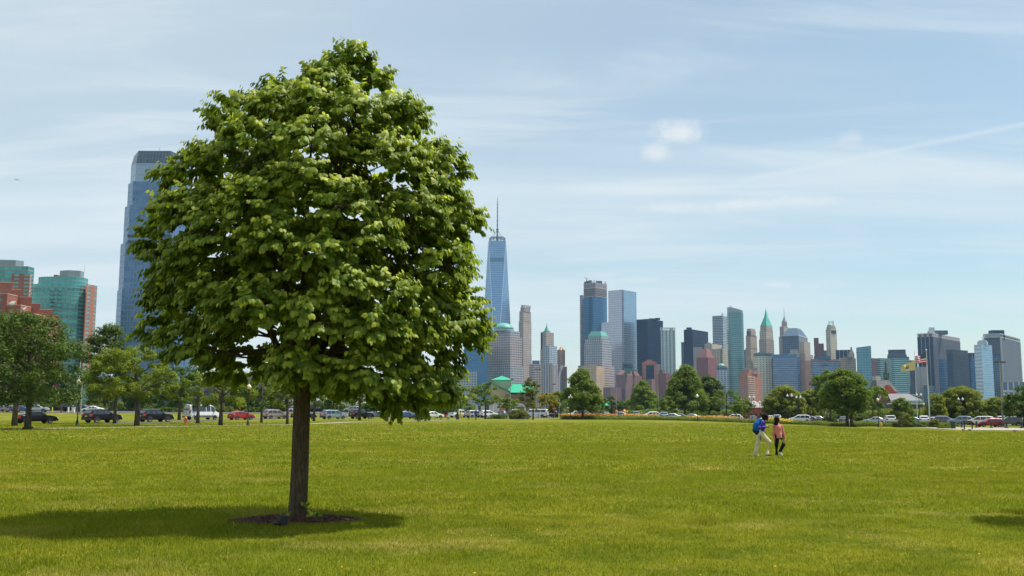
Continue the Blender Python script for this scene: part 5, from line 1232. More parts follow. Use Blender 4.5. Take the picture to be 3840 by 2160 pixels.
# green tent roof + colourful play figures
D = 300; x0, x1 = X(2236, 1515, D), X(2331, 1520, D); gzz = 0
g = thing('canopy', 'bright green sloping tent roof low among trees behind the flower bed', 'canopy', ((x0+x1)/2, D, 0), LOWG)
m_ = MB(); zl_, zh = Z(2300, 1520, D), Z(2300, 1505, D); xm = (x0+x1)/2-2
m_.face([(x0, D, zl_), (x1, D, zl_), (xm+2, D+4, zh), (xm-2, D+4, zh)]); m_.face([(x1, D, zl_), (x1, D+8, zl_), (xm+2, D+4, zh)]); m_.face([(x1, D+8, zl_), (x0, D+8, zl_), (xm-2, D+4, zh), (xm+2, D+4, zh)]); m_.face([(x0, D+8, zl_), (x0, D, zl_), (xm-2, D+4, zh)]); m_.build('roof', GR_, g)
m_ = MB()
for x in (x0+.4, (x0+x1)/2, x1-.4):
    for y in (D+.4, D+7.6): m_.tube([(x, y, 0), (x, y, zl_+.05)], .1, 6)
m_.build('support', plain('dark_green_paint', (.02, .08, .05)), g)
D = 262; 
for px, h, col, lb in ((2312, 3.1, (.55, .10, .04), 'tall red-orange inflatable play figure under the green tent roof'), (2341, 3.4, (.75, .25, .02), 'yellow and orange inflatable play figure beyond the flower bed'), (2328, 2.2, (.60, .07, .05), 'low red inflatable play figure beside the yellow and orange one')):
    h *= .62; p = at(px, D); m_ = MB(); m_.lathe((p.x, p.y, p.z), [(.2, 0), (.55, .15), (.62, h*.3), (.42, h*.55), (.48, h*.7), (.40, h*.88), (.1, h)], 12)
    m_.tube([(p.x-.4, p.y, p.z+h*.5), (p.x-.9, p.y, p.z+h*.75)], [.18, .12], 6); m_.tube([(p.x+.4, p.y, p.z+h*.5), (p.x+.9, p.y, p.z+h*.8)], [.18, .12], 6)
    tag(m_.build('inflatable_figure', plain('vinyl%.2f' % col[1], col, .4, var=.35, scale=1.2), smooth=True), lb, 'inflatable', 'inflatable play figures')
# small brick building
D = 330; x0, x1 = X(2803, 1540, D), X(2873, 1540, D); g = thing('brick_pavilion', 'small red brick building with a pale hipped roof and arched windows', 'pavilion', ((x0+x1)/2, D, 0), LOWG)
ze = Z(2838, 1528, D); m_ = MB(); m_.box(x0, x1, D, D+7, 0, ze); m_.build('walls', plain('pavilion_brick', (.38, .10, .06), .8, scale=2), g)
hiproof(x0, x1, D, D+7, ze, Z(2838, 1503, D), .46, .6).build('roof', plain('pale_slate', (.27, .24, .25), .7, scale=.6), g)
for i in range(4):
    a = x0+.8+i*1.6; m_ = MB(); m_.box(a, a+.75, D-.05, D+.05, ze-3.4, ze-2.1); m_.tube([(a+.375, D-.045, ze-2.12), (a+.375, D+.04, ze-2.12)], .372, 12); m_.build('arched_window', plain('dark_window', (.03, .03, .035), .3), g)
# old railway terminal
D = 560; x0, x1 = X(3293, 1500, D), X(3383, 1500, D); xc = X(3329, 1440, D)
g = thing('railway_terminal', 'old railway terminal with red brick gable, dark slate roof and copper steeple', 'terminal', (xc, D, 0), LOWG)
BRT = plain('terminal_brick', (.40, .085, .045), .8, var=.15, scale=.6); SLT = plain('terminal_slate', (.10, .10, .105), .8, var=.2, scale=.5); COP = plain('steeple_copper', (.05, .10, .08), .6, scale=.5)
zg = Z(3328, 1500, D); zp = Z(3328, 1444, D); m_ = MB(); gx0, gx1 = X(3302, 1500, D), X(3385, 1500, D); gxc = X(3328.5, 1444, D)
m_.face([(gx0, D, zg), (gx1, D, zg), (gxc+1, D, zp), (gxc-1, D, zp)]); m_.face([(gx0, D+1, zg), (gxc-1, D+1, zp), (gxc+1, D+1, zp), (gx1, D+1, zg)])
m_.face([(gx0, D, zg), (gxc-1, D, zp), (gxc-1, D+1, zp), (gx0, D+1, zg)]); m_.face([(gxc+1, D, zp), (gx1, D, zg), (gx1, D+1, zg), (gxc+1, D+1, zp)]); m_.box(gx0, gx1, D, D+1, 0, zg-.01); m_.build('brick_gable', BRT, g)
m_ = MB()
for px in (3324, 3330, 3336):
    x = X(px, 1490, D); m_.box(x-.35, x+.35, D-.08, D+.1, Z(3330, 1493, D), Z(3330, 1482, D)+ (.5 if px == 3330 else 0))
m_.build('gable_window', plain('dark_window', (.03, .03, .035)), g)
m_ = MB(); rx0, rx1, ra, rb = X(3290, 1474, D+6), X(3394, 1500, D+6), X(3306, 1424, D+6), X(3352, 1424, D+6); zr0, zr1 = Z(3330, 1474, D+6), Z(3330, 1424, D+6); zrl = Z(3330, 1500, D+6)
fr_ = [(rx0, D+5), (rx1, D+5), (rx1, D+30), (rx0, D+30)]; tp_ = [(ra, D+14), (rb, D+14), (rb, D+20), (ra, D+20)]; m_.walls(fr_, zrl, zr1, tp_); m_.cap(tp_, zr1); m_.box(rx0+.5, rx1-.5, D+5.5, D+29, 0, zrl+.01); m_.build('slate_roof', SLT, g)
m_ = MB(); m_.face([(X(3383, 1490, D+2), D+2, Z(3383, 1488, D)), (X(3366, 1462, D+2), D+2, Z(3366, 1468, D)), (X(3350, 1462, D+2), D+2, Z(3352, 1466, D)), (X(3360, 1490, D+2), D+2, Z(3383, 1490, D))]); m_.build('grey_skirt_roof', plain('light_slate', (.28, .29, .28), .7), g)
sx = X(3325.5, 1400, D+16); w0 = (X(3336, 1415, D+16)-X(3316, 1415, D+16))/2; zz0, zz1, zz2, zz3 = zr1-1, Z(3325, 1417, D+16), Z(3325, 1399, D+16), Z(3325, 1352, D+16)
m_ = MB(); m_.tube([(sx, D+17, zz0), (sx, D+17, zz1)], [w0*1.05, w0], 8); m_.build('steeple_base', COP, g, False)
m_ = MB(); [m_.tube([(sx+w0*.85*math.cos(a), D+17+w0*.85*math.sin(a), zz1), (sx+w0*.85*math.cos(a), D+17+w0*.85*math.sin(a), zz2)], w0*.16, 6) for a in [2*math.pi*(k+.5)/8 for k in range(8)]]; m_.tube([(sx, D+17, zz2-.3), (sx, D+17, zz2+.2)], w0*1.15, 8); m_.tube([(sx, D+17, zz1-.1), (sx, D+17, zz1+.25)], w0*1.12, 8); m_.build('steeple_lantern', COP, g)
m_ = MB(); hs = zz3-zz2; m_.tube([(sx, D+17, zz2), (sx, D+17, zz2+hs*.12), (sx, D+17, zz2+hs*.7), (sx, D+17, zz2+hs*.71), (sx, D+17, zz2+hs*.8), (sx, D+17, zz3)], [w0*.85, w0*.62, w0*.30, w0*.5, w0*.42, .08], 8); m_.build('spire', plain('spire_slate', (.09, .085, .08), .7), g)
# long train shed
D = 540; x0, x1 = X(3340, 1510, D), X(3462, 1510, D); g = thing('train_shed', 'long low shed with a grey roof and teal and white eaves beside the terminal', 'shed', ((x0+x1)/2, D, 0), LOWG)
m_ = MB(); m_.face([(x0, D, Z(3400, 1502, D)), (x1, D, Z(3400, 1502, D)), (x1, D+20, Z(3400, 1476, D+20)), (X(3380, 1476, D), D+20, Z(3400, 1476, D+20))]); m_.build('roof', plain('shed_roof', (.15, .145, .155), .7, scale=.2), g)
m_ = MB(); m_.box(x0, x1, D-.3, D+.2, Z(3400, 1510, D), Z(3400, 1503, D)); m_.build('teal_eaves', plain('teal_trim', (.16, .34, .33), .6), g)
m_ = MB(); m_.box(x0-2, x1, D-1, D+.2, Z(3400, 1516, D), Z(3400, 1512, D)); m_.build('white_eaves', plain('cream_trim', (.66, .58, .52), .6), g)
m_ = MB(); m_.box(x0, x1, D+.3, D+18, 0, Z(3400, 1503, D)); m_.build('walls', plain('dark_shed', (.07, .055, .055), .8), g)

# ------------------------------------------------------------------ lamps, poles, flags
BLK = plain('black_iron', (.012, .012, .013), .45, var=.2); GLB = plain('lamp_globe', (.72, .60, .42), .25, var=.05); GLW = plain('lamp_globe_white', (.72, .72, .66), .25, var=.05)
GALV = plain('galvanised_steel', (.30, .31, .28), .5, .3, scale=.8); DARKH = plain('lamp_head_bronze', (.10, .085, .07), .5)
def globe_lamp(p, H, label, globe=GLB):
    g = thing('street_lamp', label, 'street lamp', p, 'globe street lamps'); s = H/4.9
    m_ = MB(); m_.lathe((0, 0, 0), [(.20*s, 0), (.20*s, .10*s), (.15*s, .14*s), (.13*s, .45*s), (.085*s, .55*s), (.075*s, .7*s)], 14); m_.build('base', BLK, g)
    m_ = MB(); m_.lathe((0, 0, 0), [(.062*s, .6*s), (.05*s, 4.05*s), (.08*s, 4.08*s), (.11*s, 4.2*s), (.12*s, 4.24*s)], 12); m_.build('post', BLK, g)
    m_ = MB(); m_.lathe((0, 0, 0), [(.12*s, 4.25*s), (.235*s, 4.38*s), (.265*s, 4.52*s), (.22*s, 4.68*s), (.10*s, 4.78*s)], 16); m_.build('globe', globe, g, True)
    m_ = MB(); m_.lathe((0, 0, 0), [(.10*s, 4.775*s), (.075*s, 4.82*s), (.03*s, 4.86*s), (.02*s, 4.98*s)], 10); m_.build('finial', globe, g)
def twin_lamp(px, top, D, label):
    p = at(px, D); H = Z(px, top, D)-p.z; g = thing('twin_lamp', label, 'street lamp', p, 'twin-headed globe lamps'); 
    m_ = MB(); m_.lathe((0, 0, 0), [(.18, 0), (.15, .5), (.07, .7), (.05, H-1.05)], 10); m_.build('post', BLK, g)
    m_ = MB(); m_.tube([(-.5, 0, H-.85), (-.45, 0, H-1.05), (0, 0, H-1.0), (.45, 0, H-1.05), (.5, 0, H-.85)], .04, 6); [m_.lathe((x, 0, H-.88), [(.05, 0), (.14, .1), (.14, .16)], 8) for x in (-.5, .5)]; m_.build('arm', BLK, g)
    for x in (-.5, .5): m_ = MB(); m_.lathe((x, 0, H-.72), [(.13, 0), (.27, .14), (.26, .32), (.10, .52), (.03, .70)], 12); m_.build('globe', GLW, g, True)
globe_lamp(at(291, 106), 4.95, 'black lamp post with cream globe between the black sedan and the first SUV')
globe_lamp(gnd(929, 1596), 4.5, 'black lamp post with cream globe in front of the red hatchback')
globe_lamp(gnd(1500, 1581), 4.6, 'black lamp post under the linden boughs beside the silver sedan')
globe_lamp(at(2616, 180), 4.9, 'black lamp post with white globe beside the litter bin and flower bed', GLW)
globe_lamp(gnd(3295, 1601.5), 4.75, 'black lamp post with large cream globe between the twin-trunked tree and terminal')
globe_lamp(gnd(3468, 1584), 4.6, 'black lamp post with cream globe between the two flag poles')
globe_lamp(at(1920, 270), 4.8, 'lamp post with cream globe just before the green-roofed hall')
p = gnd(2139.5, 1573.5); g = thing('street_lamp', 'black lamp post with a small white cluster head beside the wide-branched tree', 'street lamp', p, 'globe street lamps'); H = Z(2140, 1479, p.y)-p.z
m_ = MB(); m_.lathe((0, 0, 0), [(.20, 0), (.16, .4), (.07, .6), (.055, H-.9)], 12); m_.build('post', BLK, g); m_ = MB(); [m_.ball((x, 0, H-.6), .2, 10, 7) for x in (-.27, .27)]; m_.lathe((0, 0, H-.5), [(.15, 0), (.12, .3), (.02, .5)], 10); m_.build('globe', GLW, g, True); m_ = MB(); m_.tube([(-.27, 0, H-.85), (0, 0, H-.95), (.27, 0, H-.85)], .04, 6); m_.build('arm', BLK, g)
for a in [(2963, 1477, 235, 'taller twin lamp standing before the round light green tree'), (2996, 1483, 245, 'shorter twin lamp just beside the taller twin lamp by the round tree'), (2820.5, 1483, 240, 'twin lamp standing before the small brick building roof'),
          (3449, 1474, 235, 'twin lamp between the yellow flag pole and the globe lamp'), (3605, 1490, 235, 'twin lamp before the largest domed tree'), (3780, 1476, 215, 'twin lamp half hidden by the dark tree at the crossing'), (2943, 1488, 300, 'small far twin lamp in the crown of the round light green tree')]: twin_lamp(*a)
for i, (px, t, D, w_) in enumerate([(2806, 1499, 300, 'at the corner eaves of the small brick building'), (2828.5, 1502, 300, 'before the middle of the small brick roof'), (2850, 1503.5, 300, 'before the far slope of the small brick roof'), (2868.5, 1506, 305, 'just past the small brick building'),
          (2782, 1495, 300, 'over the low tree beside the brick building'), (2741, 1527, 280, 'low over the yellow flowers by the thin-trunked tree')]):
    p = at(px, D); globe_lamp(p, Z(px, t, D)-p.z, 'small distant white globe lamp '+w_, GLW)
def park_light(px, top, D, label, heads=2, lean=0, group='tall grey parking lights'):
    p = at(px, D); H = Z(px, top, D)-p.z; g = thing('parking_light', label, 'parking light', p, group)
    m_ = MB(); m_.tube([(0, 0, 0), (0, 0, H)], [.17, .09], 8); m_.tube([(0, 0, 0), (0, 0, .5)], .27, 8); m_.build('pole', GALV, g)
    for k in range(heads):
        s = 1 if k == 0 else -1; m_ = MB(); m_.box(min(.15*s, .95*s), max(.15*s, .95*s), -.25, .25, H-.12, H+.14); m_.tube([(0, 0, H), (.2*s, 0, H)], .05, 5); m_.build('lamp_head', DARKH, g)
park_light(301, 1275, 210, 'tall grey parking light standing before the round teal tower', 1)
park_light(1913, 1423, 290, 'tall grey parking light with one head before the green-roofed hall', 1)
park_light(2071.5, 1441, 285, 'grey parking light beside the golden-leaved tree', 1)
park_light(2068-51, 1385, 330, 'grey twin-headed parking light rising behind the narrow olive tree')
park_light(3096, 1371, 240, 'twin-headed parking light rising above the tree with the pale straight trunk')
park_light(3760, 1358, 172, 'tallest grey twin-headed parking light behind the tail of the red crossover')
for px, lb in ((2471, 'thin grey pole before the small-lantern brick tower'), (2312, 'thin grey pole beside the green tent roof')):
    p = at(px, 250); m_ = MB(); m_.tube([p, p+Vector((0, 0, Z(px, 1455, 250)-p.z))], [.06, .04], 6); tag(m_.build('thin_pole', GALV), lb, 'pole')
for px, t, lb in ((277, 1390, 'slim white sailboat mast behind the dark tree near the teal tower'), (286, 1325, 'taller white sailboat mast beside the lamp post and teal tower')):
    p = at(px, 330); m_ = MB(); H = Z(px, t, 330)-p.z; m_.tube([p, p+Vector((.5, 0, H))], [.14, .08], 6); m_.tube([p+Vector((-.6, 0, H*.6)), p+Vector((.9, 0, H*.6))], .04, 5); tag(m_.build('sailboat_mast', plain('white_paint', (.72, .72, .68))), lb, 'mast', 'sailboat masts')
# flags
POLE = plain('white_pole', (.60, .66, .60), .4, .2, scale=.5)
def flag_pole(px, py, top, label):
    p = gnd(px, py); H = Z(px, top, p.y)-p.z; g = thing('flag_pole', label, 'flag pole', p, 'white flag poles'); m_ = MB(); m_.tube([(0, 0, 0), (0, 0, H*.4), (0, 0, H)], [.12, .10, .055], 12); m_.lathe((0, 0, 0), [(.2, 0), (.2, .12), (.13, .2)], 12); m_.build('pole', POLE, g)
    m_ = MB(); m_.ball((0, 0, H+.1), .13, 10, 7); m_.build('ball_finial', plain('pale_metal', (.75, .78, .8)), g, True); return p, H
pA, HA = flag_pole(3487, 1592, 1314, 'taller white flag pole carrying the American flag')
pB, HB = flag_pole(3441, 1578, 1319, 'white flag pole carrying the buff yellow flag')
def flag(name, corners, mat, label, D, wav=.10, n=28, m2=14):
    """corners: hoist top, hoist bottom, fly bottom, fly top in picture columns/rows at distance D"""
    q = [pt(a, b_, D) for a, b_ in corners]; V = []; UV = []; F = []
    for j in range(m2+1):
        for i in range(n+1):
            s, t = i/n, j/m2; p = (q[0].lerp(q[3], s)).lerp(q[1].lerp(q[2], s), t); w_ = wav*s*math.sin(s*9+t*2.2)+.05*math.sin(s*17+t*3)*s
            p = p+Vector((0, -w_*2.2, .06*math.sin(s*8)*s)); V.append(tuple(p)); UV.append((s, 1-t))
    m_ = MB(); m_.v = V
    for j in range(m2):
        for i in range(n): f = (j*(n+1)+i, j*(n+1)+i+1, (j+1)*(n+1)+i+1, (j+1)*(n+1)+i); m_.f.append(f); m_.uv.append([UV[k] for k in f]); m_.m.append(0)
    o = m_.build(name, mat, smooth=True); return tag(o, label, 'flag', 'flags')
mt, nt, b = new_mat('flag_us'); uv = N(nt, 'UVMap', uv_map='UVMap'); sp = N(nt, 'SeparateXYZ'); nt.links.new(uv.outputs[0], sp.inputs[0]); U, V_ = sp.outputs[0], sp.outputs[1]
st = mathn(nt, 'LESS_THAN', mathn(nt, 'FRACT', mathn(nt, 'MULTIPLY', V_, 4.5)), .5); c_ = mixc(nt, st, (.85, .82, .82), (.55, .008, .02))
can = mathn(nt, 'MULTIPLY', mathn(nt, 'LESS_THAN', U, .5), mathn(nt, 'GREATER_THAN', V_, .445))
vx = mathn(nt, 'SUBTRACT', mathn(nt, 'FRACT', mathn(nt, 'MULTIPLY', U, 13.3)), .5); vy = mathn(nt, 'SUBTRACT', mathn(nt, 'FRACT', mathn(nt, 'MULTIPLY', V_, 13)), .5)
dot = mathn(nt, 'LESS_THAN', mathn(nt, 'ADD', mathn(nt, 'MULTIPLY', vx, vx), mathn(nt, 'MULTIPLY', vy, vy)), .05); c_ = mixc(nt, can, c_, mixc(nt, dot, (.012, .018, .07), (.5, .5, .55))); nt.links.new(c_, b.inputs[0]); b.inputs['Roughness'].default_value = .8
mt2, nt, b = new_mat('flag_buff'); uv = N(nt, 'UVMap', uv_map='UVMap'); sp = N(nt, 'SeparateXYZ'); nt.links.new(uv.outputs[0], sp.inputs[0]); U, V_ = sp.outputs[0], sp.outputs[1]
def blob2(cu_, cv_, ru, rv):
    a = mathn(nt, 'DIVIDE', mathn(nt, 'SUBTRACT', U, cu_), ru); d_ = mathn(nt, 'DIVIDE', mathn(nt, 'SUBTRACT', V_, cv_), rv); return mathn(nt, 'LESS_THAN', mathn(nt, 'ADD', mathn(nt, 'MULTIPLY', a, a), mathn(nt, 'MULTIPLY', d_, d_)), 1)
c_ = mixc(nt, blob2(.70, .50, .035, .19), (.72, .60, .20), (.45, .08, .05)); c_ = mixc(nt, blob2(.46, .50, .035, .17), c_, (.45, .12, .05)); c_ = mixc(nt, blob2(.58, .45, .09, .17), c_, (.03, .08, .40)); c_ = mixc(nt, blob2(.58, .70, .045, .06), c_, (.4, .3, .1)); c_ = mixc(nt, blob2(.58, .23, .12, .035), c_, (.6, .7, .75)); nt.links.new(c_, b.inputs[0]); b.inputs['Roughness'].default_value = .8
flag('american_flag', [(3471.5, 1321), (3474, 1361), (3434, 1363), (3431, 1338)], mt, 'American flag flying with its stars and stripes half folded by the wind', pA.y, .14)
flag('buff_flag', [(3429.5, 1350), (3431, 1388), (3382, 1395), (3378, 1374)], mt2, 'buff yellow state flag with a small blue emblem streaming from its pole', pB.y, .08)

# ------------------------------------------------------------------ small street furniture
def hydrant(px, py, D, col, label):
    p = at(px, D) if D else gnd(px, py); g = thing('fire_hydrant', label, 'fire hydrant', p, 'fire hydrants'); M_ = plain('hydrant%.2f' % col[1], col, .5)
    m_ = MB(); m_.lathe((0, 0, 0), [(.2, 0), (.2, .06), (.13, .08), (.13, .62), (.17, .64), (.17, .70)], 12); m_.build('barrel', M_, g)
    m_ = MB(); m_.lathe((0, 0, 0), [(.16, .70), (.14, .82), (.05, .90), (.03, .97)], 12); m_.build('cap', plain('hydrant_cap', (.55, .25, .05), .5), g)
    m_ = MB(); m_.tube([(-.26, 0, .5), (.26, 0, .5)], .07, 8); m_.tube([(0, -.26, .42), (0, 0, .42)], .09, 8); m_.build('outlet', M_, g)
hydrant(695.5, 1591, None, (.50, .07, .03), 'small red fire hydrant on the grass before the white van')
hydrant(3302, 0, 150, (.55, .38, .03), 'small yellow fire hydrant behind the foot of the large cream globe lamp')
BIN = plain('bin_black', (.015, .018, .02), .5); BING = plain('bin_green', (.012, .035, .028), .5)
def bin_(px, py, w_, h, mat, label, paper=False):
    p = gnd(px, py); g = thing('litter_bin', label, 'litter bin', p, 'litter bins'); m_ = MB(); m_.lathe((0, 0, 0), [(w_*.42, 0), (w_*.46, .1), (w_*.5, h*.9), (w_*.53, h*.91), (w_*.53, h)], 16); m_.build('body', mat, g)
    m_ = MB(); m_.lathe((0, 0, 0), [(w_*.54, h), (w_*.5, h+.07), (w_*.15, h+.1)], 16); m_.build('lid', mat, g)
    if paper: m_ = MB(); m_.box(-w_*.44, -w_*.1, -w_*.52, -w_*.42, h*.35, h*.6); m_.build('notice', plain('white_paint', (.72, .72, .68)), g)
bin_(1567, 1575.5, .62, .95, BIN, 'black litter bin under the linden boughs closest to the lamp post')
bin_(1580, 1575, .62, .92, BIN, 'black litter bin under the linden boughs touching the one by the lamp post')
bin_(2634.5, 1577, .68, 1.0, BIN, 'black litter bin with a white notice by the flower bed', True)
bin_(3575, 1608, .72, 1.05, BING, 'dark green litter bin beside the clipped hedge mound')
for i, (px, py, w_) in enumerate([(3605, 1598.5, 'behind the information panel'), (3660.5, 1600, 'before the front wheel of the red crossover'), (3715.5, 1601.5, 'before the middle of the red crossover'), (3772.5, 1603.5, 'just past the tail of the red crossover'), (3829, 1605, 'beside the dark tree at the crossing')]):
    p = at(px, 160-(px-3605)*.02); m_ = MB(); m_.lathe(p, [(.28, 0), (.28, .09), (.20, .20), (.135, .30), (.125, .88), (.155, .93), (.12, 1.04), (.01, 1.10)], 12); tag(m_.build('bollard', BLK), 'black iron bollard '+w_, 'bollard', 'black bollards along the plaza')
p0 = gnd(3617, 1610); p1 = p0+Vector((X(3646, 1610, p0.y)-p0.x, 0, 0)); g = thing('information_panel', 'low black information panel on two legs at the plaza edge', 'information panel', (p0+p1)/2); L_ = (p1-p0).length/2; d_ = (p1-p0).normalized()
for s in (-1, 1): m_ = MB(); m_.box(L_*s-.07, L_*s+.07, -.07, .07, 0, .95); m_.build('leg', BLK, g)
m_ = MB(); M_ = Matrix.Translation((0, 0, 1.06)) @ Matrix.Rotation(R(35), 4, 'X'); m_.box(-L_-.05, L_+.05, -.32, .32, -.05, .03, M_); m_.build('panel_board', plain('panel_black', (.01, .01, .01), 1.0, spec=.02), g); m_ = MB(); m_.box(-L_, L_, -.26, .26, .034, .045, M_); m_.build('panel_print', plain('panel_print', (.04, .02, .02), 1.0, var=.5, scale=4, spec=.02), g)
def stop_sign(px, cy, D, label):
    p = at(px, D); z = Z(px, cy, D)-p.z; g = thing('stop_sign', label, 'stop sign', p, 'stop signs'); m_ = MB(); m_.tube([(0, 0, 0), (0, 0, z+.3)], .04, 6); m_.build('post', GALV, g)
    oc = [(.42*math.cos(R(22.5+45*k)), .42*math.sin(R(22.5+45*k))) for k in range(8)]; m_ = MB(); m_.face([(a, -.06, z+b_) for a, b_ in oc]); m_.face([(a, -.03, z+b_) for a, b_ in oc][::-1]); m_.build('plate', plain('sign_red', (.55, .03, .03), .4), g)
    cu = bpy.data.curves.new('lettering', 'FONT'); cu.body = 'STOP'; cu.size = .3; cu.align_x = 'CENTER'; cu.align_y = 'CENTER'; to = bpy.data.objects.new('tmp', cu); COL.objects.link(to); bpy.context.view_layer.update(); me = bpy.data.meshes.new_from_object(to.evaluated_get(bpy.context.evaluated_depsgraph_get())); bpy.data.objects.remove(to)
    for v in me.vertices: v.co = (v.co.x, -.065, z+v.co.y)
    me.materials.clear(); me.materials.append(plain('white_paint', (.72, .72, .68))); o = bpy.data.objects.new('lettering', me); COL.objects.link(o); o.parent = g
stop_sign(1878, 1534, 232, 'red stop sign beside the big round bush and the white crossover'); stop_sign(2078.5, 1532, 232, 'red stop sign on a post near the golden-leaved tree')
p = at(228, 222); z = Z(228, 1500, 222)-p.z; g = thing('parking_sign', 'white and brown parking sign on a brown post beyond the black sedan', 'sign', p); m_ = MB(); m_.box(-.12, .12, -.06, .06, 0, z+.7); m_.build('post', plain('brown_wood', (.13, .06, .04), .8), g); m_ = MB(); m_.box(-.5, .5, -.12, -.07, z-.45, z+.45); m_.build('board', plain('white_paint', (.72, .72, .68)), g); m_ = MB(); m_.box(-.5, .5, -.125, -.065, z+.46, z+.7); m_.box(-.12, -.02, -.14, -.12, z-.3, z+.3); m_.box(-.02, .2, -.14, -.12, z+.2, z+.3); m_.box(-.02, .2, -.14, -.12, z-.02, z+.08); m_.box(.12, .22, -.141, -.119, z, z+.28); m_.build('brown_letter', plain('brown_wood', (.13, .06, .04)), g)
for i, (px, D, col, h, lb) in enumerate([(290, 222, (.70, .42, .03), 1.15, 'yellow bollard with a white cap beside the lamp post and far cars'), (195, 224, (.72, .50, .03), 1.1, 'yellow bollard near the parking sign'), (1734, 232, (.70, .36, .10), 1.0, 'orange marker post before the white pickup truck'), (2096, 228, (.75, .62, .05), 1.1, 'bright yellow bollard before the dark sedan at the flower bed end')]):
    p = at(px, D); m_ = MB(); m_.lathe(p, [(.13, 0), (.13, h*.9), (.09, h), (.01, h+.03)], 10); tag(m_.build('yellow_bollard', plain('yel%d' % i, col, .5)), lb, 'bollard', 'yellow bollards')
for px, lb in ((255, 'low white post before the parking sign lot'), (274, 'wide white gate box beside the yellow capped bollard')):
    p = at(px, 223); m_ = MB(); w_ = .1 if px == 255 else .32; m_.box(p.x-w_, p.x+w_, p.y-.2, p.y+.2, p.z, p.z+1.15); m_.box(p.x-w_*1.3, p.x+w_*1.3, p.y-.25, p.y+.25, p.z+1.15, p.z+1.25); tag(m_.build('white_post', plain('white_paint', (.72, .72, .68))), lb, 'post')
p = gnd(2303.5, 1571.5); m_ = MB(); m_.box(p.x-.12, p.x+.12, p.y-.12, p.y+.12, p.z, p.z+2.15); m_.box(p.x-.17, p.x+.17, p.y-.17, p.y+.17, p.z+1.2, p.z+2.15); m_.tube([p+Vector((0, 0, 2.15)), p+Vector((0, 0, 2.3))], [.15, .05], 8); tag(m_.build('wooden_post', plain('brown_wood', (.13, .06, .04))), 'square dark brown wooden post at the front of the flower bed', 'post')
p = gnd(2403, 1570); g = thing('flood_light', 'short dark post with a small white tilted lamp in the flower bed', 'lamp', p); m_ = MB(); m_.tube([(0, 0, 0), (0, 0, 1.35)], .08, 8); m_.build('post', BLK, g); m_ = MB(); m_.tube([(0, 0, 1.3), (.3, 0, 1.5)], [.08, .13], 10); m_.build('lamp_head', GLW, g)
# wooden rail fence
a, b_ = at(1985, 228), at(2118, 226); g = thing('rail_fence', 'low brown rail fence in front of the white parked van', 'fence', (a+b_)/2); m_ = MB(); m_.tube([a+Vector((0, 0, .95)), b_+Vector((0, 0, .95))], .05, 6); m_.build('rail', plain('brown_wood', (.13, .06, .04)), g)
for t in (0, .25, .5, .75, 1): q = a.lerp(b_, t); m_ = MB(); m_.tube([q, q+Vector((0, 0, 1.05))], .06, 6); m_.build('post', plain('brown_wood', (.13, .06, .04)), g)
# wire fence remnants
a, b_ = gnd(1256, 1584), gnd(1306, 1583); g = thing('wire_fence', 'short run of thin grey fence posts on the grass before the blue-grey minivan', 'fence', (a+b_)/2)
for t in (0, .25, 1): q = a.lerp(b_, t); m_ = MB(); m_.tube([q, q+Vector((0, 0, 2.1))], .02, 5); m_.build('post', GALV, g)
m_ = MB(); [m_.tube([a+Vector((0, 0, h)), b_+Vector((0, 0, h))], .006, 3) for h in (.3, .8, 1.3, 1.8)]; m_.build('wire', GALV, g)
# ------------------------------------------------------------------ flower bed
def flower_bed(px0, px1, D, depth, h, seed, label, green, cols, dens=26):
    rs = np.random.RandomState(seed); a, b_ = at(px0, D), at(px1, D); n = int((b_.x-a.x)*depth*dens)
    x = a.x+(b_.x-a.x)*rs.rand(n); y = D+depth*rs.rand(n); hh = h*(.22+.38*rs.rand(n)+.55*vnoise(x, y, .45, seed)); z = np.array([gz(p, q) for p, q in zip(x, y)])
    C = np.stack([x, y, z+hh*.55], 1); V, F, rn = leaf_cloud(C, hh*.5, 11, .085, rs, 1.1)
    o = np_mesh('flower_bed', V, F, LM['bed' if green == 'light' else green], None, False, {'rnd': rn, 'young': rn*0}); tag(o, label, 'flower bed', kind='stuff')
    return x, y, z, hh, rs
def blooms(x, y, z, hh, rs, frac, col, nm, label, sel=None, r_=.085, k=8):
    i = np.where(rs.rand(len(x)) < frac)[0]
    if sel is not None: i = i[sel(x[i], y[i])]
    C = np.stack([x[i], y[i], z[i]+hh[i]*1.05+.22], 1)
    if not len(C): return
    V, F, rn = leaf_cloud(C, np.full(len(C), .10), k, r_, rs, 1.4); tag(np_mesh('flowers', V, F, plain(nm, col, .7, var=.35, scale=2), None, False, {'rnd': rn}), label, 'flowers', kind='stuff')
def at_px(px, D): return pt(px, 1550, D).x
bd_ = flower_bed(2112, 2330, 199, 12, .85, 21, 'leafy green flower bed from the black lamp to the brown post', 'light', None)
blooms(*bd_, .42, (.62, .30, .035), 'amber_petals', 'band of amber and orange flowers along the back of the bed before the parked cars', lambda x, y: y > 204)
bd_ = flower_bed(2330, 2620, 199, 12, .85, 22, 'leafy green flower bed from the brown post to the globe lamp', 'light', None)
blooms(*bd_, .45, (.66, .38, .06), 'yellow_petals', 'band of yellow-orange flowers along the bed behind the bright cone-shaped tree', lambda x, y: (y > 204) & (x < at_px(2475, 205)) & (x > at_px(2338, 205)))
bd_ = flower_bed(2620, 2830, 196, 14, .85, 23, 'leafy green flower bed from the globe lamp to the young sapling', 'light', None)
blooms(*bd_, .45, (.66, .40, .08), 'pale_yellow_petals', 'band of pale yellow flowers behind the black litter bin and thin-trunked tree', lambda x, y: (y > 203) & (x < at_px(2765, 205)))
blooms(*bd_, .05, (.62, .2, .14), 'salmon_petals', 'scattered salmon red flowers behind the young sapling', lambda x, y: x > at_px(2765, 205))
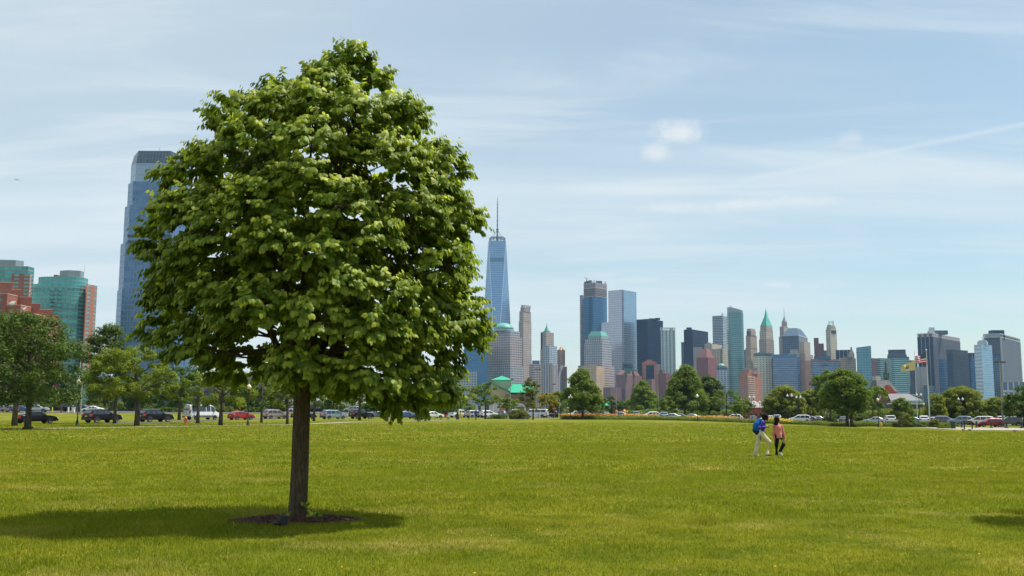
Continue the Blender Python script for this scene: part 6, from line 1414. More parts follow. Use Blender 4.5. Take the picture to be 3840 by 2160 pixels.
bd_ = flower_bed(2830, 3110, 184, 15, .85, 24, 'leafy green bed behind the two walkers', 'light', None)
blooms(*bd_, .5, (.72, .52, .03), 'bright_yellow_petals', 'clump of bright yellow flowers behind the walker in pink', lambda x, y: (x > at_px(2914, 190)) & (x < at_px(2948, 190)))
bd_ = flower_bed(3120, 3352, 168, 12, .9, 25, 'green planting strip behind the twin-trunked tree', 'light', None)
bd_ = flower_bed(3430, 3600, 172, 10, .8, 26, 'dark green planting behind the flag poles', 'olive', None)

# hedges closing the view behind the car parks
def hedge(px0, px1, D, depth, h, seed, label, hue):
    rs = np.random.RandomState(seed); a, b_ = at(px0, D), at(px1, D); n = int((b_.x-a.x)*depth*.9)
    x = a.x+(b_.x-a.x)*rs.rand(n); y = D+depth*rs.rand(n); hh = h*(.55+.9*vnoise(x, y, .12, seed)); z = np.array([gz(p, q) for p, q in zip(x, y)])
    C = np.stack([x, y, z+hh*.5], 1); g = thing('hedge', label, 'hedge', ((a.x+b_.x)/2, D+depth/2, 0), 'hedges behind the car parks')
    V, F, rn = leaf_cloud(C, hh*.62, 90, .26, rs, .95); np_mesh('foliage', V-np.array(g.location), F, LM[hue], g, False, {'rnd': rn, 'young': rn*0})
hedge(2120, 2860, 340, 7, 2.6, 31, 'long mixed hedge behind the flower bed car park', 'mid')
hedge(2860, 3860, 335, 7, 2.9, 32, 'long yellow-green hedge behind the flag poles and the red crossover', 'yellow')
hedge(1080, 1780, 345, 7, 2.8, 33, 'dark hedge behind the cars under the linden boughs', 'dark')
hedge(-60, 1080, 350, 7, 3.0, 34, 'dark hedge behind the far lot by the teal towers', 'dark')
# ------------------------------------------------------------------ vehicles
GLS = plain('car_glass', (.02, .03, .035), .06, .0, var=.2, coat=.5); TYR = plain('tyre', (.015, .015, .015), .85); RIM = plain('rim', (.45, .46, .48), .3, .7); TRM = plain('car_trim', (.02, .02, .022), .6)
TAIL = plain('tail_lamp', (.45, .015, .01), .2, coat=.4); HEAD = plain('head_lamp', (.7, .7, .68), .15, coat=.5); PLATE = plain('number_plate', (.55, .50, .30), .6); CHR = plain('chrome', (.6, .6, .62), .2, .9)
def paint(name, col, metal=.3): return plain('paint_'+name, col, .4, metal, var=.04, coat=.05 if col[0] < .02 else .3, spec=.2 if col[0] < .02 else .5)
# kinds: stations along the length (x from the tail), top outline and shoulder height
KINDS_ = {
 'sedan':  dict(L=4.8, W=1.80, belt=.92, sill=.26, top=[(0,.80),(.05,.98),(.55,1.04),(.85,1.07),(1.55,1.41),(2.1,1.46),(2.7,1.44),(3.45,1.02),(4.3,.90),(4.7,.74),(4.8,.55)], glass=(.95,3.38), cuts=[1.55,2.25], wb=(.95,3.80), wr=.32),
 'hatch':  dict(L=4.3, W=1.80, belt=.95, sill=.26, top=[(0,.75),(.05,1.0),(.15,1.08),(.60,1.42),(1.3,1.50),(2.2,1.47),(3.0,1.04),(3.8,.92),(4.2,.75),(4.3,.55)], glass=(.32,2.95), cuts=[1.0,1.75], wb=(.75,3.40), wr=.33),
 'suv':    dict(L=4.75, W=1.90, belt=1.08, sill=.34, top=[(0,.85),(.05,1.1),(.12,1.16),(.50,1.62),(1.0,1.72),(2.5,1.70),(3.35,1.18),(4.2,1.08),(4.65,.92),(4.75,.6)], glass=(.30,3.28), cuts=[1.05,1.95], wb=(.95,3.75), wr=.37),
 'boxsuv': dict(L=4.8, W=1.92, belt=1.15, sill=.40, top=[(0,.9),(.04,1.2),(.10,1.24),(.28,1.74),(.8,1.80),(2.75,1.78),(3.3,1.24),(4.3,1.16),(4.72,1.0),(4.8,.65)], glass=(.22,3.25), cuts=[1.1,1.95], wb=(.95,3.75), wr=.38),
 'minivan':dict(L=5.0, W=1.95, belt=1.02, sill=.30, top=[(0,.85),(.05,1.05),(.12,1.10),(.45,1.66),(1.0,1.75),(2.9,1.71),(4.0,1.08),(4.7,.92),(4.95,.75),(5.0,.55)], glass=(.30,3.92), cuts=[1.35,2.4], wb=(.95,3.95), wr=.33),
 'van':    dict(L=5.9, W=2.06, belt=1.35, sill=.38, top=[(0,.95),(.03,1.5),(.06,1.9),(.15,2.42),(.5,2.50),(4.2,2.48),(4.75,2.25),(5.15,1.42),(5.7,1.18),(5.88,.95),(5.9,.6)], glass=(.45,5.05), cuts=[1.8,3.2,4.1], wb=(1.25,4.95), wr=.36),
 'bus':    dict(L=5.9, W=2.02, belt=1.30, sill=.40, top=[(0,.95),(.03,1.4),(.08,1.9),(.2,2.05),(.5,2.10),(4.4,2.08),(5.05,1.38),(5.65,1.15),(5.85,.95),(5.9,.6)], glass=(.35,4.95), cuts=[1.7,3.1,4.0], wb=(1.2,4.85), wr=.37),
 'pickup': dict(L=5.6, W=2.0, belt=1.18, sill=.45, top=[(0,.95),(.03,1.22),(1.75,1.22),(1.80,1.24),(1.95,1.84),(2.5,1.90),(3.4,1.86),(4.05,1.26),(5.0,1.18),(5.5,1.0),(5.6,.7)], glass=(1.98,3.98), cuts=[2.7], wb=(1.15,4.60), wr=.41)}
def make_car(kind, name, mat, label, cat, loc, heading, group='parked cars'):
    K = KINDS_[kind]; L, W, belt, sill = K['L'], K['W'], K['belt'], K['sill']; g = thing(name, label, cat, loc, group, heading)
    tx = [a for a, _ in K['top']]; tz = [b_ for _, b_ in K['top']]
    ztop = lambda x: float(np.interp(x, tx, tz)); xs_ = sorted(set([0, .02, .1]+tx+list(np.linspace(0, L, 22))))
    H = max(tz); body = MB(); rings = []
    def hw(x): return W/2*(1-.10*max(0, (x-L+.9)/.9)**2-.06*max(0, (.6-x)/.6)**2)
    def tum(z): return 1-.20*max(0, (z-belt)/(H-belt+1e-6)) if z > belt else 1
    for x in xs_:
        zt = ztop(x); w_ = hw(x); bz = min(belt, zt-.03); s_ = sill+.12*max(0, (x-L+.4)/.4)+.1*max(0, (.3-x)/.3)
        wt = w_*tum(zt)
        half = [(w_*.86, s_), (w_*.985, s_+.08), (w_, (s_+bz)/2), (w_*.965, bz), (wt*.955+w_*.0, max(bz+.005, zt-.07)), (wt*.86, zt-.012), (wt*.4, zt+.012)]
        rings.append([(x-L/2, y, z) for y, z in half]+[(x-L/2, -y, z) for y, z in half[::-1]])
    n = len(rings[0])
    for i in range(len(rings)-1):
        for k in range(n-1): body.face([rings[i][k], rings[i+1][k], rings[i+1][k+1], rings[i][k+1]])
        body.face([rings[i][n-1], rings[i+1][n-1], rings[i+1][0], rings[i][0]])
    body.face(rings[0]); body.face(rings[-1][::-1])
    body.build('body', mat, g, False)
    # glass
    g0, g1 = K['glass']
    def side_pt(x, z, s):
        w_ = hw(x); zt = ztop(x); bz = min(belt, zt-.03); wt = w_*tum(zt)*.955; t = (z-bz)/max(.01, zt-.07-bz); return Vector((x-L/2, s*((w_*.965)*(1-t)+wt*t+.012), z))
    cuts = [g0]+K['cuts']+[g1]
    for s in (-1, 1):
        for a, b_ in zip(cuts[:-1], cuts[1:]):
            m_ = MB(); x0, x1 = a+.045, b_-.045; N_ = 6; up = []; lo = []
            for i in range(N_+1):
                x = x0+(x1-x0)*i/N_; zt = ztop(x)-.13; zt = max(zt, belt+.03); lo.append(side_pt(x, belt+.02, s)); up.append(side_pt(x, zt, s))
            for i in range(N_): m_.face([lo[i], lo[i+1], up[i+1], up[i]])
            m_.build('side_window', GLS, g)
    def slope_glass(xa, xb, nm, f=.80):
        m_ = MB(); P_ = []
        for x in (xa, (xa+xb)/2, xb):
            z = ztop(x); w_ = hw(x)*tum(z)*f; P_.append((Vector((x-L/2, -w_, z+.02)), Vector((x-L/2, w_, z+.02))))
        d = .02 if nm == 'windscreen' else -.02
        for a, b_ in zip(P_[:-1], P_[1:]): m_.face([a[0]+Vector((d, 0, 0)), b_[0]+Vector((d, 0, 0)), b_[1]+Vector((d, 0, 0)), a[1]+Vector((d, 0, 0))])
        m_.build(nm, GLS, g)
    T = K['top']
    ir = next(i for i, (a, b_) in enumerate(T) if b_ > belt+.30)          # first roof point
    fr_ = [i for i, (a, b_) in enumerate(T) if b_ > belt+.30][-1]
    slope_glass(T[fr_][0]+.12, T[fr_+1][0]-.08, 'windscreen', .84)
    xa, xb = T[ir-1][0], T[ir][0]
    slope_glass(xa+(xb-xa)*.12, xa+(xb-xa)*.86, 'rear_window', .82)
    # wheels, arches
    for s in (-1, 1):
        for wx in K['wb']:
            r_ = K['wr']; y = W/2-.11; c_ = (wx-L/2, s*y, r_); m_ = MB(); m_.tube([(c_[0], s*(y-.10), r_), (c_[0], s*(y+.095), r_)], r_, 18); w_ = m_.build('wheel', TYR, g)
            m_ = MB(); m_.tube([(c_[0], s*(y+.097), r_), (c_[0], s*(y+.108), r_)], r_*.66, 12); o_ = m_.build('rim', RIM, w_, world=False)
            m_ = MB(); ra = r_+.065; pts = [(c_[0]+ra*math.cos(a), s*(W/2+.004), r_+ra*math.sin(a)) for a in [R(-12+204*k/12) for k in range(13)]]
            m_.face(pts if s < 0 else pts[::-1]); m_.build('wheel_arch', TRM, g)
    zl = belt-.10
    big = kind in ('van', 'bus', 'minivan', 'suv', 'boxsuv')
    for s in (-1, 1):
        m_ = MB(); h_ = .30 if not big else .38
        if kind == 'van': m_.box(-L/2-.02, -L/2+.12, s*(W/2-.22) if s > 0 else s*(W/2-.02), s*(W/2-.02) if s > 0 else s*(W/2-.22), 1.0, 1.55)
        else: m_.box(-L/2-.012, -L/2+.25, min(s*(W/2-.36), s*(W/2-.015)), max(s*(W/2-.36), s*(W/2-.015)), zl-.16, zl+.06 if not big else zl+.14)
        m_.build('tail_light', TAIL, g)
        m_ = MB(); m_.box(L/2-.32, L/2-.02, min(s*(W/2-.42), s*(W/2-.09)), max(s*(W/2-.42), s*(W/2-.09)), zl-.24, zl-.08); m_.build('headlight', HEAD, g)
        m_ = MB(); xm_ = g1-.35-L/2; m_.box(xm_-.08, xm_+.08, min(s*(W/2-.02), s*(W/2+.19)), max(s*(W/2-.02), s*(W/2+.19)), belt, belt+.15); m_.build('mirror', TRM if kind == 'van' else mat, g)
    m_ = MB(); m_.box(-L/2-.05, -L/2+.35, -W/2+.04, W/2-.04, sill+.02, sill+.24); m_.build('rear_bumper', TRM if big else mat, g)
    m_ = MB(); m_.box(L/2-.30, L/2+.03, -W/2+.14, W/2-.14, sill+.06, sill+.24); m_.build('front_bumper', TRM if big else mat, g)
    m_ = MB(); m_.box(-L/2-.03 if zl < .8 else -L/2-.015, -L/2+.02, -.24, .24, zl-.20, zl-.06); m_.build('number_plate', PLATE, g)
    if kind == 'van': m_ = MB(); [m_.box(-2.2, 2.0, min(s*(W/2-.05), s*(W/2+.02)), max(s*(W/2-.05), s*(W/2+.02)), .55, .72) for s in (-1, 1)]; m_.build('side_trim', TRM, g)
    if kind in ('suv', 'boxsuv'): m_ = MB(); [m_.tube([(-L/2+.8, s*(W/2-.32), H+.05), (.35, s*(W/2-.32), H+.05)], .02, 5) for s in (-1, 1)]; m_.build('roof_rail', CHR, g)
    if kind == 'pickup': m_ = MB(); m_.box(-L/2+.12, -L/2+1.70, -W/2+.15, W/2-.15, 1.225, 1.24); m_.build('cargo_bed', TRM, g)
    return g
PB = paint('black', (.006, .006, .009), 0); PW = paint('white', (.72, .73, .73), 0); PS = paint('silver', (.42, .44, .46), .6); PR_ = paint('red', (.34, .010, .010), .2); PG = paint('grey', (.13, .14, .16), .5)
PT = paint('tan', (.30, .24, .21), .5); PBl = paint('blue', (.05, .10, .22), .4); PBg = paint('bluegrey', (.22, .29, .36), .5); PN = paint('navy', (.015, .022, .05), .3); PDR = paint('darkred', (.26, .008, .014), .3)
def va(px, D): return math.degrees(math.atan2(-X(px, 1550, D), D))   # bearing seen from the walker's viewpoint
def row_car(kind, px, D, mat, label, off=48, cat=None, name='parked_car', group='cars parked along the park road'):
    p = at(px, D); make_car(kind, name, mat, label, cat or {'sedan': 'car', 'hatch': 'car', 'suv': 'SUV', 'boxsuv': 'SUV', 'minivan': 'minivan', 'van': 'van', 'bus': 'van', 'pickup': 'pickup truck'}[kind], p, R(va(px, D)+off), group)
row_car('sedan', 134, 121, PB, 'black sedan parked on grass behind the tree trunks', 24)
row_car('suv', 384, 129, PB, 'black SUV seen rear three-quarter beside the globe lamp post', 36)
row_car('suv', 583, 138, PB, 'black crossover with glowing red tail lights beside the yellow-green tree', 34)
row_car('van', 755, 168, PW, 'white high-roof passenger van with black windows', 36, name='parked_van')
row_car('hatch', 906, 168, PR_, 'bright red hatchback behind the lamp post', 34)
row_car('minivan', 1032, 190, PT, 'tan and silver minivan behind the thin dark tree', 34)
row_car('sedan', 1140, 190, PN, 'dark blue sedan mostly hidden by the linden trunk', 34)
row_car('minivan', 1252, 190, PBg, 'blue-grey minivan with wide red tail lights just past the linden trunk', 32)
row_car('boxsuv', 1355, 197, PB, 'black boxy SUV with upright rear beside the blue-grey minivan', 32)
row_car('sedan', 1414, 206, PG, 'dark grey sedan between the black boxy SUV and silver sedan', 26)
row_car('sedan', 1468, 207, PS, 'silver sedan between the dark grey sedan and the blue sedan', 26)
row_car('sedan', 1522, 207, PBl, 'blue sedan beside the lamp post under the linden boughs', 26)
row_car('sedan', 1624, 222, PW, 'white car half hidden by hanging linden leaves', 24)
row_car('pickup', 1724, 240, PW, 'white pickup truck with its tailgate towards the lawn', 36, name='parked_pickup')
row_car('minivan', 1783, 240, PS, 'silver minivan behind the two small walkers on the path', 34)
row_car('suv', 1833, 240, PW, 'white crossover between the silver minivan and the big round bush', 30)
row_car('suv', 1885, 246, PG, 'dark grey car peeping out beside the big round bush', 80)
row_car('bus', 1935, 262, PW, 'white van roof showing above the big round bush', 84, name='parked_van')
row_car('bus', 2010, 244, PW, 'long white van behind the narrow olive tree', 168, name='parked_van')
row_car('suv', 2062, 262, PW, 'white car behind the rail fence near the stop sign', 170)
row_car('sedan', 2095, 244, PN, 'dark navy sedan behind the rail fence and yellow bollard', 172)
LOTG = 'cars in the car park beyond the flower bed'
lot = [('suv', 2160, 248, PW, 'white SUV roof above the amber flowers beside the wide-branched tree'), ('suv', 2195, 246, PG, 'grey SUV behind the trunk of the wide-branched tree'), ('suv', 2232, 246, PB, 'black SUV roof above the amber flowers'),
 ('sedan', 2272, 248, PS, 'silver car roof between the wide-branched tree and brown post'), ('sedan', 2325, 252, PBg, 'blue-grey car just past the brown post'), ('suv', 2382, 246, PG, 'grey car behind the white tilted lamp post'),
 ('suv', 2438, 246, PW, 'cream-white SUV behind the yellow flowers and bright cone-shaped tree'), ('suv', 2488, 238, PBg, 'blue-grey SUV between the bright tree and tall full tree'), ('sedan', 2516, 238, PS, 'silver sedan just before the trunk of the tall full tree'), ('sedan', 2552, 240, PG, 'grey sedan directly behind the dark trunk of the tall tree'),
 ('sedan', 2592, 240, PS, 'pale silver sedan between the tall tree trunk and the globe lamp'), ('sedan', 2700, 246, PR_, 'dark red car low behind the pale yellow flowers'), ('suv', 2748, 248, PW, 'white SUV roof beyond the thin-trunked tree'), ('sedan', 2822, 250, PG, 'dark car roof before the small brick building'),
 ('sedan', 2885, 250, PW, 'white car behind the head of the walker with the backpack'), ('suv', 2912, 246, PS, 'silver SUV between the two walkers behind the flowers'), ('minivan', 2998, 232, PW, 'white minivan with dark windows beneath the round light green tree'), ('sedan', 3040, 234, PG, 'grey car just past the white minivan under the trees'),
 ('sedan', 3062, 236, PS, 'silver car next to the dark bush and pale trunk'), ('sedan', 3162, 222, PG, 'grey car between the pale trunk and the twin trunks'), ('sedan', 3282, 205, PS, 'silver car behind the slender tree by the globe lamp'), ('boxsuv', 3334, 196, PW, 'white boxy vehicle just past the large cream globe lamp'), ('sedan', 3416, 205, PBg, 'blue-grey car behind the tall loose bush'),
 ('suv', 3462, 205, PW, 'white SUV behind the lamp between the flag poles'), ('sedan', 3496, 208, PS, 'silver sedan just behind the American flag pole'), ('suv', 3545, 200, PG, 'dark grey SUV under the largest domed tree'), ('suv', 3600, 196, PBg, 'blue-grey SUV behind the bollard and information panel'), ('sedan', 3632, 204, PG, 'dark sedan between the blue-grey SUV and white minivan'),
 ('minivan', 3676, 192, PW, 'white minivan immediately behind the red crossover'), ('suv', 3752, 205, PS, 'silver SUV behind the tallest parking light'), ('suv', 3782, 184, PG, 'grey SUV beyond the tail of the red crossover'), ('suv', 3815, 190, PBg, 'teal-grey car before the dark tree at the crossing')]
hd_ = [184, 8, 176, 92, 172, 100, 188, 95]
for i, (k, px, D, mt_, lb) in enumerate(lot): row_car(k, px, D, mt_, lb, hd_[i % 8], group=LOTG)
p = at(3707, 170); make_car('hatch', 'red_crossover', PDR, 'dark red crossover driving on the road behind the bollards', 'car', p, R(180), None)
FARL = 'cars in the far lot past the lawn'
for i, (k, px, D, mt_, lb, hdg) in enumerate([('sedan', 5, 232, PG, 'green-grey car at the picture edge in the far lot', 20), ('sedan', 38, 226, PT, 'beige car in the far lot next to the slim dark trunk', 172), ('sedan', 80, 226, PBl, 'blue sedan in the far lot between the two dark trunks', 8), ('suv', 140, 227, PS, 'silver car in the far lot just above the black sedan', 10), ('boxsuv', 262, 240, PB, 'black SUV in the far lot behind the white gate box', 5),
        ('suv', 312, 232, PN, 'dark blue SUV in the far lot beside the lamp post', 355), ('sedan', 345, 228, PW, 'white car in the far lot above the black SUV roof', 178), ('hatch', 1003, 300, PBg, 'blue hatchback in the far lot just above the tan minivan', 5), ('suv', 1110, 285, PW, 'white car in the far lot near the linden trunk', 10),
        ('sedan', 1185, 280, PB, 'black car in the far lot just past the linden trunk', 175), ('suv', 1318, 270, PS, 'silver-blue SUV in the far lot above the black boxy SUV', 185), ('suv', 1530, 285, PW, 'white SUV in the far lot above the blue sedan', 178), ('suv', 1566, 262, PW, 'white car in the far lot above the litter bins', 186)]):
    p = at(px, D); make_car(k, 'parked_car', mt_, lb, 'car', p, R(hdg), FARL)
# ------------------------------------------------------------------ people, geese
def remeshed(name, mb, mat, parent, vox, smooth_it=4):
    """joins the overlapping tapered pieces into one continuous skin"""
    o = mb.build(name+'_tmp', mat, None, world=False); md = o.modifiers.new('r', 'REMESH'); md.mode = 'VOXEL'; md.voxel_size = vox
    if smooth_it: ms_ = o.modifiers.new('s', 'SMOOTH'); ms_.factor = .5; ms_.iterations = smooth_it
    bpy.context.view_layer.update(); me = bpy.data.meshes.new_from_object(o.evaluated_get(bpy.context.evaluated_depsgraph_get()))
    bpy.data.objects.remove(o); me.name = name; me.polygons.foreach_set('use_smooth', [True]*len(me.polygons))
    n = bpy.data.objects.new(name, me); COL.objects.link(n); n.parent = parent; return n
def limb(mb, P, rad, n=12):
    mb.tube(P, rad, n)
    for p, r_ in zip(P, rad): mb.ball(p, r_*.995, 12, 8)
SKIN = plain('skin', (.42, .22, .14), .55, var=.06); HAIR = plain('dark_hair', (.012, .008, .007), .8, var=.4, scale=14, spec=.1); HAIR2 = plain('brown_black_hair', (.020, .011, .009), .8, var=.4, scale=14, spec=.1)
def cloth(name, col, sc_=6): return plain(name, col, .9, var=.16, scale=sc_, bump=.35, spec=.15)
def hand(mb, w_, d, side, curl=.5, s=1.0):
    """palm and five unequal fingers; w_ wrist point, d forearm direction, side = thumb direction"""
    w_ = Vector(w_); d = Vector(d).normalized(); t = Vector(side).normalized(); nrm = d.cross(t).normalized()
    c_ = w_+d*.045*s; mb.ball(c_, .042*s, 12, 8, (1, 1, 1)); 
    for k, (o, L_) in enumerate(((.030, .070), (.011, .079), (-.009, .074), (-.027, .058))):
        a = w_+d*.075*s+t*o*s; b_ = a+(d+nrm*curl*.6).normalized()*L_*.45*s; e = b_+(d*.5+nrm*curl*1.4).normalized()*L_*.55*s; limb(mb, [a-d*.02*s, a, b_, e], [.0105*s, .0105*s, .0095*s, .008*s], 8)
    a = w_+d*.025*s+t*.032*s; b_ = a+(t*.8+d*.6).normalized()*.032*s; limb(mb, [a, b_, b_+(d+nrm*.4).normalized()*.028*s], [.013*s, .0115*s, .009*s], 8)
def head(mb, c, r_, face, s=1.0):
    c = Vector(c); f = Vector(face).normalized(); M = f.to_track_quat('-Y', 'Z').to_matrix().to_4x4()
    mb.ball(c, r_, 20, 16, (.84, 1.0, 1.14), M)
    mb.ball(c+M @ Vector((0, -r_*.42, -r_*.58)), r_*.56, 14, 10, (.85, .8, .8), M)
    mb.ball(c+M @ Vector((0, -r_*1.02, -r_*.18)), r_*.15, 10, 8, (.8, 1, 1.5), M)
    mb.ball(c+M @ Vector((0, -r_*.93, -r_*.60)), r_*.13, 10, 6, (2.2, .8, .55), M)
    for sx in (-1, 1): mb.ball(c+M @ Vector((sx*r_*.86, .05*r_, -r_*.12)), r_*.20, 10, 8, (.35, .8, 1.2), M)
    return M
def shoe(name, heel, toe, mat, parent, sole):
    heel, toe = Vector(heel), Vector(toe); m_ = MB(); d = (toe-heel); limb(m_, [heel+Vector((0, 0, .045)), heel.lerp(toe, .5)+Vector((0, 0, .045)), toe+Vector((0, 0, .03))], [.042, .045, .034]); limb(m_, [heel+Vector((0, 0, .04)), heel+Vector((0, 0, .09))], [.04, .036])
    o = remeshed(name, m_, mat, parent, .012, 3); m_ = MB(); n = Vector((-d.y, d.x, 0)).normalized()*.042; m_.tube([heel-d*.15+Vector((0, 0, .012)), toe+d*.08+Vector((0, 0, .010))], [.044, .036], 10); m_.build('sole', sole, o, True, world=False)
# --- walker with a backpack, striding to the side, head bowed
PD = 38.9; p = pt(2855, 1700, PD); base = Vector((p.x, PD, gz(p.x, PD)))
A = thing('person', 'person with a big blue backpack, purple jacket and cream trousers, stooping as they walk', 'person', base, 'two walkers on the lawn')
b = MB()
neck, chest, waist, hip = Vector((.125, 0, 1.37)), Vector((.045, 0, 1.20)), Vector((.03, 0, 1.00)), Vector((-.015, 0, .87))
limb(b, [hip, waist, chest, Vector((.085, 0, 1.32)), neck, Vector((.17, -.01, 1.44))], [.115, .105, .125, .085, .05, .05])
M_ = head(b, (.205, -.02, 1.515), .095, (1, .35, -.45))
RL = [Vector((-.04, .09, .86)), Vector((-.10, .09, .47)), Vector((-.225, .09, .10))]; FL = [Vector((0, -.09, .86)), Vector((.285, -.09, .56)), Vector((.20, -.09, .12))]
limb(b, RL, [.085, .055, .038]); limb(b, FL, [.088, .056, .038])
RA = [Vector((.05, -.17, 1.31)), Vector((-.09, -.20, 1.12)), Vector((.16, -.17, 1.145))]; LA = [Vector((.08, .17, 1.30)), Vector((.05, .20, 1.08)), Vector((.24, .12, 1.12))]
limb(b, RA, [.048, .038, .026]); limb(b, LA, [.048, .038, .026]); hand(b, RA[2], (1, .1, .1), (0, 0, 1), .9); hand(b, LA[2], (1, -.2, .1), (0, 0, 1), .9)
limb(b, [RL[2], RL[2]+Vector((.02, 0, -.05)), RL[2]+Vector((.13, 0, -.075))], [.034, .034, .024]); limb(b, [FL[2], FL[2]+Vector((.02, 0, -.06)), FL[2]+Vector((.13, 0, -.085))], [.034, .034, .024])
remeshed('body', b, SKIN, A, .0075)
j = MB(); limb(j, [Vector((.0, 0, .93)), waist, chest, Vector((.08, 0, 1.31))], [.128, .122, .142, .105]); limb(j, [Vector((.05, -.12, 1.33)), Vector((.06, .12, 1.33))], [.075, .075])
limb(j, RA[:2]+[RA[2]-Vector((.03, 0, 0))], [.066, .056, .043]); limb(j, LA[:2]+[LA[2]-Vector((.03, 0, 0))], [.066, .056, .043]); remeshed('jacket', j, cloth('purple_jacket', (.10, .075, .42)), A, .011)
t_ = MB(); limb(t_, [Vector((-.02, 0, .97)), Vector((-.03, 0, .87))], [.125, .13]); limb(t_, [RL[0], RL[1], RL[2]+Vector((0, 0, -.03))], [.114, .090, .078]); limb(t_, [FL[0], FL[1], FL[2]], [.118, .094, .078]); remeshed('trousers', t_, cloth('cream_trousers', (.56, .50, .34)), A, .011)
h_ = MB(); c_ = Vector((.195, -.02, 1.53)); h_.ball(c_+Vector((-.02, 0, .01)), .124, 18, 12, (1, .98, 1.0)); h_.ball(c_+Vector((-.045, 0, -.06)), .098, 16, 10, (.95, 1.0, 1.0)); h_.ball(c_+Vector((.055, .0, -.045)), .080, 16, 10, (.75, 1.0, 1.1)); limb(h_, [c_+Vector((-.02, -.06, -.05)), c_+Vector((.045, -.075, -.13))], [.055, .026]); remeshed('hair', h_, HAIR, A, .010)
k_ = MB(); limb(k_, [Vector((-.045, 0, 1.36)), Vector((-.12, 0, 1.22)), Vector((-.155, 0, 1.06))], [.10, .15, .145]); k_.ball((-.20, 0, 1.12), .16, 14, 10, (.7, .92, 1.15)); o = remeshed('backpack', k_, cloth('blue_backpack', (.01, .10, .34)), A, .013, 6)
k_ = MB(); limb(k_, [Vector((-.22, -.0, 1.00)), Vector((-.13, 0, .945)), Vector((-.04, 0, .945))], [.105, .125, .09]); remeshed('backpack_base', k_, cloth('navy_fabric', (.006, .014, .05)), A, .013, 6)
k_ = MB(); [k_.tube([Vector((-.03, s*.11, 1.40)), Vector((.09, s*.135, 1.385)), Vector((.155, s*.125, 1.27)), Vector((.15, s*.12, 1.12)), Vector((.02, s*.14, .99))], .018, 6) for s in (-1, 1)]; k_.tube([(.155, -.125, 1.12), (.19, -.13, 1.04), (.26, -.13, .99), (.30, -.13, .985)], .005, 4); k_.tube([(-.05, -.14, .94), (-.065, -.145, .80), (-.05, -.145, .66), (-.035, -.145, .58)], [.008, .014, .018, .01], 5); k_.build('straps', cloth('navy_fabric', (.006, .014, .05)), A, world=False)
SOLE = plain('white_sole', (.65, .65, .62), .7)
shoe('shoe', (.175, -.09, .0), (.36, -.09, 0), cloth('black_shoe', (.02, .02, .025)), A, SOLE); shoe('shoe', (-.235, .09, .02), (-.09, .09, -.005), cloth('tan_shoe', (.42, .36, .28)), A, SOLE)
# --- walker in pink seen from behind
p = pt(2921, 1700, PD+.4); base = Vector((p.x, PD+.4, gz(p.x, PD+.4)))
Bp = thing('person', 'person with long dark hair, salmon pink jacket and black trousers, seen from behind', 'person', base, 'two walkers on the lawn')
b = MB(); hip, waist, chest = Vector((.02, 0, .78)), Vector((.0, 0, .93)), Vector((-.01, .0, 1.10))
limb(b, [hip, waist, chest, Vector((-.02, 0, 1.20)), Vector((-.04, 0, 1.27)), Vector((-.05, 0, 1.33))], [.112, .098, .118, .09, .045, .045]); M_ = head(b, (-.045, .02, 1.41), .092, (.5, 1, 0))
LLg = [Vector((-.055, 0, .78)), Vector((-.08, .02, .43)), Vector((-.085, .02, .08))]; RLg = [Vector((.09, 0, .78)), Vector((.175, -.05, .44)), Vector((.035, .02, .14))]
limb(b, LLg, [.082, .052, .036]); limb(b, RLg, [.082, .052, .036])
LAr = [Vector((-.16, 0, 1.15)), Vector((-.20, .02, .86)), Vector((-.165, -.01, .64))]; RAr = [Vector((.13, 0, 1.15)), Vector((.20, .02, .88)), Vector((.225, .05, .66))]
limb(b, LAr, [.045, .036, .025]); limb(b, RAr, [.045, .036, .025]); hand(b, LAr[2], (0, .1, -1), (.2, 1, 0), .6); hand(b, RAr[2], (0, .2, -1), (-.2, 1, 0), .6)
limb(b, [LLg[2], Vector((-.085, .03, .045)), Vector((-.085, .14, .03))], [.034, .034, .024]); limb(b, [RLg[2], Vector((.05, .03, .10)), Vector((.10, .04, .02))], [.034, .034, .024])
remeshed('body', b, SKIN, Bp, .0075)
j = MB(); j.tube([Vector((.015, 0, .70)), Vector((.012, 0, .80)), waist], [.150, .142, .128], 16); limb(j, [waist, chest, Vector((-.02, 0, 1.19))], [.128, .142, .10]); limb(j, [Vector((-.13, 0, 1.16)), Vector((.10, 0, 1.16))], [.072, .072]); limb(j, LAr[:2]+[LAr[2]+Vector((0, 0, .03))], [.062, .054, .048]); limb(j, RAr[:2]+[RAr[2]+Vector((0, 0, .03))], [.062, .054, .048]); remeshed('jacket', j, cloth('salmon_jacket', (.56, .20, .17)), Bp, .011)
t_ = MB(); limb(t_, [Vector((-.01, 0, .80)), Vector((.06, 0, .78))], [.112, .112]); limb(t_, LLg, [.105, .078, .062]); limb(t_, RLg[:2]+[RLg[2]+Vector((.01, 0, .03))], [.106, .080, .060]); remeshed('trousers', t_, cloth('black_trousers', (.008, .011, .022)), Bp, .011)
h_ = MB(); c_ = Vector((-.045, .005, 1.43)); h_.ball(c_, .116, 18, 12, (.95, 1, 1.0)); limb(h_, [c_, c_+Vector((-.015, -.03, -.09)), c_+Vector((-.045, -.04, -.17))], [.10, .092, .085]); limb(h_, [c_+Vector((-.04, -.04, -.16)), c_+Vector((-.115, -.04, -.195)), c_+Vector((-.165, -.03, -.19))], [.06, .028, .008]); remeshed('hair', h_, HAIR2, Bp, .010)
shoe('shoe', (.035, -.0, .09), (.125, .03, .0), cloth('white_shoe', (.70, .70, .68)), Bp, SOLE); shoe('shoe', (-.085, -.01, .0), (-.085, .15, 0), cloth('black_shoe', (.02, .02, .025)), Bp, SOLE)
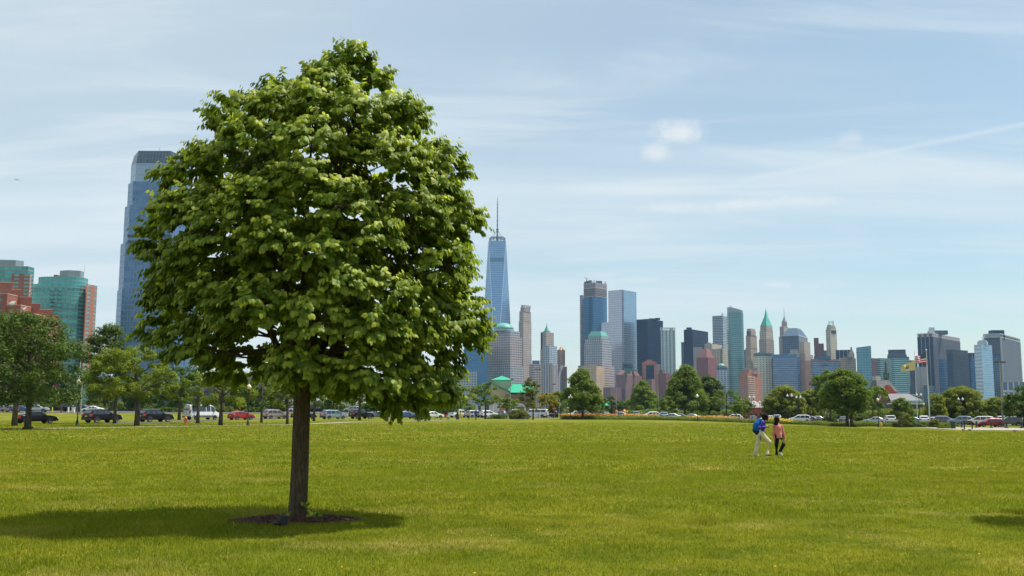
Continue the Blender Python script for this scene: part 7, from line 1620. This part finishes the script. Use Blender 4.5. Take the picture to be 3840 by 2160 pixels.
# --- distant people
def far_person(px, D, label, top, legs, H=1.7, sit=False, hair=HAIR, rz=0.0):
    p = at(px, D); g = thing('person', label, 'person', p, None, rz); s = H/1.7; b = MB(); z0 = -.40 if sit else 0
    V3 = lambda *a: Vector(a)*s+Vector((0, 0, z0))
    limb(b, [V3(0, 0, .92), V3(0, 0, 1.15), V3(0, 0, 1.36), V3(0, 0, 1.48)], [.12*s, .11*s, .10*s, .05*s]); head(b, V3(0, 0, 1.59), .10*s, (.2, 1 if not sit else -1, 0))
    if sit: LG = [[V3(.1*k, 0, .90), V3(.1*k+.35, -.12, .88), V3(.1*k+.42, -.14, .48)] for k in (-1, 1)]
    else: LG = [[V3(.09*k, 0, .90), V3(.10*k, .08*k, .50), V3(.07*k, .10*k-.04, .06)] for k in (-1, 1)]
    for q in LG: limb(b, q, [.085*s, .055*s, .04*s], 8); limb(b, [q[2], q[2]+Vector((0, .12, -.03))], [.035*s, .03*s], 8)
    AR = [[V3(.19*k, 0, 1.38), V3(.25*k, 0, 1.10), V3(.22*k, -.06 if sit else .08, .86)] for k in (-1, 1)]
    for q in AR: limb(b, q, [.045*s, .038*s, .028*s], 8); hand(b, q[2], (0, .05, -1), (0, 1, 0), .5, s)
    remeshed('body', b, SKIN, g, .011, 2); j = MB(); limb(j, [V3(0, 0, .92), V3(0, 0, 1.15), V3(0, 0, 1.36)], [.14*s, .13*s, .13*s], 8); [limb(j, q, [.062*s, .05*s, .042*s], 8) for q in AR]; limb(j, [AR[0][0], AR[1][0]], [.07*s, .07*s], 8); remeshed('shirt', j, cloth('shirt%.2f%.2f' % (top[0], top[2]), top), g, .02, 2)
    t_ = MB(); [limb(t_, q, [.10*s, .07*s, .055*s], 8) for q in LG]; limb(t_, [LG[0][0], LG[1][0]], [.10*s, .10*s], 8); remeshed('trousers', t_, cloth('leg%.2f%.2f' % (legs[0], legs[2]), legs), g, .02, 2)
    h_ = MB(); h_.ball(V3(0, -.02, 1.62), .112*s, 12, 8); h_.ball(V3(0, -.05, 1.53), .09*s, 10, 8); remeshed('hair', h_, hair, g, .016, 2); return g
far_person(1757.5, 184, 'small distant walker in a peach top and dark leggings on the path', (.55, .30, .22), (.02, .02, .025), 1.55)
far_person(1785, 184, 'small distant walker in a navy jacket and dark trousers on the path', (.02, .035, .13), (.02, .02, .03), 1.75)
far_person(1671, 186, 'person in a red top and blue jeans sitting on the park bench', (.50, .035, .02), (.08, .13, .20), 1.7, True)
p = at(1668, 186.3); g = thing('park_bench', 'low wooden bench under the linden boughs carrying the person in red', 'bench', p); WD = plain('bench_wood', (.36, .27, .17), .7)
m_ = MB(); m_.box(-.9, .9, -.22, .22, .40, .46); m_.build('seat', WD, g)
for x in (-.75, .75): m_ = MB(); m_.box(x-.04, x+.04, -.18, .18, 0, .40); m_.build('leg', BLK, g)
p = at(1645, 188); g = thing('park_bench', 'empty low bench beside the one with the person in red', 'bench', p); m_ = MB(); m_.box(-.8, .8, -.22, .22, .40, .46); m_.build('seat', WD, g)
for x in (-.65, .65): m_ = MB(); m_.box(x-.04, x+.04, -.18, .18, 0, .40); m_.build('leg', BLK, g)
# geese
def goose(px, py, rz, label, up=True):
    p = gnd(px, py); g = thing('goose', label, 'goose', p, 'geese on the grass', rz); g.scale = (.72, .72, .72); b = MB()
    b.ball((0, 0, .34), .19, 14, 10, (1.55, .85, .8)); b.ball((-.26, 0, .36), .09, 10, 8, (1.4, .8, .6)); b.ball((.16, 0, .35), .14, 12, 8, (1, .85, .9))
    if up: limb(b, [Vector((.24, 0, .42)), Vector((.30, 0, .58)), Vector((.31, 0, .72))], [.06, .035, .03], 8); hc = Vector((.34, 0, .76))
    else: limb(b, [Vector((.26, 0, .38)), Vector((.42, 0, .34)), Vector((.50, 0, .16))], [.06, .035, .03], 8); hc = Vector((.53, 0, .10))
    b.ball(hc, .045, 10, 8, (1.3, .8, .9)); limb(b, [hc+Vector((.04, 0, -.005)), hc+Vector((.09, 0, -.015))], [.022, .010], 6)
    for s in (-1, 1): limb(b, [Vector((0, s*.07, .24)), Vector((.01, s*.07, .12)), Vector((0, s*.07, .02))], [.03, .014, .012], 6); limb(b, [Vector((0, s*.07, .015)), Vector((.08, s*.07, .012))], [.014, .022], 6)
    remeshed('body', b, plain('goose_brown', (.16, .12, .09), .8, var=.35, scale=5), g, .012, 3)
    m_ = MB(); m_.ball(hc, .048, 10, 7, (1.2, .8, .8)); m_.build('head_cap', plain('goose_black', (.015, .015, .015), .7), g, True, False)
goose(3612.5, 1619, R(200), 'goose standing upright with its neck raised beside the information panel'); goose(3637, 1619.5, R(178), 'goose with its neck lowered to graze before the information panel', False); goose(3806, 1623, R(-30), 'goose grazing alone near the dark tree at the crossing', False)
# airliner and bird in the sky
def flyer(px, py, D, span, label, cat, name, col):
    p = pt(px, py, D); g = thing(name, label, cat, p, None, 0); m_ = MB(); L_ = span*1.05
    m_.tube([(-L_/2, 0, .12*L_), (-L_*.35, 0, .02*L_), (-L_*.2, 0, 0), (L_*.42, 0, 0), (L_/2, 0, -.01*L_)], [span*.008, span*.04, span*.055, span*.055, span*.012], 10); m_.build('fuselage', col, g, True, False)
    for s in (-1, 1): m_ = MB(); q = [(L_*.12, s*.04*span, 0), (-L_*.12, s*span/2, span*.03), (-L_*.18, s*span/2, span*.03), (-L_*.08, s*.04*span, 0)]; m_.face(q); m_.face([(a, b_, c_-span*.012) for a, b_, c_ in q][::-1]); m_.build('wing', col, g, world=False)
    m_ = MB(); m_.face([(-L_*.36, .3, 0), (-L_*.48, .3, span*.2), (-L_*.54, .3, span*.2), (-L_*.49, .3, 0)]); m_.face([(-L_*.36, -.3, 0), (-L_*.48, -.3, span*.2), (-L_*.54, -.3, span*.2), (-L_*.49, -.3, 0)][::-1]); m_.build('tail_fin', col, g, world=False)
flyer(64, 674, 3200, 15, 'tiny grey airliner flying in the pale sky', 'airplane', 'airplane', plain('plane_grey', (.18, .19, .22), .5))
